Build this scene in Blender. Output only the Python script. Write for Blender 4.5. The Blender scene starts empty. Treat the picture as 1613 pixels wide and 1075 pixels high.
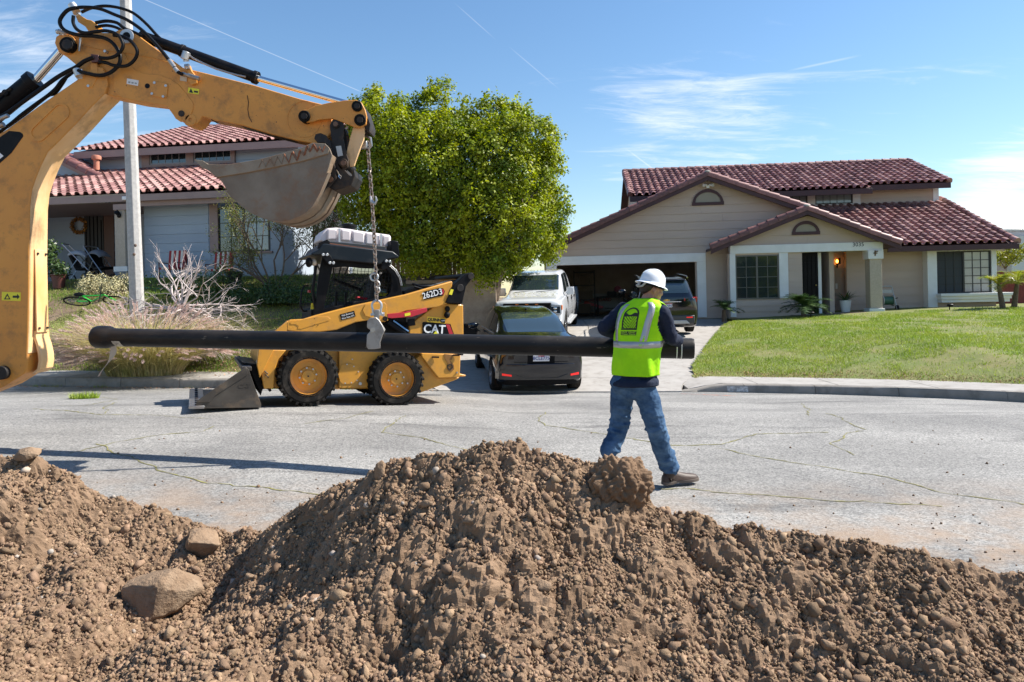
import bpy, math, random
import numpy as np
from mathutils import Vector, Matrix
rad = math.radians
scene = bpy.context.scene
COL = scene.collection
random.seed(7)
rng = np.random.default_rng(11)
FPX, CX, CY, ROLL, CAMZ = 1075.0, 806.5, 465.0, rad(1.2), 1.6
camd = bpy.data.cameras.new('camera')
camd.sensor_width = 36.0
camd.lens = FPX / 1613.0 * 36.0
camd.shift_y = -(537.5 - CY) / 1613.0
camd.clip_end = 3000
cam = bpy.data.objects.new('camera', camd)
COL.objects.link(cam)
cam.matrix_world = Matrix.Translation((0, 0, CAMZ)) @ Matrix.Rotation(rad(90), 4, 'X') @ Matrix.Rotation(-ROLL, 4, 'Z')
scene.camera = cam
camd.dof.use_dof = False
SUN_EL, SUN_AZ = rad(46), rad(80)          # azimuth from +Y towards +X
world = bpy.data.worlds.new('World')
scene.world = world
world.use_nodes = True
wn = world.node_tree; wn.nodes.clear()
def _n(nt, t, **kw):
 n = nt.nodes.new(t)
 for k, v in kw.items(): setattr(n, k, v)
 return n
wo = _n(wn, 'ShaderNodeOutputWorld'); bg = _n(wn, 'ShaderNodeBackground')
sky = _n(wn, 'ShaderNodeTexSky', sky_type='NISHITA', sun_disc=False)
sky.sun_elevation = SUN_EL; sky.sun_rotation = SUN_AZ
sky.altitude = 0; sky.air_density = 1.25; sky.dust_density = 0.15; sky.ozone_density = 4.0
bg.inputs['Strength'].default_value = 0.072
tc = _n(wn, 'ShaderNodeTexCoord')
sep = _n(wn, 'ShaderNodeSeparateXYZ'); wn.links.new(tc.outputs['Generated'], sep.inputs[0])
mx = _n(wn, 'ShaderNodeMath', operation='MAXIMUM'); mx.inputs[1].default_value = 0.02
wn.links.new(sep.outputs['Z'], mx.inputs[0])
ad = _n(wn, 'ShaderNodeMath', operation='ADD'); ad.inputs[1].default_value = 0.12
wn.links.new(mx.outputs[0], ad.inputs[0])
dx = _n(wn, 'ShaderNodeMath', operation='DIVIDE'); dy = _n(wn, 'ShaderNodeMath', operation='DIVIDE')
wn.links.new(sep.outputs['X'], dx.inputs[0]); wn.links.new(ad.outputs[0], dx.inputs[1])
wn.links.new(sep.outputs['Y'], dy.inputs[0]); wn.links.new(ad.outputs[0], dy.inputs[1])
cmb = _n(wn, 'ShaderNodeCombineXYZ')
wn.links.new(dx.outputs[0], cmb.inputs[0]); wn.links.new(dy.outputs[0], cmb.inputs[1])
mp = _n(wn, 'ShaderNodeMapping'); mp.inputs['Rotation'].default_value = (0, 0, rad(-20)); mp.inputs['Scale'].default_value = (0.7, 2.0, 1)
mp.inputs['Location'].default_value = (1.3, 0.4, 0)
wn.links.new(cmb.outputs[0], mp.inputs['Vector'])
n1 = _n(wn, 'ShaderNodeTexNoise'); n1.inputs['Scale'].default_value = 1.0; n1.inputs['Detail'].default_value = 9; n1.inputs['Roughness'].default_value = 0.62; n1.inputs['Distortion'].default_value = 0.9
wn.links.new(mp.outputs[0], n1.inputs['Vector'])
n2 = _n(wn, 'ShaderNodeTexNoise'); n2.inputs['Scale'].default_value = 0.42; n2.inputs['Detail'].default_value = 3
mp2 = _n(wn, 'ShaderNodeMapping'); mp2.inputs['Location'].default_value = (4.1, 2.2, 0)
wn.links.new(cmb.outputs[0], mp2.inputs['Vector']); wn.links.new(mp2.outputs[0], n2.inputs['Vector'])
r1 = _n(wn, 'ShaderNodeMapRange'); r1.inputs['From Min'].default_value = 0.50; r1.inputs['From Max'].default_value = 0.95
r2 = _n(wn, 'ShaderNodeMapRange'); r2.inputs['From Min'].default_value = 0.56; r2.inputs['From Max'].default_value = 0.95
wn.links.new(n1.outputs['Fac'], r1.inputs['Value']); wn.links.new(n2.outputs['Fac'], r2.inputs['Value'])
mu = _n(wn, 'ShaderNodeMath', operation='MULTIPLY'); wn.links.new(r1.outputs[0], mu.inputs[0]); wn.links.new(r2.outputs[0], mu.inputs[1])
def wdir(px, py):
 u, v = px - CX, CY - py
 c, s = math.cos(ROLL), math.sin(ROLL)
 return Vector((u * c + v * s, FPX, v * c - u * s)).normalized()
acc = None
for (px, py, c0, c1, amt) in [(1650, 345, 0.990, 0.9992, .26), (1085, 240, 0.984, 0.9998, .115), (20, 60, 0.955, 0.999, .10), (1250, 150, .95, .999, .02)]:
 vm = _n(wn, 'ShaderNodeVectorMath', operation='DOT_PRODUCT'); vm.inputs[1].default_value = wdir(px, py)
 wn.links.new(tc.outputs['Generated'], vm.inputs[0])
 rr = _n(wn, 'ShaderNodeMapRange', interpolation_type='SMOOTHSTEP'); rr.inputs['From Min'].default_value = c0; rr.inputs['From Max'].default_value = c1; rr.inputs['To Max'].default_value = amt
 wn.links.new(vm.outputs['Value'], rr.inputs['Value'])
 m4 = _n(wn, 'ShaderNodeMath', operation='ADD'); wn.links.new(rr.outputs[0], m4.inputs[0])
 if acc: wn.links.new(acc, m4.inputs[1])
 else: m4.inputs[1].default_value = 0
 acc = m4.outputs[0]
n3 = _n(wn, 'ShaderNodeTexNoise'); n3.inputs['Scale'].default_value = 3.2; n3.inputs['Detail'].default_value = 10; n3.inputs['Roughness'].default_value = .7; n3.inputs['Distortion'].default_value = 1.4
wn.links.new(mp.outputs[0], n3.inputs['Vector'])
ma = _n(wn, 'ShaderNodeMath', operation='MULTIPLY_ADD'); ma.inputs[1].default_value = .42; wn.links.new(n3.outputs['Fac'], ma.inputs[0])
mb_ = _n(wn, 'ShaderNodeMath', operation='MULTIPLY'); mb_.inputs[1].default_value = .58; wn.links.new(n1.outputs['Fac'], mb_.inputs[0]); wn.links.new(mb_.outputs[0], ma.inputs[2])
su = _n(wn, 'ShaderNodeMath', operation='ADD'); wn.links.new(ma.outputs[0], su.inputs[0]); wn.links.new(acc, su.inputs[1])
rz = _n(wn, 'ShaderNodeMapRange', interpolation_type='SMOOTHSTEP'); rz.inputs['From Min'].default_value = .56; rz.inputs['From Max'].default_value = .86; rz.inputs['To Max'].default_value = .9; wn.links.new(su.outputs[0], rz.inputs['Value'])
last = rz.outputs[0]
for (a, b, w, amt) in [((215, -6), (562, 142), 0.0009, .30), ((735, 22), (762, 46), .0010, .28), ((815, 85), (868, 130), .0010, .2), ((1000, 245), (1040, 275), .0016, .35), ((1260,108),(1335,92),.0022,.25)]:
 A, B = wdir(*a), wdir(*b); nrm = A.cross(B).normalized(); mid = (A + B).normalized(); half = math.cos(A.angle(B) / 2 + .004)
 vm = _n(wn, 'ShaderNodeVectorMath', operation='DOT_PRODUCT'); vm.inputs[1].default_value = nrm
 wn.links.new(tc.outputs['Generated'], vm.inputs[0])
 ab = _n(wn, 'ShaderNodeMath', operation='ABSOLUTE'); wn.links.new(vm.outputs['Value'], ab.inputs[0])
 rr = _n(wn, 'ShaderNodeMapRange', interpolation_type='SMOOTHSTEP'); rr.inputs['From Min'].default_value = w; rr.inputs['From Max'].default_value = 0; rr.inputs['To Max'].default_value = amt
 wn.links.new(ab.outputs[0], rr.inputs['Value'])
 vd = _n(wn, 'ShaderNodeVectorMath', operation='DOT_PRODUCT'); vd.inputs[1].default_value = mid
 wn.links.new(tc.outputs['Generated'], vd.inputs[0])
 gt = _n(wn, 'ShaderNodeMapRange', interpolation_type='SMOOTHSTEP'); gt.inputs['From Min'].default_value = half - .0006; gt.inputs['From Max'].default_value = half + .0006
 wn.links.new(vd.outputs['Value'], gt.inputs['Value'])
 m3 = _n(wn, 'ShaderNodeMath', operation='MULTIPLY'); wn.links.new(rr.outputs[0], m3.inputs[0]); wn.links.new(gt.outputs[0], m3.inputs[1])
 m4 = _n(wn, 'ShaderNodeMath', operation='ADD', use_clamp=True); wn.links.new(m3.outputs[0], m4.inputs[0]); wn.links.new(last, m4.inputs[1])
 last = m4.outputs[0]
mixw = _n(wn, 'ShaderNodeMix', data_type='RGBA'); mixw.inputs[7].default_value = (8.2, 8.6, 9.2, 1)
wn.links.new(last, mixw.inputs[0]); hsk = _n(wn, 'ShaderNodeHueSaturation'); hsk.inputs['Saturation'].default_value = 1.10; hsk.inputs['Value'].default_value = 1.20; wn.links.new(sky.outputs[0], hsk.inputs['Color']); wn.links.new(hsk.outputs[0], mixw.inputs[6])
wn.links.new(mixw.outputs[2], bg.inputs['Color']); wn.links.new(bg.outputs[0], wo.inputs['Surface'])
sd = bpy.data.lights.new('sun', 'SUN'); sd.energy = 5.0; sd.angle = rad(0.55); sd.color = (1.0, 0.94, 0.85)
sun = bpy.data.objects.new('sun', sd); COL.objects.link(sun)
TOSUN = Vector((math.sin(SUN_AZ) * math.cos(SUN_EL), math.cos(SUN_AZ) * math.cos(SUN_EL), math.sin(SUN_EL)))
sun.rotation_euler = TOSUN.to_track_quat('Z', 'Y').to_euler(); sun.location = (20, 0, 30)
scene.view_settings.view_transform = 'Standard'
scene.view_settings.look = 'None'
scene.view_settings.exposure = 0.95
scene.view_settings.gamma = 1
scene.view_settings.use_curve_mapping = False
def ray(px, py):
 u, v = px - CX, CY - py
 c, s = math.cos(ROLL), math.sin(ROLL)
 return Vector((u * c + v * s, FPX, v * c - u * s)) / FPX
def W(px, py, d):
 r = ray(px, py); return Vector((r.x * d, d, CAMZ + r.z * d))
class Frame:
 def __init__(s, origin, yaw=0, pitch=0):
  s.M = Matrix.Translation(origin) @ Matrix.Rotation(rad(yaw), 4, 'Z') @ Matrix.Rotation(rad(pitch), 4, 'Y')
  s.I = s.M.inverted()
  s.c = s.I @ Vector((0, 0, CAMZ))
 def hit(s, px, py, yl=0.0):
  d = s.I.to_3x3() @ ray(px, py)
  t = (yl - s.c.y) / d.y
  p = s.c + d * t
  return (p.x, yl, p.z)
 def x(s, px, py, yl=0.0): return s.hit(px, py, yl)[0]
 def z(s, px, py, yl=0.0): return s.hit(px, py, yl)[2]
 def onz(s, px, py, zl):
  d = s.I.to_3x3() @ ray(px, py); t = (zl - s.c.z) / d.z; p = s.c + d * t
  return (p.x, p.y, zl)
def _hash(ix, iy, seed):
 h = (ix.astype(np.int64) * 374761393 + iy.astype(np.int64) * 668265263 + seed * 1442695041) & 0xffffffff
 h = ((h ^ (h >> 13)) * 1274126177) & 0xffffffff
 return ((h ^ (h >> 16)) & 0xffff) / 65535.0
def vnoise(x, y, seed=0):
 ix, iy = np.floor(x), np.floor(y); fx, fy = x - ix, y - iy
 fx = fx * fx * (3 - 2 * fx); fy = fy * fy * (3 - 2 * fy)
 a = _hash(ix, iy, seed); b = _hash(ix + 1, iy, seed); c = _hash(ix, iy + 1, seed); d = _hash(ix + 1, iy + 1, seed)
 return (a * (1 - fx) + b * fx) * (1 - fy) + (c * (1 - fx) + d * fx) * fy
def fbm(x, y, oct=4, seed=0, rough=.5):
 s = 0; a = 1; t = 0
 for i in range(oct):
  s = s + a * vnoise(x * 2 ** i + 17.3 * i, y * 2 ** i - 9.1 * i, seed + i); t += a; a *= rough
 return s / t
def worley(x, y, seed=0):
 ix, iy = np.floor(x), np.floor(y); best = np.full(x.shape, 9.0)
 for ox in (-1, 0, 1):
  for oy in (-1, 0, 1):
   jx = ix + ox; jy = iy + oy
   px = jx + _hash(jx, jy, seed); py = jy + _hash(jx, jy, seed + 77)
   best = np.minimum(best, (px - x) ** 2 + (py - y) ** 2)
 return np.sqrt(best)
MATS = {}
def mat(name, col, rough=.6, metal=0.0, var=None, vscale=4.0, bump=0.0, bscale=60.0, coat=0.0, spec=.5, trans=0.0, alpha=1.0, island=0.0, emit=None, translucent=0.0, dirt=None, dscale=2.5, damount=.5, stretch=(1, 1, 1), bdetail=6, chips=None):
 if name in MATS: return MATS[name]
 m = bpy.data.materials.new(name); m.use_nodes = True; nt = m.node_tree; L = nt.links
 p = nt.nodes['Principled BSDF']; out = nt.nodes['Material Output']
 p.inputs['Base Color'].default_value = (*col, 1); p.inputs['Roughness'].default_value = rough; p.inputs['Metallic'].default_value = metal
 p.inputs['Specular IOR Level'].default_value = spec
 if coat: p.inputs['Coat Weight'].default_value = coat; p.inputs['Coat Roughness'].default_value = .06
 if trans: p.inputs['Transmission Weight'].default_value = trans
 if alpha < 1: p.inputs['Alpha'].default_value = alpha
 if emit: p.inputs['Emission Color'].default_value = (*emit[0], 1); p.inputs['Emission Strength'].default_value = emit[1]
 t = _n(nt, 'ShaderNodeTexCoord'); mpn = _n(nt, 'ShaderNodeMapping'); mpn.inputs['Scale'].default_value = stretch
 L.new(t.outputs['Object'], mpn.inputs['Vector'])
 cur = None
 if var:
  n = _n(nt, 'ShaderNodeTexNoise'); n.inputs['Scale'].default_value = vscale; n.inputs['Detail'].default_value = 7; n.inputs['Roughness'].default_value = .6
  L.new(mpn.outputs[0], n.inputs['Vector'])
  r = _n(nt, 'ShaderNodeMapRange'); r.inputs['From Min'].default_value = .36; r.inputs['From Max'].default_value = .64; L.new(n.outputs['Fac'], r.inputs['Value'])
  mx_ = _n(nt, 'ShaderNodeMix', data_type='RGBA'); mx_.inputs[6].default_value = (*col, 1); mx_.inputs[7].default_value = (*var, 1)
  L.new(r.outputs[0], mx_.inputs[0]); cur = mx_.outputs[2]
 if dirt:
  n = _n(nt, 'ShaderNodeTexNoise'); n.inputs['Scale'].default_value = dscale; n.inputs['Detail'].default_value = 9; n.inputs['Roughness'].default_value = .7
  L.new(mpn.outputs[0], n.inputs['Vector'])
  r = _n(nt, 'ShaderNodeMapRange'); r.inputs['From Min'].default_value = .5; r.inputs['From Max'].default_value = .68; r.inputs['To Max'].default_value = damount; L.new(n.outputs['Fac'], r.inputs['Value'])
  mx_ = _n(nt, 'ShaderNodeMix', data_type='RGBA'); mx_.inputs[7].default_value = (*dirt, 1)
  if cur: L.new(cur, mx_.inputs[6])
  else: mx_.inputs[6].default_value = (*col, 1)
  L.new(r.outputs[0], mx_.inputs[0]); cur = mx_.outputs[2]
  rr = _n(nt, 'ShaderNodeMapRange'); rr.inputs['To Min'].default_value = rough; rr.inputs['To Max'].default_value = min(1, rough + .35); L.new(r.outputs[0], rr.inputs['Value']); L.new(rr.outputs[0], p.inputs['Roughness'])
 if chips:
  for sc_c, thr, c_ in chips:
   n = _n(nt, 'ShaderNodeTexNoise'); n.inputs['Scale'].default_value = sc_c; n.inputs['Detail'].default_value = 4; n.inputs['Roughness'].default_value = .55; L.new(mpn.outputs[0], n.inputs['Vector'])
   r = _n(nt, 'ShaderNodeMapRange'); r.inputs['From Min'].default_value = thr; r.inputs['From Max'].default_value = thr + .015; L.new(n.outputs['Fac'], r.inputs['Value'])
   mx_ = _n(nt, 'ShaderNodeMix', data_type='RGBA'); mx_.inputs[7].default_value = (*c_, 1)
   if cur: L.new(cur, mx_.inputs[6])
   else: mx_.inputs[6].default_value = (*col, 1)
   L.new(r.outputs[0], mx_.inputs[0]); cur = mx_.outputs[2]
 if island:
  g = _n(nt, 'ShaderNodeNewGeometry'); hs = _n(nt, 'ShaderNodeHueSaturation')
  if cur: L.new(cur, hs.inputs['Color'])
  else: hs.inputs['Color'].default_value = (*col, 1)
  r = _n(nt, 'ShaderNodeMapRange'); r.inputs['To Min'].default_value = 1 - island; r.inputs['To Max'].default_value = 1 + island
  L.new(g.outputs['Random Per Island'], r.inputs['Value']); L.new(r.outputs[0], hs.inputs['Value'])
  r2_ = _n(nt, 'ShaderNodeMapRange'); r2_.inputs['To Min'].default_value = .5 - island * .022; r2_.inputs['To Max'].default_value = .5 + island * .022
  mm = _n(nt, 'ShaderNodeMath', operation='FRACT'); ml = _n(nt, 'ShaderNodeMath', operation='MULTIPLY'); ml.inputs[1].default_value = 7.13
  L.new(g.outputs['Random Per Island'], ml.inputs[0]); L.new(ml.outputs[0], mm.inputs[0]); L.new(mm.outputs[0], r2_.inputs['Value']); L.new(r2_.outputs[0], hs.inputs['Hue'])
  cur = hs.outputs[0]
 if cur: L.new(cur, p.inputs['Base Color'])
 if bump:
  n = _n(nt, 'ShaderNodeTexNoise'); n.inputs['Scale'].default_value = bscale; n.inputs['Detail'].default_value = bdetail; n.inputs['Roughness'].default_value = .65
  L.new(mpn.outputs[0], n.inputs['Vector'])
  b = _n(nt, 'ShaderNodeBump'); b.inputs['Strength'].default_value = 1; b.inputs['Distance'].default_value = bump
  L.new(n.outputs['Fac'], b.inputs['Height']); L.new(b.outputs[0], p.inputs['Normal'])
 if translucent:
  tr = _n(nt, 'ShaderNodeBsdfTranslucent'); ms = _n(nt, 'ShaderNodeMixShader'); ms.inputs[0].default_value = translucent
  if cur:
   hs = _n(nt, 'ShaderNodeHueSaturation'); hs.inputs['Value'].default_value = 1.7; hs.inputs['Saturation'].default_value = 1.1; L.new(cur, hs.inputs['Color']); L.new(hs.outputs[0], tr.inputs[0])
  else: tr.inputs[0].default_value = (*[min(1, c * 1.7) for c in col], 1)
  L.new(p.outputs[0], ms.inputs[1]); L.new(tr.outputs[0], ms.inputs[2]); L.new(ms.outputs[0], out.inputs['Surface'])
 MATS[name] = m
 return m
class MB:
 def __init__(s): s.v = []; s.f = []
 def add(s, vs, fs):
  o = len(s.v); s.v += [tuple(v) for v in vs]; s.f += [tuple(o + i for i in f) for f in fs]; return s
 def box(s, x0, x1, y0, y1, z0, z1, M=None):
  vs = [(x, y, z) for x in (x0, x1) for y in (y0, y1) for z in (z0, z1)]
  if M: vs = [M @ Vector(v) for v in vs]
  return s.add(vs, [(0, 1, 3, 2), (4, 6, 7, 5), (0, 4, 5, 1), (2, 3, 7, 6), (0, 2, 6, 4), (1, 5, 7, 3)])
 def hexa(s, a, b):       # two quads of 4 pts
  return s.add(list(a) + list(b), [(3, 2, 1, 0), (4, 5, 6, 7), (0, 1, 5, 4), (1, 2, 6, 5), (2, 3, 7, 6), (3, 0, 4, 7)])
 def beam(s, p0, p1, w, h, up=(0, 0, 1)):
  p0, p1 = Vector(p0), Vector(p1); d = (p1 - p0).normalized(); u = Vector(up)
  r = d.cross(u)
  if r.length < 1e-4: r = d.cross(Vector((1, 0, 0)))
  r.normalize(); u = r.cross(d)
  q = lambda p: [p - r * w / 2 - u * h / 2, p + r * w / 2 - u * h / 2, p + r * w / 2 + u * h / 2, p - r * w / 2 + u * h / 2]
  return s.hexa(q(p0), q(p1))
 def cyl(s, p0, p1, r0, r1=None, n=16, cap=True):
  r1 = r0 if r1 is None else r1
  p0, p1 = Vector(p0), Vector(p1); d = (p1 - p0).normalized()
  a = d.orthogonal().normalized(); b = d.cross(a)
  vs = []
  for p, r in ((p0, r0), (p1, r1)):
   for i in range(n):
    t = 2 * math.pi * i / n; vs.append(p + a * (r * math.cos(t)) + b * (r * math.sin(t)))
  fs = [(i, (i + 1) % n, n + (i + 1) % n, n + i) for i in range(n)]
  if cap: fs += [tuple(range(n - 1, -1, -1)), tuple(range(n, 2 * n))]
  return s.add(vs, fs)
 def tube(s, pts, r, n=8, cap=True, ell=None):
  pts = [Vector(p) for p in pts]; N = len(pts); rs = r if isinstance(r, (list, tuple)) else [r] * N
  a = None; vs = []
  for i, p in enumerate(pts):
   d = (pts[min(i + 1, N - 1)] - pts[max(i - 1, 0)]).normalized()
   a = (d.orthogonal() if a is None else a - d * a.dot(d)).normalized(); b = d.cross(a)
   for k in range(n):
    t = 2 * math.pi * k / n; vs.append(p + a * (rs[i] * math.cos(t)) + b * (rs[i] * math.sin(t)))
  fs = [(i * n + k, i * n + (k + 1) % n, (i + 1) * n + (k + 1) % n, (i + 1) * n + k) for i in range(N - 1) for k in range(n)]
  if cap: fs += [tuple(range(n - 1, -1, -1)), tuple(range((N - 1) * n, N * n))]
  return s.add(vs, fs)
 def lathe(s, prof, c=(0, 0, 0), axis='Z', n=24, M=None):
  vs = []; fs = []
  for (r, h) in prof:
   for k in range(n):
    t = 2 * math.pi * k / n; a, b = r * math.cos(t), r * math.sin(t)
    p = {'Z': (a, b, h), 'Y': (a, h, b), 'X': (h, a, b)}[axis]
    p = Vector(p) + Vector(c)
    vs.append(M @ p if M else p)
  for i in range(len(prof) - 1):
   for k in range(n):
    q = (i * n + k, i * n + (k + 1) % n, (i + 1) * n + (k + 1) % n, (i + 1) * n + k)
    fs.append(q if axis != 'Y' else q[::-1])
  return s.add(vs, fs)
 def ell(s, c, r, n=12, m=8, M=None):
  prof = []
  vs = []; fs = []
  for i in range(m + 1):
   ph = math.pi * i / m
   for k in range(n):
    t = 2 * math.pi * k / n
    p = Vector((c[0] + r[0] * math.sin(ph) * math.cos(t), c[1] + r[1] * math.sin(ph) * math.sin(t), c[2] - r[2] * math.cos(ph)))
    vs.append(M @ p if M else p)
  for i in range(m):
   for k in range(n): fs.append((i * n + k, i * n + (k + 1) % n, (i + 1) * n + (k + 1) % n, (i + 1) * n + k))
  return s.add(vs, fs)
 def prism(s, a, b):      # polygon a (near) and b (far), same count
  n = len(a)
  return s.add(list(a) + list(b), [tuple(range(n)), tuple(range(2 * n - 1, n - 1, -1))] + [(i, n + i, n + (i + 1) % n, (i + 1) % n) for i in range(n)])
 def loft(s, secs, closed=True, cap=True):   # list of rings of equal count
  n = len(secs[0]); vs = [p for r in secs for p in r]; fs = []
  for i in range(len(secs) - 1):
   for k in range(n if closed else n - 1):
    fs.append((i * n + k, i * n + (k + 1) % n, (i + 1) * n + (k + 1) % n, (i + 1) * n + k))
  if cap and closed: fs += [tuple(range(n - 1, -1, -1)), tuple(range((len(secs) - 1) * n, len(secs) * n))]
  return s.add(vs, fs)
 def slab(s, F, pts, y0, y1):   # outline read off the photograph, set on plane y0 and given real thickness to y1
  a = [F.hit(px, py, y0) for px, py in pts]
  return s.prism(a, [(p[0], y1, p[2]) for p in a])
 def mesh(s, name, m, smooth=True, ang=35):
  me = bpy.data.meshes.new(name); me.from_pydata(s.v, [], s.f); me.update()
  bmfix(me)
  if m: me.materials.append(m)
  if smooth: me.shade_smooth(); me.set_sharp_from_angle(angle=rad(ang))
  return me
 def build(s, name, m, parent=None, bevel=0, smooth=True, ang=35, segs=2):
  o = bpy.data.objects.new(name, s.mesh(name, m, smooth, ang)); COL.objects.link(o)
  if parent: o.parent = parent
  if bevel:
   b = o.modifiers.new('bevel', 'BEVEL'); b.width = bevel; b.segments = segs; b.limit_method = 'ANGLE'; b.angle_limit = rad(35); b.harden_normals = False
  return o
import bmesh
def bmfix(me):
 bm = bmesh.new(); bm.from_mesh(me); bmesh.ops.recalc_face_normals(bm, faces=bm.faces); bm.to_mesh(me); bm.free()
def npmesh(name, V, Fq, m, parent=None, smooth=False):   # big meshes from arrays (F: (n,k) array)
 me = bpy.data.meshes.new(name); V = np.asarray(V, dtype=np.float32); Fq = np.asarray(Fq, dtype=np.int32)
 me.vertices.add(len(V)); me.vertices.foreach_set('co', V.ravel())
 k = Fq.shape[1]; me.loops.add(Fq.size); me.loops.foreach_set('vertex_index', Fq.ravel())
 me.polygons.add(len(Fq)); me.polygons.foreach_set('loop_start', np.arange(0, Fq.size, k, dtype=np.int32)); me.polygons.foreach_set('loop_total', np.full(len(Fq), k, dtype=np.int32))
 if smooth: me.polygons.foreach_set('use_smooth', np.ones(len(Fq), dtype=bool))
 me.update(calc_edges=True); me.validate()
 if m: me.materials.append(m)
 o = bpy.data.objects.new(name, me); COL.objects.link(o)
 if parent: o.parent = parent
 return o
def tag(o, label=None, cat=None, group=None, kind=None):
 if label: o['label'] = label
 if cat: o['category'] = cat
 if group: o['group'] = group
 if kind: o['kind'] = kind
 return o
def thing(name, label, cat, frame=None, loc=None, rz=0, group=None, kind=None):
 o = bpy.data.objects.new(name, None); COL.objects.link(o); o.empty_display_size = .2
 if frame: o.matrix_world = frame.M
 elif loc: o.location = loc; o.rotation_euler = (0, 0, rz)
 return tag(o, label, cat, group, kind)
def children(o): return [c for c in bpy.data.objects if c.parent == o]
def copy_tree(o, parent=None):
 kids = {}
 for c in bpy.data.objects:
  if c.parent: kids.setdefault(c.parent.name, []).append(c)
 def rec(a, par):
  c = a.copy(); COL.objects.link(c)
  if par: c.parent = par
  for ch in kids.get(a.name, []): rec(ch, c)
  return c
 return rec(o, parent)
def text_mesh(name, txt, size, m, parent, M, extrude=.002, bold=0.0, align='CENTER', xscale=1.0):
 cu = bpy.data.curves.new(name, 'FONT'); cu.body = txt; cu.size = size; cu.extrude = extrude; cu.align_x = align; cu.align_y = 'CENTER'; cu.offset = bold; cu.resolution_u = 3
 o = bpy.data.objects.new(name, cu); COL.objects.link(o)
 dg = bpy.context.evaluated_depsgraph_get(); me = bpy.data.meshes.new_from_object(o.evaluated_get(dg)); me.name = name
 COL.objects.unlink(o); bpy.data.objects.remove(o)
 me.transform(M @ Matrix.Scale(xscale, 4, (1, 0, 0))); me.materials.clear(); me.materials.append(m)
 o = bpy.data.objects.new(name, me); COL.objects.link(o)
 if parent: o.parent = parent
 return o
FACE = Matrix.Rotation(rad(90), 4, 'X')          # text standing in the XZ plane facing -Y
def blades(name, P, h, w, m, parent=None, lean=.5, segs=1, curl=.3, dirs=None):
 """grass-like blades rooted at P (n,3): one triangle strip each"""
 n = len(P); P = np.asarray(P, float); h = np.broadcast_to(h, (n,)); w = np.broadcast_to(w, (n,))
 a = rng.uniform(0, 2 * np.pi, n) if dirs is None else dirs
 ln = np.abs(rng.normal(0, lean, n)) if np.isscalar(lean) else lean
 dx_, dy_ = np.cos(a), np.sin(a); sx, sy = -dy_, dx_
 V = []; rows = segs + 1
 for i in range(rows):
  t = i / segs; off = ln * h * (t * (1 - curl) + curl * t * t * 1.6); zz = h * t * np.sqrt(np.clip(1 - (ln * .5 * t) ** 2, .1, 1))
  ww = w * (1 - t) if i < segs else w * 0
  cx = P[:, 0] + dx_ * off; cy = P[:, 1] + dy_ * off; cz = P[:, 2] + zz
  if i < segs:
   V.append(np.stack([cx - sx * ww / 2, cy - sy * ww / 2, cz], 1)); V.append(np.stack([cx + sx * ww / 2, cy + sy * ww / 2, cz], 1))
  else: V.append(np.stack([cx, cy, cz], 1))
 k = len(V); V = np.stack(V, 1).reshape(-1, 3); F = []
 base = np.arange(n) * k
 for i in range(segs - 1):
  F.append(np.stack([base + 2 * i, base + 2 * i + 1, base + 2 * i + 3], 1)); F.append(np.stack([base + 2 * i, base + 2 * i + 3, base + 2 * i + 2], 1))
 F.append(np.stack([base + 2 * segs - 2, base + 2 * segs - 1, base + 2 * segs], 1))
 return npmesh(name, V, np.concatenate(F), m, parent)
def leaves(name, C, N, size, m, parent=None, jitter=.6, aspect=.55):
 """leaf quads (folded rhombs) at C with normals near N"""
 n = len(C); C = np.asarray(C, float); N = np.asarray(N, float) + rng.normal(0, jitter, (n, 3)); N /= np.linalg.norm(N, axis=1)[:, None] + 1e-9
 R = rng.normal(0, 1, (n, 3)); A = np.cross(N, R); A /= np.linalg.norm(A, axis=1)[:, None] + 1e-9; B = np.cross(N, A)
 sz = (size * rng.uniform(.6, 1.35, n))[:, None]
 v0 = C - A * sz * .5; v1 = C + B * sz * aspect * .5 + N * sz * .1; v2 = C + A * sz * .5 - N * sz * .1; v3 = C - B * sz * aspect * .5 + N * sz * .1
 V = np.stack([v0, v1, v2, v3], 1).reshape(-1, 3); b = np.arange(n) * 4
 return npmesh(name, V, np.stack([b, b + 1, b + 2, b + 3], 1), m, parent)
# ================================================================ palette
def P_(n, *a, **k): return mat(n, *a, **k)
yellow = P_('yellow_paint', (.62, .285, .03), rough=.42, var=(.56, .26, .035), vscale=3, dirt=(.26, .15, .06), dscale=6, damount=.35, coat=.15, chips=[(70, .72, (.10, .06, .03))])
yellow_worn = P_('worn_yellow_paint', (.68, .295, .05), rough=.5, var=(.60, .25, .045), vscale=2.2, dirt=(.24, .13, .06), dscale=7, damount=.6, bump=.002, bscale=25, chips=[(55, .70, (.06, .035, .02)), (16, .73, (.10, .06, .035))])
yellow_flange = P_('sunlit_yellow_paint', (.74, .48, .25), rough=.55, var=(.66, .37, .13), vscale=3, dirt=(.14, .08, .04), dscale=2.4, damount=.8, bump=.003, bscale=20, stretch=(1, 1, .5))  # paler than the boom sides: the sunlit look is put into this colour
black_paint = P_('black_paint', (.006, .0065, .0085), rough=.35, var=(.009, .009, .011), vscale=5, dirt=(.035, .03, .027), dscale=6, damount=.3, spec=.12)
black_rubber = P_('black_rubber', (.008, .008, .0085), rough=.6, spec=.1, dirt=(.06, .05, .04), dscale=7, damount=.3, bump=.002, bscale=80)
hose_m = P_('hose_rubber', (.006, .006, .007), rough=.38, spec=.18)
tyre_m = P_('tyre_rubber', (.018, .017, .016), rough=.85, spec=.08, dirt=(.085, .072, .06), dscale=6, damount=.6, bump=.002, bscale=120)
chrome = P_('chrome', (.75, .76, .78), rough=.12, metal=1)
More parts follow.
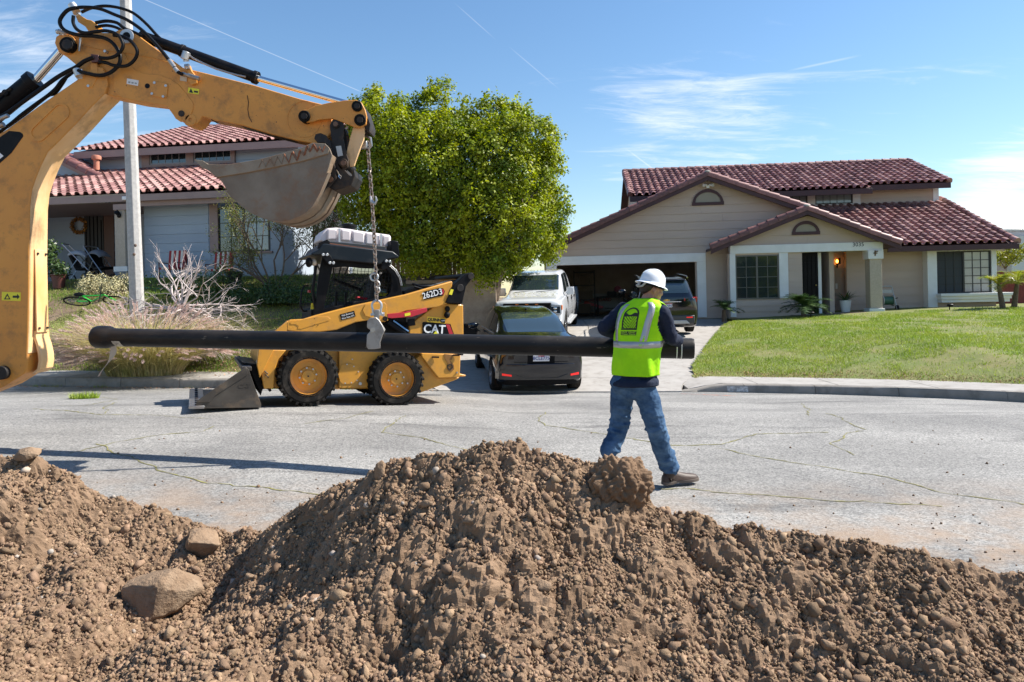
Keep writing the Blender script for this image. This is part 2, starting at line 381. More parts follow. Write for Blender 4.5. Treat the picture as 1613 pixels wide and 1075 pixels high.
steel = P_('steel', (.42, .41, .40), rough=.38, metal=1, dirt=(.22, .12, .07), dscale=9, damount=.5)
galv = P_('galvanised', (.55, .56, .57), rough=.45, metal=.8)
bucket_m = P_('bucket_steel', (.24, .20, .155), rough=.62, metal=.25, var=(.17, .13, .095), vscale=3, dirt=(.26, .12, .055), dscale=4, damount=.6, bump=.003, bscale=30)
dark_steel = P_('dark_worn_steel', (.028, .026, .026), rough=.5, metal=.15, spec=.2, dirt=(.12, .075, .045), dscale=5, damount=.55, bump=.002, bscale=40)
rust = P_('rust_weld', (.25, .09, .04), rough=.8)
concrete = P_('concrete', (.36, .34, .315), rough=.88, var=(.31, .29, .265), vscale=2.5, dirt=(.20, .18, .16), dscale=5, damount=.5, bump=.002, bscale=90)
concrete_old = P_('curb_concrete', (.29, .265, .235), rough=.9, var=(.22, .20, .175), vscale=3, dirt=(.12, .105, .09), dscale=4, damount=.6, bump=.004, bscale=70)
pole_m = P_('pole_concrete', (.46, .445, .43), rough=.9, var=(.36, .35, .34), vscale=14, bump=.003, bscale=120)
white_trim = P_('white_trim', (.76, .76, .76), rough=.6, var=(.70, .70, .69), vscale=3, bump=.001, bscale=90)
tan_siding = P_('tan_siding', (.53, .415, .345), rough=.75, var=(.48, .375, .31), vscale=2, bump=.0015, bscale=90, stretch=(.2, 1, 1))
blue_siding = P_('pale_blue_siding', (.38, .45, .53), rough=.75, var=(.34, .40, .48), vscale=2, bump=.0015, bscale=90, stretch=(.2, 1, 1))
maroon = P_('maroon_fascia', (.060, .018, .022), rough=.5, var=(.045, .014, .018), vscale=4)
mauve_trim = P_('mauve_trim', (.33, .235, .21), rough=.6, var=(.30, .21, .19), vscale=3)
tile_m = [P_('roof_tile_' + n, c, rough=.5, var=v, vscale=9, dirt=(.07, .05, .045), dscale=5, damount=.55, bump=.002, bscale=60) for n, c, v in
          (('red', (.30, .13, .115), (.22, .09, .08)), ('brown', (.21, .09, .08), (.15, .062, .056)), ('pink', (.42, .24, .215), (.32, .16, .14)))]
tile_pale = [P_('pale_roof_tile_' + n, c, rough=.5, var=v, vscale=9, dirt=(.10, .07, .06), dscale=5, damount=.4, bump=.002, bscale=60) for n, c, v in
          (('pink', (.33, .165, .145), (.25, .115, .10)), ('rose', (.23, .10, .09), (.17, .072, .065)), ('light', (.42, .245, .215), (.31, .165, .145)))]
stucco = P_('stucco', (.50, .42, .34), rough=.95, var=(.42, .35, .28), vscale=30, bump=.006, bscale=50)
white_stucco = P_('white_stucco', (.72, .68, .62), rough=.9, bump=.004, bscale=40)
dark_in = P_('garage_wall', (.42, .35, .28), rough=.9, var=(.34, .28, .22), vscale=1.5)
glass_dark = P_('window_glass', (.02, .03, .035), rough=.04, spec=1.0, coat=.8)
glass_car = P_('car_glass', (.025, .04, .045), rough=.03, spec=1.0, coat=1.0)
glass_pale = P_('curtained_glass', (.22, .27, .30), rough=.08, spec=.9, coat=.6, var=(.30, .34, .36), vscale=2)
black_frame = P_('dark_window_frame', (.02, .02, .02), rough=.4)
wood = P_('weathered_wood', (.25, .18, .13), rough=.85, var=(.17, .12, .085), vscale=6, bump=.003, bscale=40, stretch=(6, 6, .4))
bark = P_('bark', (.16, .115, .08), rough=.9, var=(.10, .07, .05), vscale=12, bump=.01, bscale=25)
twig_pale = P_('bare_twig', (.55, .48, .46), rough=.8, var=(.42, .35, .33), vscale=8)
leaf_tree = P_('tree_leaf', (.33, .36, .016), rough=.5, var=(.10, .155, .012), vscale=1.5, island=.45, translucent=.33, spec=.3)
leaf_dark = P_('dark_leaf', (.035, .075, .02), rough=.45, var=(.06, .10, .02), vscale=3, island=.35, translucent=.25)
leaf_olive = P_('olive_leaf', (.11, .13, .03), rough=.5, var=(.17, .17, .04), vscale=3, island=.3, translucent=.3)
palm_leaf = P_('palm_frond', (.04, .085, .03), rough=.4, var=(.07, .12, .03), vscale=4, island=.2, translucent=.2)
palm_sun = P_('sunlit_palm_frond', (.16, .22, .03), rough=.4, var=(.26, .24, .04), vscale=4, island=.25, translucent=.35)
grass_m = P_('lawn_grass', (.17, .26, .022), rough=.6, var=(.29, .34, .05), vscale=1.1, island=.35, translucent=.25)
grass_dry = P_('dry_grass', (.28, .31, .07), rough=.7, var=(.15, .24, .035), vscale=.9, island=.35, translucent=.25)
soil_m = P_('yard_soil', (.21, .145, .095), rough=.95, var=(.13, .085, .055), vscale=2.5, bump=.02, bscale=14)
lawn_soil = P_('lawn_soil', (.11, .15, .025), rough=.95, var=(.18, .17, .055), vscale=1.3, bump=.02, bscale=14)
grass_blade = P_('fountain_grass_blade', (.40, .38, .13), rough=.6, var=(.58, .50, .27), vscale=4, island=.35, translucent=.3)
plume_m = P_('fountain_grass_plume', (.68, .56, .51), rough=.8, var=(.50, .38, .36), vscale=6, island=.25, translucent=.3)
plastic_white = P_('white_plastic', (.78, .77, .76), rough=.4)
plastic_black = P_('black_plastic', (.008, .008, .009), rough=.45, spec=.15)
white_lettering = P_('white_lettering', (.8, .8, .8), rough=.5)
black_lettering = P_('black_lettering', (.01, .01, .01), rough=.5)
red_paint = P_('red_paint', (.45, .02, .035), rough=.4)
yellow_label = P_('yellow_label', (.75, .68, .03), rough=.4)
# ================================================================ terrain heights (metres; the photographer's lens is 1.6 up)
_TY = np.array([0, 3, 6, 8, 9, 9.7, 11, 13, 16]); _TZ = np.array([-.10, -.10, -.07, -.02, .0, -.06, -.14, -.28, -.28])
def road_z(x, y):
 x = np.asarray(x, float); y = np.asarray(y, float)
 s = np.where(x < 0, .25 * (1 - np.exp(np.minimum(x, 0) * .4)), -.015 * np.minimum(x, 12))
 return np.interp(y, _TY, _TZ) + s
def on_surf(px, py, fn):
 r = ray(px, py); lo = None
 prev = 1.0
 for d in np.arange(1.0, 60, .02):
  if CAMZ + r.z * d <= float(fn(r.x * d, d)):
   return Vector((r.x * d, d, float(fn(r.x * d, d))))
 return Vector((r.x * 60, 60, 0))
GP = [(-260, 604.5), (-100, 606.5), (60, 608.5), (180, 610), (300, 611.5), (500, 613.5), (690, 616.5), (800, 618), (917, 619), (1000, 618.7), (1075, 618), (1140, 618), (1200, 619.3), (1300, 621.5), (1400, 624.5), (1500, 628.5), (1613, 634), (1760, 643), (1950, 657)]
G = [on_surf(px, py, road_z) for px, py in GP]
_gx = np.array([g.x for g in G]); _gy = np.array([g.y for g in G]); _gu = np.array([p[0] for p in GP])
def gut_y(x): return np.interp(x, _gx, _gy)
XL, XR = float(G[6].x), float(G[10].x)      # driveway mouth
SW = 1.15                                    # sidewalk width
def dw_z(y, x=0.5):
 g = gut_y(x); z0 = road_z(x, g)
 return z0 + .02 + np.maximum(0, (y - g)) * (.60 - z0) / (24.6 - g)
def ease(t): t = np.clip(t, 0, 1); return t * t * (3 - 2 * t)
def left_z(x, y):
 x = np.asarray(x, float); y = np.asarray(y, float); g = gut_y(x); b = road_z(x, g) + .17
 t = np.clip((y - g - SW) / (21.0 - g - SW), 0, 1)
 hgt = b + (2.32 - b) * (t ** .92)
 low = dw_z(y, -1.0)
 k = ease((x + 4.6) / 2.0) * ease((19.6 - y) / 1.5)          # falls away to the driveway on its right
 k = np.maximum(k, 0)
 return hgt * (1 - k) + np.minimum(low + .05, hgt) * k
def right_z(x, y):
 x = np.asarray(x, float); y = np.asarray(y, float); g = gut_y(x); b = road_z(x, g) + .15
 t = np.clip((y - g - SW) / (21.8 - g - SW), 0, 1)
 top = .58 + .035 * np.clip(x - 6.5, 0, 8)
 e = ease((x - (4.0 + (y - 15.2) * .42)) / 1.6) * .07
 return b + (top - b) * (t ** .85) + e * np.sin(np.pi * np.clip(t, 0, 1))
def grid_sheet(name, xs, ys, fn, m, mask=None, parent=None):
 X, Y = np.meshgrid(xs, ys); Z = fn(X, Y)
 V = np.stack([X, Y, Z], -1).reshape(-1, 3); ny, nx = X.shape
 i = np.arange(ny - 1)[:, None] * nx + np.arange(nx - 1)[None, :]
 Fq = np.stack([i, i + 1, i + nx + 1, i + nx], -1).reshape(-1, 4)
 if mask is not None:
  c = V[Fq].mean(1); Fq = Fq[mask(c[:, 0], c[:, 1])]
 return npmesh(name, V, Fq, m, parent, smooth=True)
gm = MB(); gm.add([(-600, -300, -1.3), (600, -300, -1.3), (600, 900, -1.3), (-600, 900, -1.3)], [(0, 1, 2, 3)])
tag(gm.build('ground', soil_m), kind='structure')
def asphalt():
 m = bpy.data.materials.new('asphalt'); m.use_nodes = True; nt = m.node_tree; L = nt.links; p = nt.nodes['Principled BSDF']; p.inputs['Roughness'].default_value = .82
 t = _n(nt, 'ShaderNodeTexCoord')
 def noise(sc, det, ro, st=(1, 1, 1)):
  mpn = _n(nt, 'ShaderNodeMapping'); mpn.inputs['Scale'].default_value = st; L.new(t.outputs['Object'], mpn.inputs[0])
  n = _n(nt, 'ShaderNodeTexNoise'); n.inputs['Scale'].default_value = sc; n.inputs['Detail'].default_value = det; n.inputs['Roughness'].default_value = ro; L.new(mpn.outputs[0], n.inputs[0]); return n.outputs['Fac']
 def mr(src, a, b, c=0, d=1):
  r = _n(nt, 'ShaderNodeMapRange'); r.inputs[1].default_value = a; r.inputs[2].default_value = b; r.inputs[3].default_value = c; r.inputs[4].default_value = d; L.new(src, r.inputs[0]); return r.outputs[0]
 def mix(f, a, b, bt='MIX'):
  x = _n(nt, 'ShaderNodeMix', data_type='RGBA', blend_type=bt)
  L.new(f, x.inputs[0]) if not isinstance(f, float) else setattr(x.inputs[0], 'default_value', f)
  for i, q in ((6, a), (7, b)):
   if isinstance(q, tuple): x.inputs[i].default_value = (*q, 1)
   else: L.new(q, x.inputs[i])
  return x.outputs[2]
 base = mix(mr(noise(1.1, 6, .6, (.35, 1, 1)), .38, .62), (.21, .205, .198), (.29, .283, .272))
 base = mix(mr(noise(.55, 4, .55), .52, .66, 0, .7), base, (.16, .157, .154))
 base = mix(mr(noise(2.0, 8, .7, (.16, 1.3, 1)), .55, .68, 0, .8), base, (.10, .098, .097))
 base = mix(mr(noise(5, 8, .75, (.6, 1, 1)), .60, .72, 0, .5), base, (.33, .32, .30))
 vo = _n(nt, 'ShaderNodeTexVoronoi'); vo.inputs['Scale'].default_value = 75; L.new(t.outputs['Object'], vo.inputs[0])
 sh = _n(nt, 'ShaderNodeSeparateColor'); L.new(vo.outputs['Color'], sh.inputs[0])
 base = mix(1.0, base, mix(mr(sh.outputs[0], 0, 1), (.55, .55, .55), (1.35, 1.34, 1.3)), 'MULTIPLY')
 g = _n(nt, 'ShaderNodeSeparateXYZ'); L.new(t.outputs['Object'], g.inputs[0])
 near = mr(g.outputs['Y'], 4.3, 6.2, 1, 0); mm = _n(nt, 'ShaderNodeMath', operation='MULTIPLY'); L.new(near, mm.inputs[0]); L.new(mr(noise(1.6, 7, .65), .42, .62), mm.inputs[1])
 base = mix(mm.outputs[0], base, (.30, .21, .14))
 base = mix(mr(noise(1.3, 9, .8, (.5, .9, 1)), .62, .70, 0, .6), base, (.065, .062, .06))
 L.new(base, p.inputs['Base Color'])
 b = _n(nt, 'ShaderNodeBump'); b.inputs['Distance'].default_value = .006; L.new(noise(95, 5, .7), b.inputs['Height']); L.new(b.outputs[0], p.inputs['Normal'])
 return m
asph = asphalt()
xs = np.concatenate([np.linspace(-60, -14, 24), np.linspace(-13.5, 13.5, 200), np.linspace(14, 60, 24)])
tag(grid_sheet('road', xs, np.linspace(-25, 16, 240), road_z, asph, mask=lambda x, y: y < gut_y(x) + .25), kind='structure')
def curb_run(xa, xb, hfn, nseg, name='curb'):
 root = thing(name, None, None, loc=(0, 0, 0), kind='structure')
 for i in range(nseg):
  m = MB(); secs = []
  for t in np.linspace(0, 1, 5):
   x = xa + (xb - xa) * (i + t * .992) / nseg; y = float(gut_y(x)); z = float(road_z(x, y)); h = hfn(x)
   secs.append([(x, y, z - .12), (x, y, z + .01), (x, y + .012, z + h - .03), (x, y + .04, z + h), (x, y + .15, z + h + .002), (x, y + .15, z - .12)])
  m.loft(secs); m.build('curb_stone', concrete_old, root, ang=50)
 return root
XRs = float(G[11].x)
curb_run(-14.0, XL + .02, lambda x: .17 - .17 * float(ease((x - XL + .9) / .9)), 10, 'curb')
curb_run(XR, 13.5, lambda x: .02 + .13 * float(ease((x - XR) / .8)), 9, 'curb')
pm = MB(); secs = []
for t in np.linspace(0, 1, 6):
 x = G[11].x + (G[11].x * .0) + .06 + .36 * t; y = float(gut_y(x)) - .004; z = float(road_z(x, gut_y(x))); secs.append([(x, y, z + .012), (x, y + .012, z + .115)])
pm_o = pm.loft(secs, closed=False, cap=False).build('painted_address_patch', P_('faded_curb_paint', (.62, .62, .62), rough=.8, var=(.30, .29, .28), vscale=22), bpy.data.objects['curb.001'])
def slab_piece(name, xa, xb, ya, yb, zf, m, parent, n=4, thick=.09):
 """one cast slab; ya/yb are functions of x"""
 secs = []
 for t in np.linspace(0, 1, n + 1):
  x = xa + (xb - xa) * t
  row = [(x, ya(x) + (yb(x) - ya(x)) * s) for s in np.linspace(0, 1, 4)]
  top = [(a, b, float(zf(a, b))) for a, b in row]
  secs.append(top + [(a, b, c - thick) for a, b, c in top[::-1]])
 mm = MB(); mm.loft(secs); return mm.build(name, m, parent, ang=40)
def side_z(h):
 return lambda x, y: road_z(x, gut_y(x)) + h + .012 * (y - gut_y(x))
for xa, xb, h, wn_, lab in ((-14, XL - .05, .172, 10, 0), (XR + .15, 13.5, .152, 8, 1)):
 root = thing('sidewalk', None, None, loc=(0, 0, 0), kind='structure')
 for i in range(wn_):
  a = xa + (xb - xa) * i / wn_; b = xa + (xb - xa) * (i + 1) / wn_ - .014
  def zf(x, y, h=h, lab=lab):
   k = float(ease((XL - x) / .9)) if lab == 0 else float(ease((x - XR) / .8))
   return float(side_z(h)(x, y)) * k + (1 - k) * (float(dw_z(y, x)))
  slab_piece('paving_slab', a, b, lambda x: float(gut_y(x)) + .158, lambda x: float(gut_y(x)) + SW, zf, concrete, root)
drv = thing('driveway', None, None, loc=(0, 0, 0), kind='structure')
def dl(y): return -2.3 + .0 * y
def dr(y): return float(np.interp(y, [13, 14.0, 15.2, 21.1, 22.4, 25], [XR + .1, 3.7, 4.0, 6.5, 7.4, 7.4]))
ycuts = [None, 14.35, 16.6, 18.9, 21.2, 24.95]
for j in range(5):
 NCOL = 1 if j == 0 else 2
 for i in range(NCOL):
  mmb = MB(); secs = []
  for t in np.linspace(0, 1, 13):
   row = []
   for s in np.linspace(0, 1, 5):
    f = (i + (t * .996 + .002)) / NCOL
    if j == 0:
     x0 = XL + (XR - XL) * f; y0 = float(gut_y(x0)) + .01; y1 = ycuts[1] - .012; y = y0 + (y1 - y0) * s
     xe = dl(y) + (dr(y) - dl(y)) * f; x = x0 + (xe - x0) * s
    else:
     y = ycuts[j] + (ycuts[j + 1] - .012 - ycuts[j]) * s; x = dl(y) + (dr(y) - dl(y)) * f
    row.append((x, y, float(dw_z(y, .5))if j else float(dw_z(y, x)) * (1 - s) + s * float(dw_z(y, .5))))
   secs.append(row + [(a, b, c - .1) for a, b, c in row[::-1]])
  mmb.loft(secs); mmb.build('concrete_slab', concrete, drv, ang=40)
def lmask(x, y): return (y > gut_y(x) + SW - .12) & (x < -2.2)
yard_l = tag(grid_sheet('left_yard', np.linspace(-45, -2.2, 320), np.concatenate([np.linspace(11, 24, 150), np.linspace(24.5, 60, 20)]), lambda x, y: left_z(x, y) + .05 * (fbm(x * .8, y * .8, 4, 3) - .5) * ease((y - gut_y(x) - SW) / .6), soil_m, lmask), kind='structure')
def edge_r(y): return np.interp(y, [11, 13.0, 14.0, 15.2, 21.1, 22.4, 25, 60], [XR + .6, 3.75, 3.72, 4.0, 6.5, 7.4, 7.4, 7.4])
def rmask(x, y): return (y > gut_y(x) + SW - .1) & (x > edge_r(y) - .02)
tag(grid_sheet('right_lawn', np.linspace(3.0, 45, 400), np.concatenate([np.linspace(10, 24, 200), np.linspace(24.5, 60, 20)]), lambda x, y: right_z(x, y) + .04 * (fbm(x, y, 4, 8) - .5) * ease((y - gut_y(x) - SW) / .5), lawn_soil, rmask), kind='structure')
def scatter(n, x0, x1, y0, y1, mask, dens=None):
 P = np.stack([rng.uniform(x0, x1, n), rng.uniform(y0, y1, n)], 1)
 k = mask(P[:, 0], P[:, 1])
 if dens is not None: k &= rng.uniform(0, 1, n) < dens(P[:, 0], P[:, 1])
 return P[k]
P = scatter(240000, 3.2, 17.5, 11.3, 22.0, rmask, lambda x, y: np.clip((fbm(x * 1.2, y * 1.2, 4, 21) - .38) * 7, .14, 1) * np.clip((y - gut_y(x) - SW) / .5 + .15, .15, 1))
z = right_z(P[:, 0], P[:, 1]) - .01 + .04 * (fbm(P[:, 0], P[:, 1], 4, 8) - .5)
tag(blades('lawn_grass', np.column_stack([P, z]), rng.uniform(.025, .075, len(P)), .014, grass_m, lean=.7), kind='stuff')
P = scatter(230000, -14, -3.0, 12, 22.5, lmask, lambda x, y: np.clip((fbm(x * .9, y * .9, 4, 33) - .26 - .30 * ease((x + 6.5) / 2.5)) * 7, .03, 1))
z = left_z(P[:, 0], P[:, 1]) - .02
tag(blades('yard_grass', np.column_stack([P, z]), rng.uniform(.03, .11, len(P)), .016, grass_dry, lean=.7), kind='stuff')
dry_m = P_('straw', (.42, .27, .12), rough=.8, var=(.3, .17, .08), vscale=3, island=.4)
P = scatter(60000, 3.2, 14, 11, 14.5, rmask, lambda x, y: np.clip(1.1 - (y - gut_y(x) - SW) / .75, 0, 1) * np.clip((fbm(x * 2, y * 2, 3, 5) - .3) * 3, .1, 1))
tag(blades('dry_turf', np.column_stack([P, right_z(P[:, 0], P[:, 1]) - .005]), rng.uniform(.02, .05, len(P)), .014, dry_m, lean=.9), kind='stuff')
litter_m = P_('fallen_leaf', (.33, .17, .10), rough=.8, var=(.5, .32, .2), vscale=9, island=.5)
P = scatter(22000, -9, -2.6, 12.5, 16.5, lambda x, y: (y > gut_y(x) + .2) & (x < XL - .3), lambda x, y: np.clip((y - gut_y(x) - .9) * 1.2, .04, 1) * (.35 + .65 * ease((x + 6) / 1.5)))
zz = np.where(P[:, 1] > gut_y(P[:, 0]) + SW, left_z(P[:, 0], P[:, 1]), road_z(P[:, 0], gut_y(P[:, 0])) + .185) + .012
tag(leaves('leaf_litter', np.column_stack([P, zz]), np.tile([0, 0, 1.], (len(P), 1)), .05, litter_m, jitter=.45), kind='stuff')
P = scatter(5000, -14, XL, 11, 14, lambda x, y: (y < gut_y(x) - .01) & (y > gut_y(x) - .22))
tag(leaves('gutter_leaves', np.column_stack([P, road_z(P[:, 0], P[:, 1]) + .01]), np.tile([0, 0, 1.], (len(P), 1)), .035, litter_m, jitter=.4), kind='stuff')
weed_m = P_('crack_weed', (.27, .25, .08), rough=.9, var=(.12, .11, .05), vscale=9, bump=.003, bscale=80)
def crack(pts, w=.018, lift=.004):
 W_ = [on_surf(px, py, road_z) for px, py in pts]; out = []
 for a, b in zip(W_[:-1], W_[1:]):
  n = max(2, int((b - a).length / .06))
  for k in range(n): out.append(a.lerp(b, k / n))
 out.append(W_[-1]); V = []; F_ = []; off = 0
 N = len(out)
 for i, p in enumerate(out):
  d = (out[min(i + 1, N - 1)] - out[max(0, i - 1)]); d.z = 0; d.normalize(); nn = Vector((-d.y, d.x, 0))
  off = off * .8 + random.gauss(0, .012); ww = w * random.uniform(.25, 1.2)
  for s in (-1, 1):
   q = p + nn * (off + s * ww / 2); V.append((q.x, q.y, float(road_z(q.x, q.y)) + lift))
 for i in range(N - 1): F_.append((2 * i, 2 * i + 1, 2 * i + 3, 2 * i + 2))
 return V, F_
cr = MB()
for pts in [[(1262, 636), (1275, 645), (1272, 655)], [(1300, 652), (1333, 660), (1347, 672), (1362, 678)], [(1362, 680), (1333, 683), (1330, 692), (1308, 700), (1345, 718)],
   [(1305, 682), (1190, 684), (1135, 700), (1060, 703), (1000, 692)], [(1130, 707), (1200, 722), (1300, 738), (1400, 752), (1500, 778), (1613, 797)],
   [(860, 650), (850, 662), (856, 672), (930, 682)], [(600, 682), (670, 692), (735, 712)], [(480, 668), (545, 660), (585, 648)],
   [(150, 700), (210, 722), (262, 742), (330, 762), (420, 772), (520, 786), (600, 806)], [(110, 715), (180, 697), (250, 686), (320, 680), (332, 672)],
   [(50, 645), (100, 648), (165, 655), (235, 655), (330, 660)], [(168, 652), (165, 641), (185, 634)], [(90, 640), (130, 640), (190, 629), (150, 626)],
   [(1000, 770), (1080, 770), (1120, 776)], [(1120, 776), (1300, 790), (1480, 796)], [(640, 655), (620, 668), (600, 682)], [(930, 682), (1000, 692)]]:
 cr.add(*crack(pts))
tag(cr.build('cracks_with_weeds', weed_m), kind='stuff')
def tuft(px, py, n, r, h, m, name='weed_tuft', lab=None, surf=road_z):
 c = on_surf(px, py, surf); a = rng.uniform(0, 6.28, n); q = np.sqrt(rng.uniform(0, 1, n)) * r
 P = np.column_stack([c.x + np.cos(a) * q * 1.6, c.y + np.sin(a) * q, np.zeros(n)]); P[:, 2] = surf(P[:, 0], P[:, 1])
 return blades(name, P, rng.uniform(.4, 1, n) * h, .012, m, lean=.8, segs=2)
t = tuft(133, 628, 380, .14, .13, grass_m); tag(t, 'small tuft of green weed growing out of the asphalt near the left curb', 'weed')
Pg = scatter(26000, -12, XL, 10.5, 14, lambda x, y: (y < gut_y(x) + .02) & (y > gut_y(x) - .14), lambda x, y: np.clip((fbm(x * 1.6, y * 0, 3, 66) - .50) * 6, 0, 1))
tag(blades('gutter_weeds', np.column_stack([Pg, road_z(Pg[:, 0], Pg[:, 1])]), rng.uniform(.02, .07, len(Pg)), .012, grass_dry, lean=.8), kind='stuff')
for pts, c in (([(1072, 621), (1110, 622)], 'red'), ([(1108, 622.5), (1160, 624)], 'orange')):
 v, f = crack(pts, .05, .005); mb = MB(); mb.add(v, f)
 mm = P_('survey_' + c, (.45, .07, .06) if c == 'red' else (.7, .22, .10), rough=.9, var=(.3, .2, .18), vscale=20)
 tag(mb.build('survey_mark', mm), 'faded %s survey paint line on asphalt beside the driveway gutter' % c, 'paint mark')
# ================================================================ spoil heap in front
RP = [(-700, 640, 3.5), (-300, 690, 3.6), (0, 724, 3.7), (30, 718, 3.7), (60, 722, 3.7), (75, 737, 3.72), (120, 758, 3.75), (160, 786, 3.8), (220, 806, 3.85), (300, 836, 3.9), (345, 846, 3.9), (405, 846, 3.8),
      (440, 832, 3.6), (470, 808, 3.5), (520, 780, 3.4), (570, 757, 3.3), (605, 738, 3.25), (640, 724, 3.2), (690, 721, 3.15), (725, 724, 3.12), (745, 714, 3.1), (775, 703, 3.1), (810, 706, 3.1), (840, 719, 3.08), (880, 727, 3.05),
      (915, 732, 3.02), (960, 762, 3.0), (1010, 797, 2.98), (1060, 818, 2.95), (1160, 841, 2.9), (1250, 853, 2.85), (1350, 865, 2.8), (1450, 878, 2.75), (1613, 908, 2.7), (1900, 960, 2.6), (2400, 1020, 2.5)]
RW = [W(*r) for r in RP]
_rx = np.array([p.x for p in RW]); _ry = np.array([p.y for p in RW]); _rz = np.array([p.z for p in RW])
def mound_base(x, y):
 ry = np.interp(x, _rx, _ry); rz = np.interp(x, _rx, _rz)
 f = ry - y; g0 = road_z(x, y)
 front = rz - .04 * (1 - np.exp(-np.maximum(f, 0) * 6)) - np.maximum(f - .02, 0) * .60
 floor = .17 + .06 * np.sin(x * 1.1 + 1) + .16 * ease((-.3 - x) / .8)
 k = .10                                   # soft meeting of slope and floor
 front = k * np.logaddexp(front / k, np.minimum(floor, rz - .1) / k)
 back = rz - np.maximum(-f, 0) * .78 - .02 * (1 - np.exp(-np.maximum(-f, 0) * 8))
 return np.where(f >= 0, np.minimum(front, rz), back), f
def mound_smooth(x, y):
 h, f = mound_base(x, y); w = np.clip(np.abs(f) / .35, 0, 1)
 h = h + w * (.26 * (fbm(x * 1.15 + 3, y * 1.3, 3, 51) - .5) + .10 * (np.abs(fbm(x * 2.6, y * 2.0, 3, 57) - .5) * -2 + .3))
 return h + (.25 + .75 * w) * .10 * (fbm(x * 4.2, y * 4.2, 3, 61) - .5)
def mound_rough(x, y):
 h = .07 * (fbm(x * 10, y * 10, 4, 71) - .5)
 for sc, am, sd_ in ((6, .022, 80), (13, .014, 81), (24, .012, 82), (42, .010, 83)):     # clods at several sizes
  wx = .5 * vnoise(x * sc * .8, y * sc * .8, sd_ + 3); c = worley(x * sc + wx, y * sc - wx, sd_); dens = np.clip((fbm(x * sc * .2, y * sc * .2, 2, sd_ + 9) - .38) * 5, 0, 1)
  h = h + am * np.clip(1 - (c * 1.75) ** 2, 0, 1) ** .5 * dens
 return h + .034 * (fbm(x * 34, y * 34, 3, 93) - .5) + .014 * (fbm(x * 90, y * 90, 2, 91) - .5)
def mound_z(x, y):
 x = np.asarray(x, float); y = np.asarray(y, float); return mound_smooth(x, y) + mound_rough(x, y)
def soilmat():
 m = mat('excavated_soil', (.275, .185, .12), rough=.97, var=(.18, .117, .073), vscale=3.5, bump=.006, bscale=160, spec=.2)
 return m
soil = soilmat()
pale_soil = mat('dry_soil_clod', (.295, .20, .13), rough=.97, var=(.175, .115, .073), vscale=14, spec=.2, island=.3, bump=.004, bscale=120)
xs = np.concatenate([np.arange(-9, -3.6, .06), np.arange(-3.6, 3.3, .0105), np.arange(3.3, 9, .06)]); ys = np.concatenate([np.arange(.6, 1.7, .05), np.arange(1.7, 4.3, .0095), np.arange(4.3, 5.6, .02)])
mound = tag(grid_sheet('soil_mound', xs, ys, mound_z, soil, mask=lambda x, y: mound_base(x, y)[0] > road_z(x, y) - .12), 'long heap of brown excavated soil filling the front of the street', 'dirt mound', kind='stuff')
Vm = np.empty(len(mound.data.vertices) * 3, dtype=np.float32); mound.data.vertices.foreach_get('co', Vm); Vm = Vm.reshape(-1, 3); X_, Y_ = Vm[:, 0].astype(float), Vm[:, 1].astype(float)
hs_ = mound_smooth(X_, Y_); e_ = .03; gx__ = (mound_smooth(X_ + e_, Y_) - mound_smooth(X_ - e_, Y_)) / (2 * e_); gy__ = (mound_smooth(X_, Y_ + e_) - mound_smooth(X_, Y_ - e_)) / (2 * e_)
nl_ = np.sqrt(gx__ ** 2 + gy__ ** 2 + 1); q__ = 1 - .35 * (1 - 1 / nl_); ro = mound_rough(X_ * (1 + 0 * q__), Y_)
Vm[:, 0] = X_ - gx__ / nl_ * ro; Vm[:, 1] = Y_ - gy__ / nl_ * ro; Vm[:, 2] = hs_ + ro / nl_; mound.data.vertices.foreach_set('co', Vm.ravel()); mound.data.update()
mound.data.polygons.foreach_set('use_smooth', np.zeros(len(mound.data.polygons), dtype=bool))
def ico(sub):
 bm = bmesh.new(); bmesh.ops.create_icosphere(bm, subdivisions=sub, radius=1); bm.verts.ensure_lookup_table()
 V = np.array([v.co[:] for v in bm.verts]); F_ = np.array([[v.index for v in f.verts] for f in bm.faces]); bm.free(); return V, F_
IV, IF = ico(1)
OV = np.array([(1, 0, 0), (-1, 0, 0), (0, 1, 0), (0, -1, 0), (0, 0, 1), (0, 0, -1)], float); OF = np.array([(0, 2, 4), (2, 1, 4), (1, 3, 4), (3, 0, 4), (2, 0, 5), (1, 2, 5), (3, 1, 5), (0, 3, 5)])
def clods(name, P, R, m, squash=.75, sink=.25, rough=.22, tiny=False):
 BV, BFc = (OV, OF) if tiny else (IV, IF)
 n = len(P); q = rng.normal(0, 1, (n, 3, 3)); q, _ = np.linalg.qr(q)
 loc = BV[None] * (1 + rng.normal(0, rough, (n, len(BV), 1))) * np.stack([np.ones(n), rng.uniform(.6, 1, n), rng.uniform(.5, .9, n)], 1)[:, None, :]
 V = np.einsum('nij,nkj->nki', q, loc) * R[:, None, None] + P[:, None, :]; V[:, :, 2] += (R * (1 - sink) * .5)[:, None]
 F_ = (BFc[None] + (np.arange(n) * len(BV))[:, None, None]).reshape(-1, 3)
 return npmesh(name, V.reshape(-1, 3), F_, m)
def mpts(n, x0=-3.6, x1=3.3, y0=1.8, y1=4.3):
 x = rng.uniform(x0, x1, n); y = rng.uniform(y0, y1, n); h, f = mound_base(x, y); k = (h > road_z(x, y)) & (fbm(x * 2.2, y * 2.2, 3, 99) > rng.uniform(.18, .56, n)); x, y = x[k], y[k]
 return np.column_stack([x, y, mound_z(x, y)])
P = mpts(430000); P[:, 2] -= .002; tag(clods('soil_crumbs', P, np.exp(rng.normal(-4.95, .36, len(P))), pale_soil, rough=.25, tiny=True), kind='stuff')
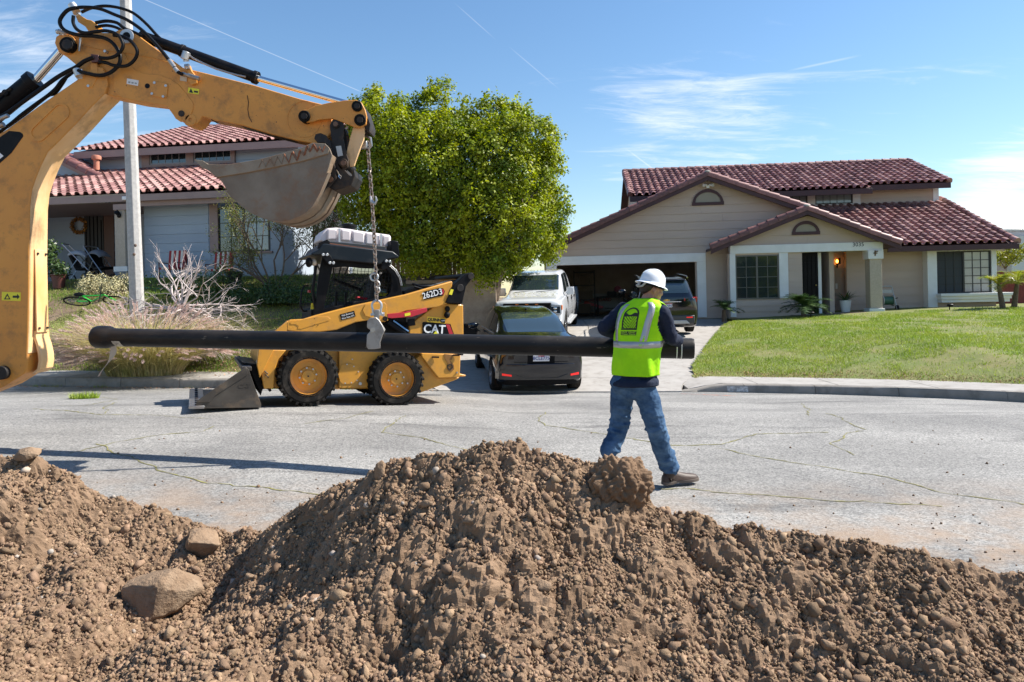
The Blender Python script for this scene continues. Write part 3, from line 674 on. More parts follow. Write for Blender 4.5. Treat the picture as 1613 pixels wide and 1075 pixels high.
P = mpts(26000); P[:, 2] -= .004; tag(clods('soil_clods', P, np.exp(rng.normal(-4.45, .36, len(P))), pale_soil, rough=.3), 'small loose clods and crumbs scattered over the soil heap', 'clods', kind='stuff')
P = mpts(300); gravel_m = mat('grey_pebble', (.34, .27, .21), rough=.85, var=(.28, .25, .22), vscale=20, island=.35)
tag(clods('pebbles', P, np.exp(rng.normal(-4.45, .35, len(P))), gravel_m, rough=.14), 'pebbles and small stones lying in the soil heap', 'pebbles', kind='stuff')
P = np.stack([rng.uniform(-4, 5.5, 2600), rng.uniform(3.9, 9.5, 2600)], 1); P = P[rng.uniform(0, 1, len(P)) < np.exp(-(P[:, 1] - 3.9) * .9)]
P = np.column_stack([P, road_z(P[:, 0], P[:, 1])]); tag(clods('road_crumbs', P, np.exp(rng.normal(-4.9, .4, len(P))), soil), kind='stuff')
def rock(name, px, py, size, m, label, group=None, seed=1, rot=0, tilt=0, cuts=7, sink=.3, subs=3, rgh=.12, cat='rock', lumpy=0):
 c = on_surf(px, py, mound_z); r = random.Random(seed)
 if lumpy: V, F_ = ico(subs)
 else:
  bm = bmesh.new()
  for _ in range(9 + cuts):
   d = Vector((r.gauss(0, 1), r.gauss(0, 1), r.gauss(0, 1))).normalized(); k = (abs(d.x) ** 3 + abs(d.y) ** 3 + abs(d.z) ** 3) ** (-1 / 3); bm.verts.new(d * k * r.uniform(.82, 1.05))
  h_ = bmesh.ops.convex_hull(bm, input=bm.verts); bmesh.ops.delete(bm, geom=[v for v in bm.verts if not v.link_faces], context='VERTS')
  if subs > 2: bmesh.ops.bevel(bm, geom=list(bm.edges), offset=.10, segments=2, affect='EDGES', profile=.6); bmesh.ops.triangulate(bm, faces=bm.faces); bmesh.ops.subdivide_edges(bm, edges=list(bm.edges), cuts=3, use_grid_fill=True)
  else: bmesh.ops.bevel(bm, geom=list(bm.edges), offset=.08, segments=1, affect='EDGES')
  bmesh.ops.triangulate(bm, faces=bm.faces); bm.verts.ensure_lookup_table(); bm.verts.index_update(); V = np.array([v.co[:] for v in bm.verts]); F_ = np.array([[v.index for v in f.verts] for f in bm.faces]); bm.free()
 if lumpy:
  q = V * 3.2 + seed; n3 = (worley(q[:, 0] + q[:, 2] * .7, q[:, 1] - q[:, 2] * .6, seed) + worley(q[:, 0] * 2.1 - q[:, 2], q[:, 1] * 2.1 + q[:, 2] * 1.4, seed + 1) * .5); V = V * (1.12 - lumpy * n3)[:, None]
 V *= (1 + rgh * (fbm(V[:, 0] * 2 + seed, V[:, 1] * 2 + V[:, 2], 4, seed) - .5))[:, None]
 V = V * (1 + .06 * (fbm(V[:, 0] * 9 + seed, V[:, 1] * 9 + V[:, 2] * 7, 3, seed + 4) - .5))[:, None]
 M = Matrix.Rotation(rot, 3, 'Z') @ Matrix.Rotation(tilt, 3, 'Y') @ Matrix.Diagonal(size)
 V = V @ np.array(M).T
 o = npmesh(name, V, F_, m, smooth=False); o.location = (c.x, c.y, c.z + size[2] * (1 - sink * 2) * .6)
 if group: o['group'] = group
 return tag(o, label, cat)
stone_a = mat('sandstone', (.31, .215, .14), rough=.95, spec=.2, var=(.21, .14, .09), vscale=6, dirt=(.40, .30, .21), dscale=9, damount=.5, bump=.014, bscale=45)
rock('boulder', 245, 952, (.215, .13, .12), stone_a, 'large flat brown boulder lying in the hollow between the soil heaps', seed=4, rot=.45, tilt=-.25, cuts=9, sink=.22)
rock('boulder', 322, 880, (.10, .11, .115), stone_a, 'rounded tan boulder standing just behind the large flat boulder', seed=9, rot=.8, tilt=-.2, cuts=6, sink=.2)
rock('boulder', 975, 772, (.125, .10, .118), mat('soil_crusted_stone', (.25, .163, .102), rough=.97, var=(.165, .105, .065), vscale=4, bump=.010, bscale=60, spec=.2), 'big soil crusted boulder on the shoulder of the heap below the worker', seed=12, rot=.2, tilt=.3, cuts=3, sink=.34, rgh=.7, subs=6, lumpy=.20)
rock('boulder', 602, 752, (.045, .04, .05), stone_a, 'small tan rock sticking out of the heap crest', seed=21, rot=.5, cuts=6, sink=.1)
rock('boulder', 45, 728, (.075, .06, .045), stone_a, 'brown rock on top of the soil heap at the left edge', seed=23, rot=.1, cuts=6, sink=.1)
rr_ = random.Random(5); seen_s = set()
sp = [(672, 802), (745, 830), (690, 872), (838, 760), (858, 928), (790, 948), (728, 948), (665, 952), (648, 965), (870, 1035), (838, 1010), (925, 985), (1300, 1020), (1360, 1030), (1140, 1050), (1280, 920), (1490, 930), (1545, 915), (1420, 975), (1190, 960), (1080, 910), (60, 905), (118, 945), (175, 1045), (20, 1040), (395, 915), (330, 960), (290, 915), (190, 800), (475, 1040), (560, 860), (1010, 950), (1105, 1000)]
def stone_label(px, py, s):
 where = 'the left heap' if px < 420 else 'the main heap left flank' if px < 640 else 'the main heap' if px < 960 else 'the heap below the worker' if px < 1220 else 'the heap right of the worker'
 hgt = 'high up' if py < 900 else 'half way down' if py < 980 else 'low down'
 return '%s tan stone %s on %s' % ('large' if s > .028 else 'small' if s < .019 else 'fist sized', hgt, where)
for i, (px, py) in enumerate(sp):
 s = rr_.uniform(.014, .034); lb_s = stone_label(px, py, s)
 if lb_s in seen_s: continue
 seen_s.add(lb_s)
 rock('stone', px, py, (s * rr_.uniform(1, 1.6), s, s * .8), stone_a, stone_label(px, py, s), 'stones in the soil heap', seed=40 + i, rot=rr_.uniform(0, 3), tilt=rr_.uniform(-.4, .4), cuts=6, sink=.15, subs=2, cat='stone')
# ================================================================ house helpers
def pbox(F, x0, y0, x1, y1, ya, yb):
 """box whose front face spans a photo rectangle on local plane ya"""
 a = F.hit(x0, (y0 + y1) / 2, ya)[0]; b = F.hit(x1, (y0 + y1) / 2, ya)[0]
 zt = F.hit((x0 + x1) / 2, y0, ya)[2]; zb = F.hit((x0 + x1) / 2, y1, ya)[2]
 return (min(a, b), max(a, b), ya, yb, zb, zt)
def pb(name, F, rect, ya, yb, m, par, bevel=0):
 return MB().box(*pbox(F, *rect, ya, yb)).build(name, m, par, bevel)
def siding(wall, yl, z0, z1, xint, openings, m, expo=.29, maxlen=3.9, name='plank', off=0):
 z = z0; i = 0; nn = max(1, round((z1 - z0) / expo)); e = (z1 - z0) / nn
 for i in range(nn):
  za = z0 + i * e; zb = za + e; (la, ra), (lb, rb) = xint(za), xint(zb - .002)
  segs = [[la, ra, lb, rb]]
  for (ox0, ox1, oz0, oz1) in openings:
   mid = (za + zb) / 2
   if oz0 < mid < oz1:
    new = []
    for s in segs:
     if ox1 <= s[0] or ox0 >= s[1]: new.append(s); continue
     if s[0] < ox0: new.append([s[0], ox0, s[2], ox0])
     if s[1] > ox1: new.append([ox1, s[1], ox1, s[3]])
    segs = new
  for s in segs:
   L = s[1] - s[0]
   if L < .03: continue
   k = max(1, math.ceil(L / maxlen)); cuts = [0] + sorted((j + random.uniform(-.25, .25)) / k for j in range(1, k)) + [1]
   for c0, c1 in zip(cuts[:-1], cuts[1:]):
    a0 = s[0] + L * c0 + .002; a1 = s[0] + L * c1 - .002
    t0 = s[2] if c0 == 0 else min(max(a0, s[2]), s[3]); t1 = s[3] if c1 == 1 else min(max(a1, s[2]), s[3])
    if t1 - t0 < .01: t1 = t0 + .01
    MB().hexa([(a0, yl - .024, za), (a1, yl - .024, za), (a1, yl, za), (a0, yl, za)], [(t0, yl - .010, zb - .006), (t1, yl - .010, zb - .006), (t1, yl, zb - .006), (t0, yl, zb - .006)]).build(name, m, wall, smooth=False)
def window(par, x0, x1, z0, z1, yl, cols, rows, glass, frame=black_frame, fw=.05, split=False, depth=.08, mw=.018, label=None, gl2=None):
 w = MB()
 for a in ((x0, x1, z0, z0 + fw), (x0, x1, z1 - fw, z1), (x0, x0 + fw, z0 + fw, z1 - fw), (x1 - fw, x1, z0 + fw, z1 - fw)): w.box(a[0], a[1], yl, yl + depth, a[2], a[3])
 if split: xm = (x0 + x1) / 2; w.box(xm - fw * .6, xm + fw * .6, yl + .003, yl + depth, z0 + fw, z1 - fw)
 wo_ = w.build('window', frame, par)
 if label: wo_['label'] = label
 halves = [(x0 + fw, (x0 + x1) / 2 - fw * .6), ((x0 + x1) / 2 + fw * .6, x1 - fw)] if split else [(x0 + fw, x1 - fw)]
 for h, (a, b) in enumerate(halves):
  g = glass if h == 0 or gl2 is None else gl2
  MB().box(a, b, yl + .035, yl + .045, z0 + fw, z1 - fw).build('pane', g, wo_, smooth=False)
  g_ = MB(); c = cols // len(halves)
  for i in range(1, c): xx = a + (b - a) * i / c; g_.box(xx - mw / 2, xx + mw / 2, yl + .02, yl + .034, z0 + fw, z1 - fw)
  for j in range(1, rows): zz = z0 + fw + (z1 - z0 - 2 * fw) * j / rows; g_.box(a, b, yl + .018, yl + .033, zz - mw / 2, zz + mw / 2)
  if g_.v: g_.build('glazing_bar', frame, wo_, smooth=False)
 return wo_
def tile_geo(pw, ph):
 h = .095; L = ph + .05; prof = [(0, 0)]; n = 6
 for i in range(n + 1):
  t = math.pi * (1 - i / n); prof.append((pw * .31 * (1 + math.cos(t)), .012 + h * math.sin(t) ** .8 if 0 < i < n else .012))
 prof = prof[1:] + [(pw * .82, -.004), (pw, .012)]
 V = []; F_ = []
 for s, nn in ((0, .045), (L, 0.0)):
  for u, w in prof: V.append((u, s, w + nn))
 for u, w in prof: V.append((u, .001, w + .045 - .020))
 k = len(prof)
 for i in range(k - 1): F_.append((i, i + 1, k + i + 1, k + i)); F_.append((2 * k + i, 2 * k + i + 1, i + 1, i))
 return np.array(V), np.array(F_)
def tile_roof(par, x0, x1, ye, ze, k, srun, mats, keep=None, pw=.29, ph=.36, budget=0, prio=None, name='roof_tile'):
 """barrel tiles on a slope rising along local +y from the eave; srun = length up the slope"""
 V, F_ = tile_geo(pw, ph); th = math.atan(k); c, s = math.cos(th), math.sin(th)
 R = np.array([[1, 0, 0], [0, c, -s], [0, s, c]])
 nc = int((x1 - x0) / pw); nr = int(srun / ph) + 1; cells = []
 for j in range(nr):
  for i in range(nc):
   x = x0 + i * pw; sl = j * ph; y = ye + sl * c; z = ze + sl * s
   if keep and not keep(x + pw / 2, y + ph * c / 2): continue
   cells.append((x, y, z, random.randrange(3)))
 if prio: cells.sort(key=prio)
 meshes = []
 for q in range(3):
  me = bpy.data.meshes.new(name); me.from_pydata([tuple(v) for v in V], [], [tuple(int(a) for a in f) for f in F_]); me.shade_smooth(); me.set_sharp_from_angle(angle=rad(50)); me.materials.append(mats[q]); meshes.append(me)
 for (x, y, z, q) in cells[:budget]:
  o = bpy.data.objects.new(name, meshes[q]); COL.objects.link(o); o.parent = par; o.location = (x + random.gauss(0, .004), y, z); o.rotation_euler = (th + random.gauss(0, .006), 0, random.gauss(0, .006))
 rest = cells[budget:]
 if rest:
  A = np.array([[a, b, d] for a, b, d, _ in rest]); VV = (V @ R.T)[None] + A[:, None, :] + rng.normal(0, .003, (len(rest), 1, 3))
  FF = (F_[None] + (np.arange(len(rest)) * len(V))[:, None, None]).reshape(-1, 4)
  o = npmesh('roof_tiles', VV.reshape(-1, 3), FF, None, par, smooth=True); me = o.data; me.set_sharp_from_angle(angle=rad(50))
  for m_ in mats: me.materials.append(m_)
  me.polygons.foreach_set('material_index', np.repeat([q for *_, q in rest], len(F_)).astype(np.int32)); o['kind'] = 'stuff'
def rake_tiles(par, p0, p1, mats, r=.10, step=.36, name='ridge_tile', flip=1):
 """overlapping half-round cover tiles laid from low p0 to high p1"""
 p0, p1 = Vector(p0), Vector(p1); L = (p1 - p0).length; n = max(1, round(L / step)); d = (p1 - p0) / n
 dn = d.normalized(); side = dn.cross(Vector((0, 0, 1))).normalized(); up = side.cross(dn)
 vs = []; N = 7; Lh = d.length * 1.12
 prof0 = [(r * 1.12 * math.cos(math.pi * i / N), r * 1.12 * math.sin(math.pi * i / N)) for i in range(N + 1)]; prof0 = [(prof0[0][0], -r * .9)] + prof0 + [(prof0[-1][0], -r * .9)]
 mbb = MB(); secs = []
 for t, sc, lift in ((0, 1.0, .012), (.01, 1.0, .012), (Lh, .86, -.004)): secs.append([tuple(dn * t + side * (a * sc) + up * (b * sc + lift)) for a, b in prof0])
 mbb.loft(secs, closed=True, cap=True)
 ms = [mbb.mesh(name, m_, ang=40) for m_ in mats]
 for i in range(n):
  o = bpy.data.objects.new(name, ms[random.randrange(3)]); COL.objects.link(o); o.parent = par; o.location = p0 + d * i + Vector((random.gauss(0, .004), random.gauss(0, .004), random.gauss(0, .003)))
def plane_hit(F, px, py, ye, ze, k):
 d = F.I.to_3x3() @ ray(px, py); c = F.c
 t = (ze - c.z + k * (c.y - ye)) / (d.z - k * d.y); return c + d * t
def box_part(name, par, m, *b, bevel=0): return MB().box(*b).build(name, m, par, bevel)
# ================================================================ right house
RO = W(873, 500, 24.9); RO.z = .62
RH = Frame(RO, -6)
house = thing('house', 'tan sided house with dark red tile roof and open garage, number 3035', 'house', RH)
gx0 = RH.x(862, 450); gx1 = RH.x(1146, 450)
def zof(px, py, yl): return RH.z(px, py, yl)
apx = RH.hit(1115, 284, 0); lft = RH.hit(866, 396, 0); rgt = RH.hit(1262, 330, 0)
kl = (apx[2] - lft[2]) / (apx[0] - lft[0]); kr = (apx[2] - rgt[2]) / (rgt[0] - apx[0])
def gint(z):
 a = lft[0] if z < lft[2] else lft[0] + (z - lft[2]) / kl
 b = gx1 if z < zof(1146, 372, 0) else (rgt[0] + .2 if z < rgt[2] else apx[0] + (apx[2] - z) / kr)
 a = max(a, lft[0]); return (min(a, apx[0] - .02), max(b, apx[0] + .02))
gw = MB().box(gx0, gx0 + .1, .002, .14, 0, lft[2]).build('wall', tan_siding, house)
ox0, ox1, otop = RH.x(878, 460), RH.x(1097, 460), RH.z(990, 413)
siding(gw, 0, 0, apx[2] - .03, gint, [(ox0 - .1, ox1 + .1, -1, otop + .05)], tan_siding)
gb = MB(); q = lambda x, z: (x, .003, z); q2 = lambda x, z: (x, .12, z)
poly = [(ox0, otop), (lft[0], otop), (lft[0], lft[2]), (apx[0], apx[2] - .02), (rgt[0], rgt[2]), (rgt[0], 2.0), (gx1, 2.0), (gx1, otop)]
gb.prism([q(*p) for p in poly], [q2(*p) for p in poly]); gb.box(ox1, gx1, .003, .12, 0, otop - .002); gb.box(gx0, ox0, .003, .12, 0, otop - .002)
gb.build('sheathing', tan_siding, gw, smooth=False)
hz0, hz1 = RH.z(990, 415.5), RH.z(990, 402)
gt_ = RH.x(1098, 450); gt2 = RH.x(1112, 450); gl2_ = RH.x(877, 440)
box_part('trim_board', house, white_trim, gx0 - .02, gt2, -.07, -.025, hz0, hz1, bevel=.006)
box_part('trim_board', house, white_trim, gt_, gt2, -.068, -.026, .04, hz0 - .002, bevel=.006)
box_part('trim_board', house, white_trim, gx0 - .02, gl2_, -.068, -.026, .04, hz0 - .002, bevel=.006)
box_part('door_stop', house, tan_siding, ox0 - .03, ox1 + .06, -.02, .10, otop - .03, hz0 + .02)
box_part('door_stop', house, tan_siding, ox1 - .02, ox1 + .08, -.02, .10, 0, otop - .03)
gi = MB(); gd = 6.6; gh = 2.75
gi.box(gx0 - .1, gx0 + .02, .13, gd, 0, gh); gi.box(gx1 + .4, gx1 + .5, .13, gd, 0, gh); gi.box(gx0 - .1, gx1 + .5, gd, gd + .1, 0, gh); gi.box(gx0 - .1, gx1 + .5, .13, gd, gh, gh + .06)
gi.build('garage_interior', dark_in, house, smooth=False)
box_part('garage_floor', house, concrete_old, gx0 - .1, gx1 + .5, .0, gd, -.15, .0)
box_part('garage_door', house, white_trim, ox0 + .05, ox1 - .05, .35, 2.9, 2.45, 2.5)
ry = -.42
def gable_roof(pl, pa, pr, y0, y1, th_b=.16, dl_=.0):
 """pl, pa, pr: photo points of the tile-row underside: left end, apex, right end"""
 L_, A_, R_ = (Vector(RH.hit(*p, y0)) for p in (pl, pa, pr))
 for a, b in ((L_, A_), (A_, R_)):
  MB().hexa([(a.x, y0, a.z - th_b), (b.x, y0, b.z - th_b), (b.x, y0, b.z), (a.x, y0, a.z)], [(a.x, y0 + .05, a.z - th_b), (b.x, y0 + .05, b.z - th_b), (b.x, y0 + .05, b.z), (a.x, y0 + .05, a.z)]).build('barge_board', maroon, house, .005)
  MB().hexa([(a.x, y0 + .051, a.z - .05), (b.x, y0 + .051, b.z - .05), (b.x, y0 + .051, b.z + .04), (a.x, y0 + .051, a.z + .04)], [(a.x, y1, a.z - .05), (b.x, y1, b.z - .05), (b.x, y1, b.z + .04), (a.x, y1, a.z + .04)]).build('roof_deck', maroon, house, smooth=False)
 up = Vector((0, .07, .085))
 rake_tiles(house, L_ + up, A_ + up, tile_m[:2] + [tile_m[1]], r=.105); rake_tiles(house, R_ + up, A_ + up, tile_m[:2] + [tile_m[0]], r=.105)
 MB().ell((A_.x, y0 + .1, A_.z + .14), (.12, .14, .07)).build('ridge_cap', mat('mortar', (.30, .28, .25), rough=.9, bump=.01, bscale=30), house)
 return L_, A_, R_
gL, gA, gR = gable_roof((872, 388.5), (1115, 277), (1275, 331), ry, 5.2)
g2y = -.55
bL, bA, bR = gable_roof((1120, 393), (1272, 331), (1420, 386), g2y - .42, 3.2)
def arch_vent(px0, px1, pyb, pyt, yl, par):
 a = RH.hit(px0, pyb, yl); b = RH.hit(px1, pyb, yl); t = RH.hit((px0 + px1) / 2, pyt, yl)
 cx, cz, rx, rz = (a[0] + b[0]) / 2, (a[2] + b[2]) / 2, (b[0] - a[0]) / 2, t[2] - (a[2] + b[2]) / 2
 N = 16; w = .11; o_ = [(cx + rx * math.cos(math.pi * i / N), cz + rz * math.sin(math.pi * i / N)) for i in range(N + 1)]; i_ = [(cx + (rx - w) * math.cos(math.pi * i / N), cz + .1 + (rz - w - .1) * math.sin(math.pi * i / N)) for i in range(N + 1)]
 m_ = MB()
 for i in range(N):
  f = [o_[i], o_[i + 1], i_[i + 1], i_[i]]; m_.hexa([(x, yl - .07, z) for x, z in f], [(x, yl - .026, z) for x, z in f])
 m_.box(cx - rx, cx + rx, yl - .069, yl - .027, cz - .005, cz + .1)
 v = m_.build('gable_vent', maroon, par, smooth=False)
 MB().prism([(x, yl - .035, z) for x, z in i_], [(x, yl - .027, z) for x, z in i_]).build('vent_panel', mat('vent_panel', (.30, .27, .22), rough=.7), v, smooth=False)
arch_vent(1090, 1140, 323.5, 298.5, 0, house); arch_vent(1247, 1291, 370, 348.5, g2y, house)
c = Vector(RH.hit(1115, 293, -.1)); m_ = MB(); m_.box(c.x - .05, c.x + .05, c.y - .02, c.y + .07, c.z - .08, c.z + .02); m_.cyl(c + Vector((-.04, -.03, .02)), c + Vector((-.17, -.14, .0)), .035, .06); m_.cyl(c + Vector((.04, -.03, .02)), c + Vector((.17, -.14, .0)), .035, .06)
m_.build('security_light', plastic_white, house)
wl, wr = RH.x(1147, 450, g2y), RH.x(1264, 450, g2y)
bz0, bz1 = RH.z(1270, 397.5, g2y), RH.z(1270, 384.5, g2y)
aw = RH.hit(1272, 340, g2y); el_, er_ = RH.hit(1128, 392, g2y), RH.hit(1400, 384, g2y)
w2 = box_part('wall', house, tan_siding, wl, wr, g2y + .003, g2y + .14, 0, bz0)
wz0, wz1 = RH.z(1192, 471.5, g2y), RH.z(1192, 402, g2y); wx0, wx1 = RH.x(1158, 440, g2y), RH.x(1227, 440, g2y)
siding(w2, g2y, .02, bz0, lambda z: (wl, wr), [(wx0, RH.x(1241, 440, g2y), wz0 + .02, 9)], tan_siding, expo=.2)
def g2i(z):
 t = (z - bz1) / max(.01, aw[2] - bz1); return (el_[0] + (aw[0] - el_[0]) * t, er_[0] + (aw[0] - er_[0]) * t)
w3 = MB().prism([(el_[0], g2y + .003, bz1), (er_[0], g2y + .003, bz1), (aw[0], g2y + .003, aw[2])], [(el_[0], g2y + .1, bz1), (er_[0], g2y + .1, bz1), (aw[0], g2y + .1, aw[2])]).build('wall', tan_siding, house, smooth=False)
siding(w3, g2y, bz1, aw[2] - .02, g2i, [], tan_siding)
bx0, bx1 = RH.x(1149, 393, g2y), RH.x(1389, 385, g2y)
box_part('beam', house, white_trim, bx0, bx1, g2y - .10, g2y + .16, bz0, bz1, bevel=.006)
box_part('corner_post', house, white_trim, bx0 - .02, wx0, g2y - .099, g2y + .1, .05, bz0 - .002, bevel=.006)
box_part('trim_board', house, white_trim, wx1, RH.x(1241, 440, g2y), g2y - .07, g2y - .025, RH.z(1234, 470, g2y), bz0 - .002, bevel=.006)
wn2 = window(house, wx0, wx1, wz0, wz1, g2y - .04, 4, 4, glass_dark, mat('bronze_frame', (.12, .115, .10), rough=.4), split=True)
box_part('window_head', house, tan_siding, wx0, wx1, g2y - .05, g2y + .02, wz1, bz0 - .002)
text_mesh('house_number', '3035', .19, black_lettering, house, Matrix.Translation((RH.x(1350, 386, g2y), g2y - .104, RH.z(1350, 386, g2y))) @ FACE, .004, .0, xscale=1.0)
pyl = 1.5; dx0, dx1 = RH.x(1264, 440, g2y + .6), RH.x(1287, 440, g2y + .6)
door = box_part('security_door', house, black_paint, wr + .01, dx1, g2y + .5, g2y + .54, .12, bz0)
m_ = MB(); dxm = (wr + dx1) / 2
for i in range(5): xx = wr + .06 + (dx1 - wr - .12) * i / 4; m_.box(xx - .008, xx + .008, g2y + .47, g2y + .49, .2, bz0 - .1)
for zz in (.2, 1.05, 1.35, 1.9): m_.box(wr + .03, dx1 - .03, g2y + .465, g2y + .492, zz, zz + .03)
m_.build('door_grille', plastic_black, door, smooth=False)
MB().ell((dx1 - .09, g2y + .45, 1.1), (.03, .03, .03)).build('door_knob', mat('brass', (.6, .42, .15), rough=.3, metal=1), door)
box_part('door_jamb', house, white_trim, dx1, RH.x(1292, 440, g2y + .6), g2y + .46, g2y + .6, .1, bz0, bevel=.004)
pw_ = box_part('wall', house, tan_siding, dx1 + .1, RH.x(1389, 440, pyl) + .4, pyl + .003, pyl + .1, 0, bz0 + .3)
siding(pw_, pyl, .1, bz0 + .3, lambda z: (RH.x(1299, 440, pyl), RH.x(1386, 440, pyl) + .4), [], tan_siding)
box_part('corner_board', house, tan_siding, RH.x(1292, 440, 1.0), RH.x(1299, 440, 1.0), g2y + .6, pyl + .05, .1, bz0 + .2)
box_part('corner_board', house, tan_siding, RH.x(1354, 440, pyl), RH.x(1363, 440, pyl), pyl - .06, pyl - .026, .1, bz0 + .2)
box_part('porch_ceiling', house, tan_siding, wr, bx1 - .1, g2y + .17, pyl + .1, bz0 + .31, bz0 + .36)
box_part('porch_floor', house, concrete_old, wr - .4, bx1 + .3, g2y - .25, pyl + .1, -.3, .1)
cxa, cxb = RH.x(1368, 440, g2y), RH.x(1387, 440, g2y)
col = box_part('column', house, stucco, cxa, cxb, g2y - .13, g2y + .27, .27, bz0 - .3, bevel=.01)
box_part('column_cap', house, white_trim, cxa - .06, cxb + .04, g2y - .18, g2y + .32, bz0 - .298, bz0 - .002, bevel=.008)
box_part('column_base', house, white_trim, cxa - .06, cxb + .05, g2y - .18, g2y + .32, .1, .268, bevel=.008)
cc = Vector(RH.hit(1380, 399, g2y - .185)); m_ = MB(); m_.box(cc.x - .05, cc.x - .01, cc.y - .01, cc.y + .004, cc.z - .09, cc.z + .09); m_.box(cc.x - .01, cc.x + .06, cc.y - .01, cc.y + .004, cc.z + .04, cc.z + .08); m_.box(cc.x - .08, cc.x + .04, cc.y - .012, cc.y + .002, cc.z - .02, cc.z + .02)
m_.build('door_emblem', mat('bronze', (.10, .06, .03), rough=.4, metal=.6), house)
lc = Vector(RH.hit(1320, 412, pyl - .03)); lamp = thing('wall_lantern', 'lit wall lantern with amber bulb on the porch wall by the front door', 'lantern', loc=RH.M @ lc, rz=rad(-6))
MB().box(-.02, .09, .0, .03, -.1, .12).build('back_plate', black_paint, lamp)
MB().lathe([(0, -.24), (.03, -.22), (.02, -.15), (.045, -.12), (.05, -.1), (0, -.1)], c=(-.06, -.08, 0), n=12).build('lamp_arm', black_paint, lamp)
MB().lathe([(.045, -.1), (.05, .1), (.04, .11)], c=(-.06, -.08, 0), n=12).build('lamp_glass', mat('lamp_glass', (.9, .6, .3), rough=.1, trans=.9), lamp)
MB().ell((-.06, -.08, 0), (.025, .025, .06)).build('bulb', mat('bulb', (1, .45, .12), emit=((1, .40, .08), 9)), lamp)
dc = RH.hit(1317.5, 451, pyl - .03); box_part('doorbell', house, plastic_white, dc[0] - .04, dc[0] + .04, pyl - .05, pyl - .024, dc[2] - .1, dc[2] + .1, bevel=.006)
ryl = 1.0; rb = RH.z(1430, 489, ryl); rbz = RH.z(1430, 394, ryl)
rx0, rx1 = bx1 - .6, RH.x(1568, 440, ryl)
w4 = box_part('wall', house, tan_siding, rx0, rx1, ryl + .003, ryl + .15, -.4, rbz + .5)
sy = ryl - .35
sx0, sx1 = RH.x(1476, 440, sy), RH.x(1562, 440, sy)
siding(w4, ryl, rb - .05, rbz + .45, lambda z: (rx0, rx1), [(sx0 - .2, sx1 + .1, RH.z(1520, 466, sy), 9)], tan_siding)
wb0, wb1 = RH.z(1519, 462, sy), RH.z(1519, 395.5, sy)
box_part('corner_post', house, white_trim, RH.x(1461, 440, sy), sx0, sy - .02, ryl, rb + .02, wb1 + .3, bevel=.006)
box_part('trim_board', house, white_trim, sx1, RH.x(1570, 440, sy), sy - .018, ryl, wb0 - .05, wb1 + .3, bevel=.006)
box_part('trim_board', house, white_trim, sx0, sx1, sy - .019, ryl, wb1 + .002, wb1 + .3, bevel=.006)
window(house, sx0, sx1, wb0, wb1, sy + .02, 6, 5, mat('insect_screen', (.035, .04, .045), rough=.7), split=True, gl2=glass_pale, mw=.022)
s1 = RH.x(1598, 468, sy - .3)
box_part('window_ledge', house, white_trim, sx0 - .05, s1, sy - .34, ryl - .005, wb0 - .10, wb0, bevel=.008)
box_part('window_ledge', house, white_trim, sx0 - .01, s1 - .08, sy - .29, ryl - .006, wb0 - .21, wb0 - .102, bevel=.008)
box_part('window_ledge', house, white_trim, sx0 + .02, s1 - .12, sy - .25, ryl - .007, wb0 - .32, wb0 - .212, bevel=.008)
box_part('wall', house, tan_siding, sx0, sx1 + .15, sy + .05, ryl - .01, rb - .2, wb0 - .322)
ey = ryl - .75; ez = (RH.z(1500, 388, ey) + RH.z(1600, 383.5, ey)) / 2; ex1 = RH.x(1605, 384, ey); KR = .43
hitw = plane_hit(RH, 1400, 323, ey, ez, KR); w2y = hitw.y
top_y = plane_hit(RH, 1478, 316, ey, ez, KR).y
def keep_low(x, y):
 zz = ez + KR * (y - ey)
 g = bA.z - abs(x - bA.x) * (bA.z - bR.z) / (bR.x - bA.x) if x > bA.x else 99
 if zz < g - .0: return False
 if y > w2y - .02 and x < RH_x2: return False
 return y < top_y
RH_x2 = RH.x(1477, 300, w2y)
tile_roof(house, RH.x(1290, 360, w2y - 2), ex1 - .02, ey - .04, ez + .03, KR, (top_y - ey) / math.cos(math.atan(KR)) + .3, tile_m, keep_low, budget=250, prio=lambda c_: c_[1] - c_[0] * .05)
dk = MB(); dk.hexa([(bA.x, ey + .03, ez - .06), (ex1 - .03, ey + .03, ez - .06), (ex1 - .03, ey + .03, ez + .01), (bA.x, ey + .03, ez + .01)], [(bA.x, top_y, ez - .06 + KR * (top_y - ey - .03)), (ex1 - .03, top_y, ez - .06 + KR * (top_y - ey - .03)), (ex1 - .03, top_y, ez + .01 + KR * (top_y - ey - .03)), (bA.x, top_y, ez + .01 + KR * (top_y - ey - .03))])
tz = ez + KR * (top_y - ey); dk.hexa([(RH_x2 - .3, top_y + .01, tz - .1), (ex1 - .03, top_y + .01, tz - .1), (ex1 - .03, top_y + .01, tz), (RH_x2 - .3, top_y + .01, tz)], [(RH_x2 - .3, top_y + 4, tz - 1.8), (ex1 - .03, top_y + 4, tz - 1.8), (ex1 - .03, top_y + 4, tz - 1.7), (RH_x2 - .3, top_y + 4, tz - 1.7)])
dk.build('roof_deck', maroon, house, smooth=False)
box_part('fascia', house, maroon, RH.x(1398, 392, ey), ex1, ey - .03, ey + .02, ez - .17, ez + .02, bevel=.005)
rake_tiles(house, (ex1 - .02, ey + .05, ez + .09), (ex1 - .02, top_y, tz + .09), tile_m, r=.10)
MB().hexa([(ex1 - .02, ey, ez - .15), (ex1 + .02, ey, ez - .15), (ex1 + .02, ey, ez + .04), (ex1 - .02, ey, ez + .04)], [(ex1 - .02, top_y, tz - .15), (ex1 + .02, top_y, tz - .15), (ex1 + .02, top_y, tz + .04), (ex1 - .02, top_y, tz + .04)]).build('barge_board', maroon, house)
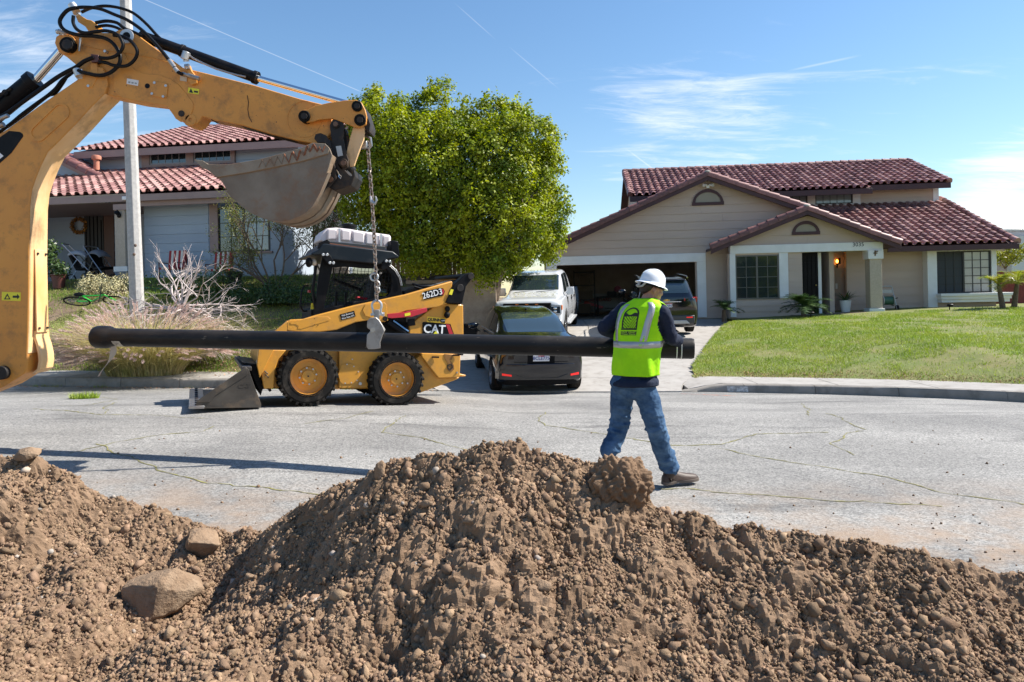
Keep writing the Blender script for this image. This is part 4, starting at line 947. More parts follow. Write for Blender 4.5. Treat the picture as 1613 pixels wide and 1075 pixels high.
MB().prism([(rx1 - .1, ryl + .16, 0), (rx1 - .1, 9, 0), (rx1 - .1, 9, ez), (rx1 - .1, top_y, tz - .12), (rx1 - .1, ryl + .16, ez + .2)], [(rx1, ryl + .16, 0), (rx1, 9, 0), (rx1, 9, ez), (rx1, top_y, tz - .12), (rx1, ryl + .16, ez + .2)]).build('wall', tan_siding, house, smooth=False)
u_y = w2y; uz0 = RH.z(1400, 326, u_y) - .3; ueR = u_y - .55; ueL = u_y - .95
uez = RH.z(1440, 290.5, ueR); ux1 = RH.x(1497, 287, ueR); ux0 = RH.x(992, 310, ueL)
KU = .43
rid = plane_hit(RH, 1430, 256, ueR, uez, KU); rid2 = plane_hit(RH, 1150, 266, ueR, uez, KU); uy_r = (rid.y + rid2.y) / 2; uz_r = uez + KU * (uy_r - ueR)
uwl, uwr = ux0 + .35, RH_x2
w5 = box_part('wall', house, tan_siding, uwl, uwr, u_y + .003, u_y + .15, uz0, uez + .15)
ww = [(1283, 1342, 305.5, 321.5), (1236, 1271, 309, 324)]
ops = [(RH.x(1225, 315, u_y), RH.x(1354, 315, u_y), 0, 99)]
siding(w5, u_y, uz0 + .1, uez + .1, lambda z: (uwl, uwr - .08), ops, tan_siding)
box_part('corner_board', house, white_trim, uwr - .2, uwr + .02, u_y - .045, u_y - .001, uz0, uez + .1)
tb = mat('pinkish_white_trim', (.66, .62, .61), rough=.6)
m_ = MB(); zt_, zb_ = RH.z(1313, 304, u_y), RH.z(1313, 327, u_y); z0_, z1_ = RH.z(1313, 322, u_y), RH.z(1313, 306, u_y)
xa, xb = RH.x(1225, 315, u_y), RH.x(1354, 315, u_y); xw = [RH.x(a, 315, u_y) for a in (1236, 1271, 1283, 1342)]
for b in ((xa, xb, zb_, z0_), (xa, xb, z1_, zt_ + .25), (xa, xw[0], z0_, z1_), (xw[1], xw[2], z0_, z1_), (xw[3], xb, z0_, z1_)): m_.box(b[0], b[1], u_y - .10, u_y - .03, b[2], b[3])
m_.build('window_surround', tb, house, smooth=False)
window(house, xw[2], xw[3], z0_, z1_, u_y - .07, 5, 1, glass_pale, split=False); window(house, xw[0], xw[1], z0_, z1_, u_y - .07, 3, 1, glass_pale)
jx = RH.x(1372, 295, ueL)
sl = (uy_r - ueR) / math.cos(math.atan(KU)); slL = (uy_r - ueL) / math.cos(math.atan(KU))
gk = (gA.z - gL.z) / (gA.x - gL.x)
tile_roof(house, jx, ux1 - .02, ueR - .04, uez + .03, KU, sl - .1, tile_m, None, budget=0)
tile_roof(house, ux0 + .02, jx, ueL - .04, uez - (ueR - ueL) * KU + .03, KU, slL - .1, tile_m, None, budget=0)
dk = MB()
for xa_, xb_, ya_ in ((ux0, jx, ueL), (jx + .001, ux1 - .02, ueR)):
 z_ = uez - (ueR - ya_) * KU
 for (a, b, za, zb) in ((ya_ + .03, uy_r, z_ - .06, uz_r - .06), ):
  dk.hexa([(xa_, a, za), (xb_, a, za), (xb_, a, za + .07), (xa_, a, za + .07)], [(xa_, b, zb), (xb_, b, zb), (xb_, b, zb + .07), (xa_, b, zb + .07)])
 dk.hexa([(xa_, uy_r + .002, uz_r - .06), (xb_, uy_r + .002, uz_r - .06), (xb_, uy_r + .002, uz_r), (xa_, uy_r + .002, uz_r)], [(xa_, uy_r + 4, uz_r - 1.78), (xb_, uy_r + 4, uz_r - 1.78), (xb_, uy_r + 4, uz_r - 1.72), (xa_, uy_r + 4, uz_r - 1.72)])
 MB().box(xa_, xb_ + (.05 if ya_ == ueL else .03), ya_ - .03, ya_ + .02, z_ - .20, z_ + .02).build('fascia', maroon, house, .004)
dk.build('roof_deck', maroon, house, smooth=False)
rake_tiles(house, (ux0 + .05, uy_r, uz_r + .07), (ux1 - .05, uy_r, uz_r + .07), tile_m, r=.11)
rake_tiles(house, (ux0 + .02, ueL, uez - (ueR - ueL) * KU + .10), (ux0 + .02, uy_r, uz_r + .09), tile_m, r=.10)
rake_tiles(house, (ux1 - .03, ueR, uez + .09), (ux1 - .03, uy_r, uz_r + .09), tile_m, r=.10)
for xx in (uwl, uwr - .1):
 MB().prism([(xx, u_y + .16, uz0), (xx, u_y + 7, uz0), (xx, u_y + 7, uez), (xx, uy_r, uz_r - .15), (xx, u_y + .16, uez + .12)], [(xx + .1, u_y + .16, uz0), (xx + .1, u_y + 7, uz0), (xx + .1, u_y + 7, uez), (xx + .1, uy_r, uz_r - .15), (xx + .1, u_y + .16, uez + .12)]).build('wall', tan_siding, house, smooth=False)
box_part('rear_wall', house, tan_siding, gx0, ex1 - .6, 11.2, 11.4, -.3, 3.0)
bed = MB(); bed.box(RH.x(1300, 495, -.9), RH.x(1660, 490, -.9), -1.0, -.8, -.35, RH.z(1500, 489.5, -.9)).build('garden_edging', mat('dark_brick_edge', (.12, .075, .065), rough=.9, var=(.2, .15, .13), vscale=8, bump=.01, bscale=20), house, .01)
box_part('planting_soil', house, soil_m, RH.x(1390, 495, -.8), RH.x(1640, 490, -.8), -.8, ryl, -.4, RH.z(1500, 490.5, -.8))
gp = lambda x, y, z: RH.M @ Vector((x, y, z))
bxc = RH.x(940, 480, 5.6)
wbd = thing('whiteboard', 'white board with red lettering leaning at the back of the open garage', 'board', loc=gp(bxc, 5.8, 0), rz=rad(-6))
za, zb = RH.z(940, 506, 5.8), RH.z(940, 463, 5.8)
MB().box(-1.45, 1.15, 0, .04, .15, zb).build('board', mat('board_face', (.34, .34, .33), rough=.6), wbd)
text_mesh('lettering', 'N. CORE BOARD', .20, mat('dark_red_lettering', (.25, .02, .02), rough=.6), wbd, Matrix.Translation((-.1, -.004, zb - .28)) @ FACE, .002, .004)
shf = thing('storage_shelf', 'tall dark storage shelf against the left wall of the garage', 'shelf', loc=gp(gx0 + 1.35, 4.2, 0), rz=rad(-6))
m_ = MB()
for z in (.1, .7, 1.3, 1.85): m_.box(-.45, .45, -.3, .3, z, z + .04)
for x in (-.45, .41):
 for y in (-.3, .26): m_.box(x, x + .04, y, y + .04, 0, 1.95)
m_.build('frame', black_paint, shf)
for i, (z, w, h) in enumerate([(.14, .5, .4), (.74, .7, .35), (1.34, .45, .4)]): MB().box(-w / 2, w / 2, -.25, .2, z, z + h).build('storage_box', mat('cardboard', (.10, .07, .045), rough=.9), shf, .01)
mw_ = thing('workbench', 'low dark workbench with tools at the back of the open garage', 'workbench', loc=gp(RH.x(968, 490, 5.0), 5.0, 0), rz=rad(-6))
m_ = MB(); m_.box(-.8, .8, -.3, .3, .78, .84)
for x in (-.75, .69):
 for y in (-.27, .21): m_.box(x, x + .06, y, y + .06, 0, .78)
m_.box(-.74, .74, -.25, .25, .3, .33); m_.build('bench_frame', black_paint, mw_)
MB().box(-.3, .1, -.2, .2, .84, 1.05).box(.2, .5, -.15, .2, .84, .98).build('toolbox', plastic_black, mw_, .01)
MB().lathe([(0, 0), (.14, .02), (.16, .1), (.13, .2), (.05, .26), (0, .26)], c=(.15, -.1, 1.02), n=14).build('bowl', mat('dusty_pink', (.35, .08, .12), rough=.6), mw_)
MB().beam((-1.3, -.2, .6), (-.5, -.2, .35), .05, .12).build('sawhorse', red_paint, mw_)
def strap_plant(name, loc, n, L, w, m, label, cat, droop=.8, parent=None, zoff=0, up=.9):
 root = thing(name, label, cat, loc=loc) if parent is None else parent
 mb = MB()
 for i in range(n):
  a = i * 2.399 + random.uniform(-.2, .2); el = up * random.uniform(.45, 1.15) * (1.15 - .6 * i / n); pts = []; l = L * random.uniform(.75, 1.1)
  for t in np.linspace(0, 1, 6):
   r_ = l * t * math.cos(el); z = l * t * math.sin(el) - droop * l * t * t * .35
   pts.append((Vector((math.cos(a) * r_, math.sin(a) * r_, z + zoff)), w * (math.sin(math.pi * min(1, t * .85 + .15)) ** .6) * (1 - t * .75)))
  s = Vector((-math.sin(a), math.cos(a), 0)); V = []; F_ = []
  for p, ww in pts: V += [p - s * ww / 2 + Vector((0, 0, ww * .15)), p, p + s * ww / 2 + Vector((0, 0, ww * .15))]
  for k in range(5): F_ += [(3 * k, 3 * k + 1, 3 * k + 4, 3 * k + 3), (3 * k + 1, 3 * k + 2, 3 * k + 5, 3 * k + 4)]
  mb.add(V, F_)
 return root, mb.build('leaves', m, root)
def palm(loc, th, n, L, m, label, group=None, leaflets=22, lean=(0, 0)):
 root = thing('palm', label, 'palm', loc=loc, group=group)
 top = Vector((lean[0], lean[1], th)); MB().tube([(0, 0, -.05), top * .5, top], [.09, .075, .06], 9).build('trunk', bark, root)
 mb = MB(); rc = MB()
 for i in range(n):
  a = i * 2.399 + random.uniform(-.25, .25); el = random.uniform(.25, 1.35); l = L * random.uniform(.75, 1.1); prev = None; pts = []
  for t in np.linspace(0, 1, 9):
   r_ = l * t * math.cos(el * (1 - .25 * t)); z = l * t * math.sin(el) - .55 * l * t * t; pts.append(top + Vector((math.cos(a) * r_, math.sin(a) * r_, z)))
  rc.tube(pts, [.010 * (1 - .7 * k / 8) for k in range(9)], 4)
  s = Vector((-math.sin(a), math.cos(a), 0))
  for k in range(leaflets):
   t = .15 + .85 * k / leaflets; f = t * 8; j = min(7, int(f)); p = pts[j].lerp(pts[j + 1], f - j); d = (pts[j + 1] - pts[j]).normalized()
   for sg in (-1, 1):
    ll = l * .30 * math.sin(math.pi * min(1, t * .8 + .15)) + .03; e = p + (s * sg * .85 + d * .5 + Vector((0, 0, random.uniform(-.25, .25)))) * ll
    w = d * .016; mb.add([p - w, p + w, e], [(0, 1, 2)])
 mb.build('fronds', m, root, smooth=False); rc.build('frond_stems', m, root)
 return root
def rz_ground(x, y): return float(right_z(x, y))
pc = Vector(RH.hit(1332, 489, .2)); pc.z = .1; pot = thing('plant_pot', 'white tapered pot on the porch holding a dark spiky agave', 'plant pot', loc=RH.M @ pc)
MB().lathe([(.001, 0), (.13, 0), (.17, .25), (.19, .44), (.175, .45), (.165, .42), (.001, .40)], n=20).build('pot', plastic_white, pot)
strap_plant('agave', RH.M @ (pc + Vector((0, 0, .42))), 26, .62, .085, palm_leaf, 'dark green spiky agave with arching leaves in the white porch pot', 'agave', droop=.7)
hc = Vector(RH.hit(1398, 490, .2)); hc.z = RH.z(1398, 490, .2); reel = thing('hose_reel', 'grey hose reel cart leaning by the porch column', 'hose reel', loc=RH.M @ hc, rz=rad(-6))
gp_m = mat('grey_plastic', (.33, .37, .40), rough=.5)
m_ = MB()
for s in (-1, 1): m_.tube([(s * .25, -.2, 0), (s * .24, -.05, .35), (s * .2, .08, .8)], .018, 8)
m_.tube([(-.2, .08, .8), (-.18, .09, .86), (.18, .09, .86), (.2, .08, .8)], .018, 8); m_.box(-.2, .2, .05, .09, .62, .74); m_.build('cart_frame', gp_m, reel)
MB().cyl((-.17, .0, .36), (.17, .0, .36), .15, n=20).build('hose_drum', mat('green_hose', (.03, .10, .07), rough=.5, bump=.01, bscale=30), reel)
MB().cyl((-.19, 0, .36), (-.165, 0, .36), .2, n=20).cyl((.165, 0, .36), (.19, 0, .36), .2, n=20).build('drum_flange', gp_m, reel)
MB().cyl((-.3, -.12, .1), (-.24, -.12, .1), .1, n=18).cyl((.24, -.12, .1), (.3, -.12, .1), .1, n=18).build('cart_wheel', plastic_black, reel)
MB().beam((.2, 0, .4), (.34, -.02, .45), .03, .03).build('crank', plastic_black, reel)
p = W(1141, 507, 22.9); palm((p.x, p.y, rz_ground(p.x, p.y)), .35, 14, .75, palm_leaf, 'small dark palm beside the white post between garage and window')
p = W(1266, 505, 22.3); palm((p.x, p.y, rz_ground(p.x, p.y)), .30, 34, 1.0, palm_leaf, 'bushy dark green palm in front of the front door', leaflets=26)
p = W(1580, 490, 21.6); palm((p.x, p.y, rz_ground(p.x, p.y)), .70, 12, .95, palm_sun, 'yellow green young palm at the right end of the window ledge', lean=(-.12, 0))
p = W(1597, 490, 21.9); palm((p.x, p.y, rz_ground(p.x, p.y)), .75, 13, 1.05, palm_sun, 'taller yellow green palm by the red fence at the edge of the lawn', lean=(.12, 0))
for px, lb in ((1277, 'small black garden light near the front door palm'), (1496, 'small black garden light in front of the right wing')):
 p = W(px, 500, 21.7); o = thing('garden_light', lb, 'garden light', loc=(p.x, p.y, rz_ground(p.x, p.y))); MB().cyl((0, 0, 0), (0, 0, .12), .015, n=8).build('stake', plastic_black, o); MB().ell((0, -.04, .15), (.11, .08, .05)).build('lamp_head', plastic_black, o)
fr = thing('fence', 'dark red wooden board fence right of the tan house', 'fence', loc=W(1566, 485, 26.5)); fr.location.z = .7
redw = mat('red_fence_board', (.20, .035, .028), rough=.75, var=(.15, .028, .022), vscale=5, bump=.003, bscale=30)
hgt = 1.6 + (465 - 446.5) * 26.5 / 1075 - .7
for i in range(34): MB().box(i * .15, i * .15 + .143, 0, .02, -.2, hgt + random.uniform(-.01, .01)).build('board', redw, fr, smooth=False)
MB().box(0, 5.1, .021, .06, .3, .4).box(0, 5.1, .021, .06, 1.3, 1.4).build('rail', redw, fr)
nb = thing('house', 'pale stucco neighbouring building behind the red fence', 'house', loc=W(1560, 470, 36)); nb.location.z = 0; nf = Frame(nb.location, 0)
x0 = nf.x(1594, 420); zt = nf.z(1600, 372)
MB().box(x0, x0 + 14, 0, 9, -.5, zt).build('wall', mat('pale_stucco', (.62, .63, .66), rough=.9, bump=.004, bscale=30), nb)
MB().box(nf.x(1585, 400), x0 - .002, .4, 8, -.5, nf.z(1585, 386)).build('wall', mat('pinkish_stucco', (.55, .46, .43), rough=.9), nb)
MB().box(nf.x(1599, 370), nf.x(1640, 370), 1, 3, zt + .002, nf.z(1600, 363)).build('chimney', mat('chimney_grey', (.35, .36, .37), rough=.9), nb, .02)
MB().box(nf.x(1597, 370), nf.x(1650, 370), .9, 3.1, nf.z(1600, 363) + .002, nf.z(1600, 359)).build('chimney_cap', steel, nb, .01)
nfr = MB().hexa([(nf.x(1560, 386), -.4, nf.z(1570, 386)), (x0 - .01, -.4, nf.z(1570, 386)), (x0 - .01, -.4, nf.z(1570, 384)), (nf.x(1560, 386), -.4, nf.z(1570, 384))], [(nf.x(1560, 386), 4, nf.z(1570, 372)), (x0 - .01, 4, nf.z(1570, 372)), (x0 - .01, 4, nf.z(1570, 370)), (nf.x(1560, 386), 4, nf.z(1570, 370))]).build('roof', tile_m[2], nb)
# ================================================================ left house
LO = W(80, 430, 22.2); LO.z = 2.32
LH = Frame(LO, -8)
lh = thing('house', 'pale blue sided house with pink tile roof and shaded porch, number 3065', 'house', LH)
def lb(name, rect, ya, yb, m, par=lh, bevel=0): return pb(name, LH, rect, ya, yb, m, par, bevel)
bz = LH.z(270, 322); wxa, wxb = LH.x(228, 380), LH.x(445, 380)
wz0, wz1 = LH.z(385, 397), LH.z(385, 326); wa, wb_ = LH.x(343, 360), LH.x(425, 360)
lw = MB().box(wxa, wxb, .003, .15, -.6, wz0 - .02).box(wxa, wa, .003, .15, wz0 - .02, bz + .3).box(wb_, wxb, .003, .15, wz0 - .02, bz + .3).build('wall', blue_siding, lh, smooth=False)
siding(lw, 0, -.3, bz + .2, lambda z: (wxa, wxb), [(wa - .3, wb_ + .05, wz0, 9)], blue_siding)
lb('trim_board', (330, 322, 343, 398), -.06, -.001, mauve_trim)
window(lh, wa, wb_, wz0, wz1, -.02, 4, 3, glass_dark, split=True, gl2=glass_pale)
box_part('window_sill', lh, mauve_trim, wa, wb_ + .1, -.1, 0, wz0 - .06, wz0 - .002)
lb('fascia', (205, 309, 440, 321), -.62, -.55, mauve_trim); 
py_ = 2.9
pwl = lb('wall', (-60, 318, 240, 440), py_ + .003, py_ + .12, blue_siding)
dA, dB = LH.x(135, 380, py_), LH.x(181, 380, py_)
siding(pwl, py_, -.3, LH.z(140, 322, py_) + .6, lambda z: (LH.x(-60, 380, py_), LH.x(228, 380, py_)), [(dA, dB, -1, LH.z(150, 322, py_) + .3)], blue_siding)
box_part('side_wall', lh, blue_siding, wxa - .02, wxa + .1, .151, py_, -.6, bz + .3)
door = box_part('front_door', lh, mat('dark_door', (.03, .025, .022), rough=.5), dA, LH.x(165, 380, py_), py_ - .06, py_ - .01, -.05, LH.z(150, 322, py_))
m_ = MB(); a, b = dA + .08, LH.x(165, 380, py_) - .08; zt = LH.z(150, 335, py_)
for i in range(5): x = a + (b - a) * i / 4; m_.box(x - .01, x + .01, py_ - .085, py_ - .062, .2, zt - .3 + .25 * math.sin(math.pi * i / 4))
m_.build('door_grille', black_paint, door, smooth=False)
box_part('door_frame', lh, mat('brown_door', (.12, .055, .035), rough=.5), LH.x(165.5, 380, py_), dB, py_ - .05, py_ - .005, -.05, LH.z(150, 328, py_))
box_part('side_wall', lh, blue_siding, LH.x(-62, 380, 0) - .1, LH.x(-62, 380, 0), -.5, py_, -.6, bz + .3)  # unseen end wall, added to keep light from the left off the porch
box_part('porch_floor', lh, concrete_old, LH.x(-60, 380, -.6), wxa, -.6, py_, -.5, -.06)
lb('beam', (-60, 311, 199, 323), -.75, -.55, mat('tan_beam', (.42, .35, .28), rough=.7))
box_part('porch_ceiling', lh, mauve_trim, LH.x(-60, 350, 0), wxa, -.549, py_, LH.z(100, 318, -.6), LH.z(100, 316, -.6))
text_mesh('house_number', '3065', .23, black_lettering, lh, Matrix.Translation((LH.x(164, 316, -.75), -.756, LH.z(164, 316.5, -.75))) @ FACE, .004, .004, xscale=1.15)
lcol = lb('column', (181, 330, 197, 420), -.72, -.3, stucco, bevel=.01); lb('column_cap', (178, 322, 199, 331), -.76, -.26, mauve_trim); lb('column_base', (179, 420, 200, 428), -.76, -.26, white_trim)
cc = Vector(LH.hit(188, 337, -.74)); MB().ell((cc.x, -.76, cc.z - .05), (.07, .05, .08)).cyl((cc.x, -.72, cc.z + .02), (cc.x, -.84, cc.z + .1), .02).lathe([(.01, -.02), (.07, .02), (.05, .1), (0, .12)], c=(cc.x, -.86, cc.z - .03), n=10).build('porch_lamp', black_paint, lh)
MB().box(LH.x(195, 314, -.76), LH.x(203, 314, -.76), -.86, -.76, LH.z(199, 316, -.76), LH.z(199, 310, -.76)).build('camera_light', plastic_white, lh, .02)
K = .36; ey = -.75; ezl = (LH.z(120, 309, ey) + LH.z(320, 304, ey)) / 2
wy2 = plane_hit(LH, 330, 264, ey, ezl, K).y
xl0, xl1 = LH.x(-80, 300, ey), LH.x(478, 300, ey)
sl = (wy2 - ey) / math.cos(math.atan(K))
tile_roof(lh, xl0, xl1, ey - .04, ezl + .02, K, sl - .2, tile_pale, None, pw=.30, ph=.36, budget=240, prio=lambda c_: c_[1] - c_[0] * .04)
MB().hexa([(xl0, ey + .03, ezl - .07), (xl1, ey + .03, ezl - .07), (xl1, ey + .03, ezl), (xl0, ey + .03, ezl)], [(xl0, wy2, ezl - .07 + K * (wy2 - ey)), (xl1, wy2, ezl - .07 + K * (wy2 - ey)), (xl1, wy2, ezl + K * (wy2 - ey)), (xl0, wy2, ezl + K * (wy2 - ey))]).build('roof_deck', maroon, lh, smooth=False)
box_part('fascia', lh, mauve_trim, xl0, xl1, ey - .02, ey + .02, ezl - .20, ezl + .0)
gy = plane_hit(LH, 140, 281, ey, ezl, K).y
A_ = Vector(LH.hit(60, 232, gy)); B_ = Vector(LH.hit(196, 300, gy)); 
MB().prism([(A_.x, gy, A_.z - .1), (LH.x(170, 283, gy), gy, LH.z(170, 288, gy)), (A_.x, gy, LH.z(60, 290, gy))], [(A_.x, gy + .12, A_.z - .1), (LH.x(170, 283, gy), gy + .12, LH.z(170, 288, gy)), (A_.x, gy + .12, LH.z(60, 290, gy))]).build('wall', blue_siding, lh, smooth=False)
MB().hexa([(A_.x, gy - .32, A_.z - .17), (B_.x, gy - .32, B_.z - .17), (B_.x, gy - .32, B_.z), (A_.x, gy - .32, A_.z)], [(A_.x, gy - .27, A_.z - .17), (B_.x, gy - .27, B_.z - .17), (B_.x, gy - .27, B_.z), (A_.x, gy - .27, A_.z)]).build('barge_board', mauve_trim, lh)
MB().hexa([(A_.x, gy - .26, A_.z - .05), (B_.x, gy - .26, B_.z - .05), (B_.x, gy - .26, B_.z + .03), (A_.x, gy - .26, A_.z + .03)], [(A_.x, wy2 + 1, A_.z - .05), (B_.x, wy2 + 1, B_.z - .05), (B_.x, wy2 + 1, B_.z + .03), (A_.x, wy2 + 1, A_.z + .03)]).build('roof_deck', tile_pale[1], lh)
up = Vector((0, -.02, .08))
rake_tiles(lh, (B_.x, gy - .3, B_.z + .09), (A_.x, gy - .3, A_.z + .09), [tile_pale[1], tile_m[0], tile_pale[1]], r=.13, step=.42)
for q_ in range(1, 5):
 rake_tiles(lh, (B_.x, gy - .3 + q_ * .32, B_.z + .06), (A_.x, gy - .3 + q_ * .32, A_.z + .06), tile_pale, r=.10, step=.36, name='roof_tile')
vc = plane_hit(LH, 152, 255, ey, ezl, K); MB().lathe([(.10, -.15), (.10, .22), (.16, .24), (.17, .32), (.16, .38), (.11, .40), (.11, .36), (0, .36)], c=(LH.x(152, 256, gy + .3), gy + .3, LH.z(152, 262, gy + .3)), n=14).build('roof_vent', mat('terracotta', (.50, .20, .13), rough=.8), lh)
uzb = LH.z(300, 275, wy2) - .4; uer = wy2 - .5; uez = LH.z(300, 230, uer); 
ul, ur = LH.x(60, 250, wy2), LH.x(470, 250, wy2)
uw = box_part('wall', lh, blue_siding, ul, ur, wy2 + .003, wy2 + .15, uzb, uez + .1)
o1 = [LH.x(a, 245, wy2) for a in (238, 296, 307, 366)]; oz0, oz1 = LH.z(300, 258, wy2), LH.z(300, 238, wy2)
siding(uw, wy2, uzb, uez + .05, lambda z: (ul, ur), [(LH.x(226, 250, wy2), LH.x(372, 250, wy2), uzb, 99)], blue_siding)
m_ = MB()
for b in ((LH.x(226, 250, wy2), LH.x(372, 250, wy2), uzb, oz0), (LH.x(226, 250, wy2), LH.x(372, 250, wy2), oz1, uez + .1), (LH.x(226, 250, wy2), o1[0], oz0, oz1), (o1[1], o1[2], oz0, oz1), (o1[3], LH.x(372, 250, wy2), oz0, oz1)): m_.box(b[0], b[1], wy2 - .12, wy2 - .03, b[2], b[3])
m_.build('window_surround', mauve_trim, lh, smooth=False)
window(lh, o1[0], o1[1], oz0, oz1, wy2 - .08, 5, 1, glass_dark, frame=mat('grey_frame', (.3, .3, .32), rough=.5)); window(lh, o1[2], o1[3], oz0, oz1, wy2 - .08, 5, 1, glass_dark, frame=mat('grey_frame', (.3, .3, .32), rough=.5))
K2 = .36; ry_ = plane_hit(LH, 300, 205, uer, uez, K2).y; rz_ = uez + K2 * (ry_ - uer)
ul2, ur2 = LH.x(118, 230, uer), LH.x(485, 220, uer)
tile_roof(lh, ul2, ur2, uer - .04, uez + .02, K2, (ry_ - uer) / math.cos(math.atan(K2)) - .1, tile_pale, None, pw=.30, ph=.36, budget=0)
dk = MB(); dk.hexa([(ul2, uer + .03, uez - .07), (ur2, uer + .03, uez - .07), (ur2, uer + .03, uez), (ul2, uer + .03, uez)], [(ul2, ry_, rz_ - .07), (ur2, ry_, rz_ - .07), (ur2, ry_, rz_), (ul2, ry_, rz_)])
dk.hexa([(ul2, ry_ + .002, rz_ - .07), (ur2, ry_ + .002, rz_ - .07), (ur2, ry_ + .002, rz_), (ul2, ry_ + .002, rz_)], [(ul2, ry_ + 4, rz_ - 1.5), (ur2, ry_ + 4, rz_ - 1.5), (ur2, ry_ + 4, rz_ - 1.43), (ul2, ry_ + 4, rz_ - 1.43)])
dk.build('roof_deck', maroon, lh, smooth=False)
box_part('fascia', lh, mauve_trim, ul2 - .03, ur2, uer - .03, uer + .02, uez - .26, uez)
rake_tiles(lh, (ul2, ry_, rz_ + .07), (ur2, ry_, rz_ + .07), tile_pale, r=.11)
box_part('rear_wall', lh, blue_siding, ul, ur, wy2 + 5, wy2 + 5.2, -.5, uez + .3)
for x in (ul, ur - .1): box_part('end_wall', lh, blue_siding, x, x + .1, wy2 + .16, wy2 + 4.99, -.5, uez + .1)
box_part('end_wall', lh, blue_siding, wxb - .1, wxb, .16, wy2, -.6, ezl + .2)
cw = thing('wall', 'cream stucco wall at the right end of the pale blue house', 'wall', loc=W(472, 420, 23.3)); cw.location.z = 1.6; cf = Frame(cw.location, 6)
cw.matrix_world = cf.M
MB().box(0, cf.x(548, 380), 0, .2, -.8, cf.z(500, 322)).build('stucco_panel', white_stucco, cw, .01); MB().box(-.03, cf.x(548, 380), -.03, .23, cf.z(500, 322) + .002, cf.z(500, 319)).build('coping', stucco, cw, .01)
pb_ = W(218, 498, 14.9); pz = float(left_z(pb_.x, pb_.y)); pt = W(198, 0, 14.9)
pole = thing('street_pole', 'tall pale concrete street light pole rising out of the grass', 'pole', loc=(pb_.x, pb_.y, pz))
top = Vector((pt.x - pb_.x, 0, pt.z - pz)); ext = top * 1.25; m_ = MB(); secs = []
for t in (0, 1):
 c = ext * t; r = .155 - .045 * t; secs.append([(c.x + r * 1.0 * math.cos(math.pi / 8 + k * math.pi / 4), c.y + r * math.sin(math.pi / 8 + k * math.pi / 4), c.z - (.3 if t == 0 else 0)) for k in range(8)])
m_.loft(secs); m_.build('shaft', pole_m, pole, .012, ang=25)
for px, py in ((214, 387), (212, 401)):
 c = W(px, py, 14.75); MB().ell((c.x - pb_.x, c.y - pb_.y - .02, c.z - pz), (.03, .03, .035), 8, 6).build('bolt', mat('rusty', (.12, .08, .06), rough=.8), pole)
MB().tube([ext, ext + Vector((.3, -.4, .5)), ext + Vector((1.2, -1.6, .8))], .04, 8).build('lamp_arm', galv, pole); MB().ell(ext + Vector((1.4, -1.9, .78)), (.18, .4, .09)).build('lamp_head', galv, pole)
fc = W(228, 570, 13.9); fz = float(left_z(fc.x, fc.y)); fg = thing('fountain_grass', 'large pale fountain grass clump with feathery pink plumes around the pole base', 'ornamental grass', loc=(fc.x, fc.y, fz))
n = 4200; a = rng.uniform(0, 2 * np.pi, n); r_ = np.sqrt(rng.uniform(0, 1, n)) * .55
Pb = np.column_stack([np.cos(a) * r_ * 1.35, np.sin(a) * r_ * .7, np.zeros(n)])
Pb[:, 2] = left_z(Pb[:, 0] + fc.x, Pb[:, 1] + fc.y) - fz - .02
blades('grass_blade', Pb, rng.uniform(.6, 1.55, n), .017, grass_blade, fg, lean=np.clip(.30 + r_ * 1.5 + rng.normal(0, .28, n), 0, 1.9), segs=6, curl=.9, dirs=a + rng.normal(0, .45, n))
n = 620; mbp = MB(); V = []; F_ = []
for i in range(n):
 a0 = random.uniform(0, 2 * math.pi); el = math.acos(random.uniform(.25, .98)); L = random.uniform(1.05, 1.5); d = Vector((math.cos(a0) * math.sin(el) * 1.15, math.sin(a0) * math.sin(el) * .8, math.cos(el)))
 p0 = Vector((math.cos(a0) * .35, math.sin(a0) * .25, .1)); tip = p0 + d * L * .85; bend = Vector((d.x * .5, d.y * .4, -.16)); e = (d + bend).normalized()
 l = random.uniform(.18, .32); prev = None
 N = 15
 for k in range(N):                       # bottle-brush of fine bristles
  t = k / N; c = tip + e * (l * t) + Vector((0, 0, -.05 * t * t)); w = .038 * math.sin(math.pi * (t * .8 + .14)) + .006
  for q_ in range(5):
   b = Vector((random.gauss(0, 1), random.gauss(0, 1), random.gauss(0, 1))).normalized() * w + e * w * 1.3; s = e.cross(b).normalized() * .0060
   o = len(V); V += [c - s, c + s, c + b]; F_.append((o, o + 1, o + 2))
 o = len(V); s = e.orthogonal().normalized() * .003; V += [tip - s - e * .45, tip + s - e * .45, tip + e * l]; F_.append((o, o + 1, o + 2))
npmesh('plume', np.array([tuple(v) for v in V]), np.array(F_), plume_m, fg)['kind'] = 'stuff'
def branch_tree(mb, p, d, L, r, depth, spread=.7, up=.15, nch=(2, 3), curve=.25, tips=None, minr=.004, taper=.62, lfac=.72):
 pts = [Vector(p)]; dd = Vector(d).normalized(); n = 4
 for i in range(n):
  dd = (dd + Vector((random.gauss(0, curve), random.gauss(0, curve), random.gauss(0, curve) + up)) * .35).normalized(); pts.append(pts[-1] + dd * (L / n))
 mb.tube(pts, [r * (1 - (1 - taper) * i / n) for i in range(n + 1)], 6 if r > .02 else 4, cap=False)
 if depth == 0 or r < minr:
  if tips is not None: tips.append(pts[-1]); tips.append(pts[2])
  return
 for k in range(random.randint(*nch)):
  j = random.choice([2, 3, 4]) if k else 4
  nd = (dd + Vector((random.gauss(0, spread), random.gauss(0, spread), random.gauss(0, spread * .7)))).normalized()
  branch_tree(mb, pts[j], nd, L * lfac * random.uniform(.75, 1.15), r * taper * random.uniform(.75, 1), depth - 1, spread, up, nch, curve, tips, minr, taper, lfac)
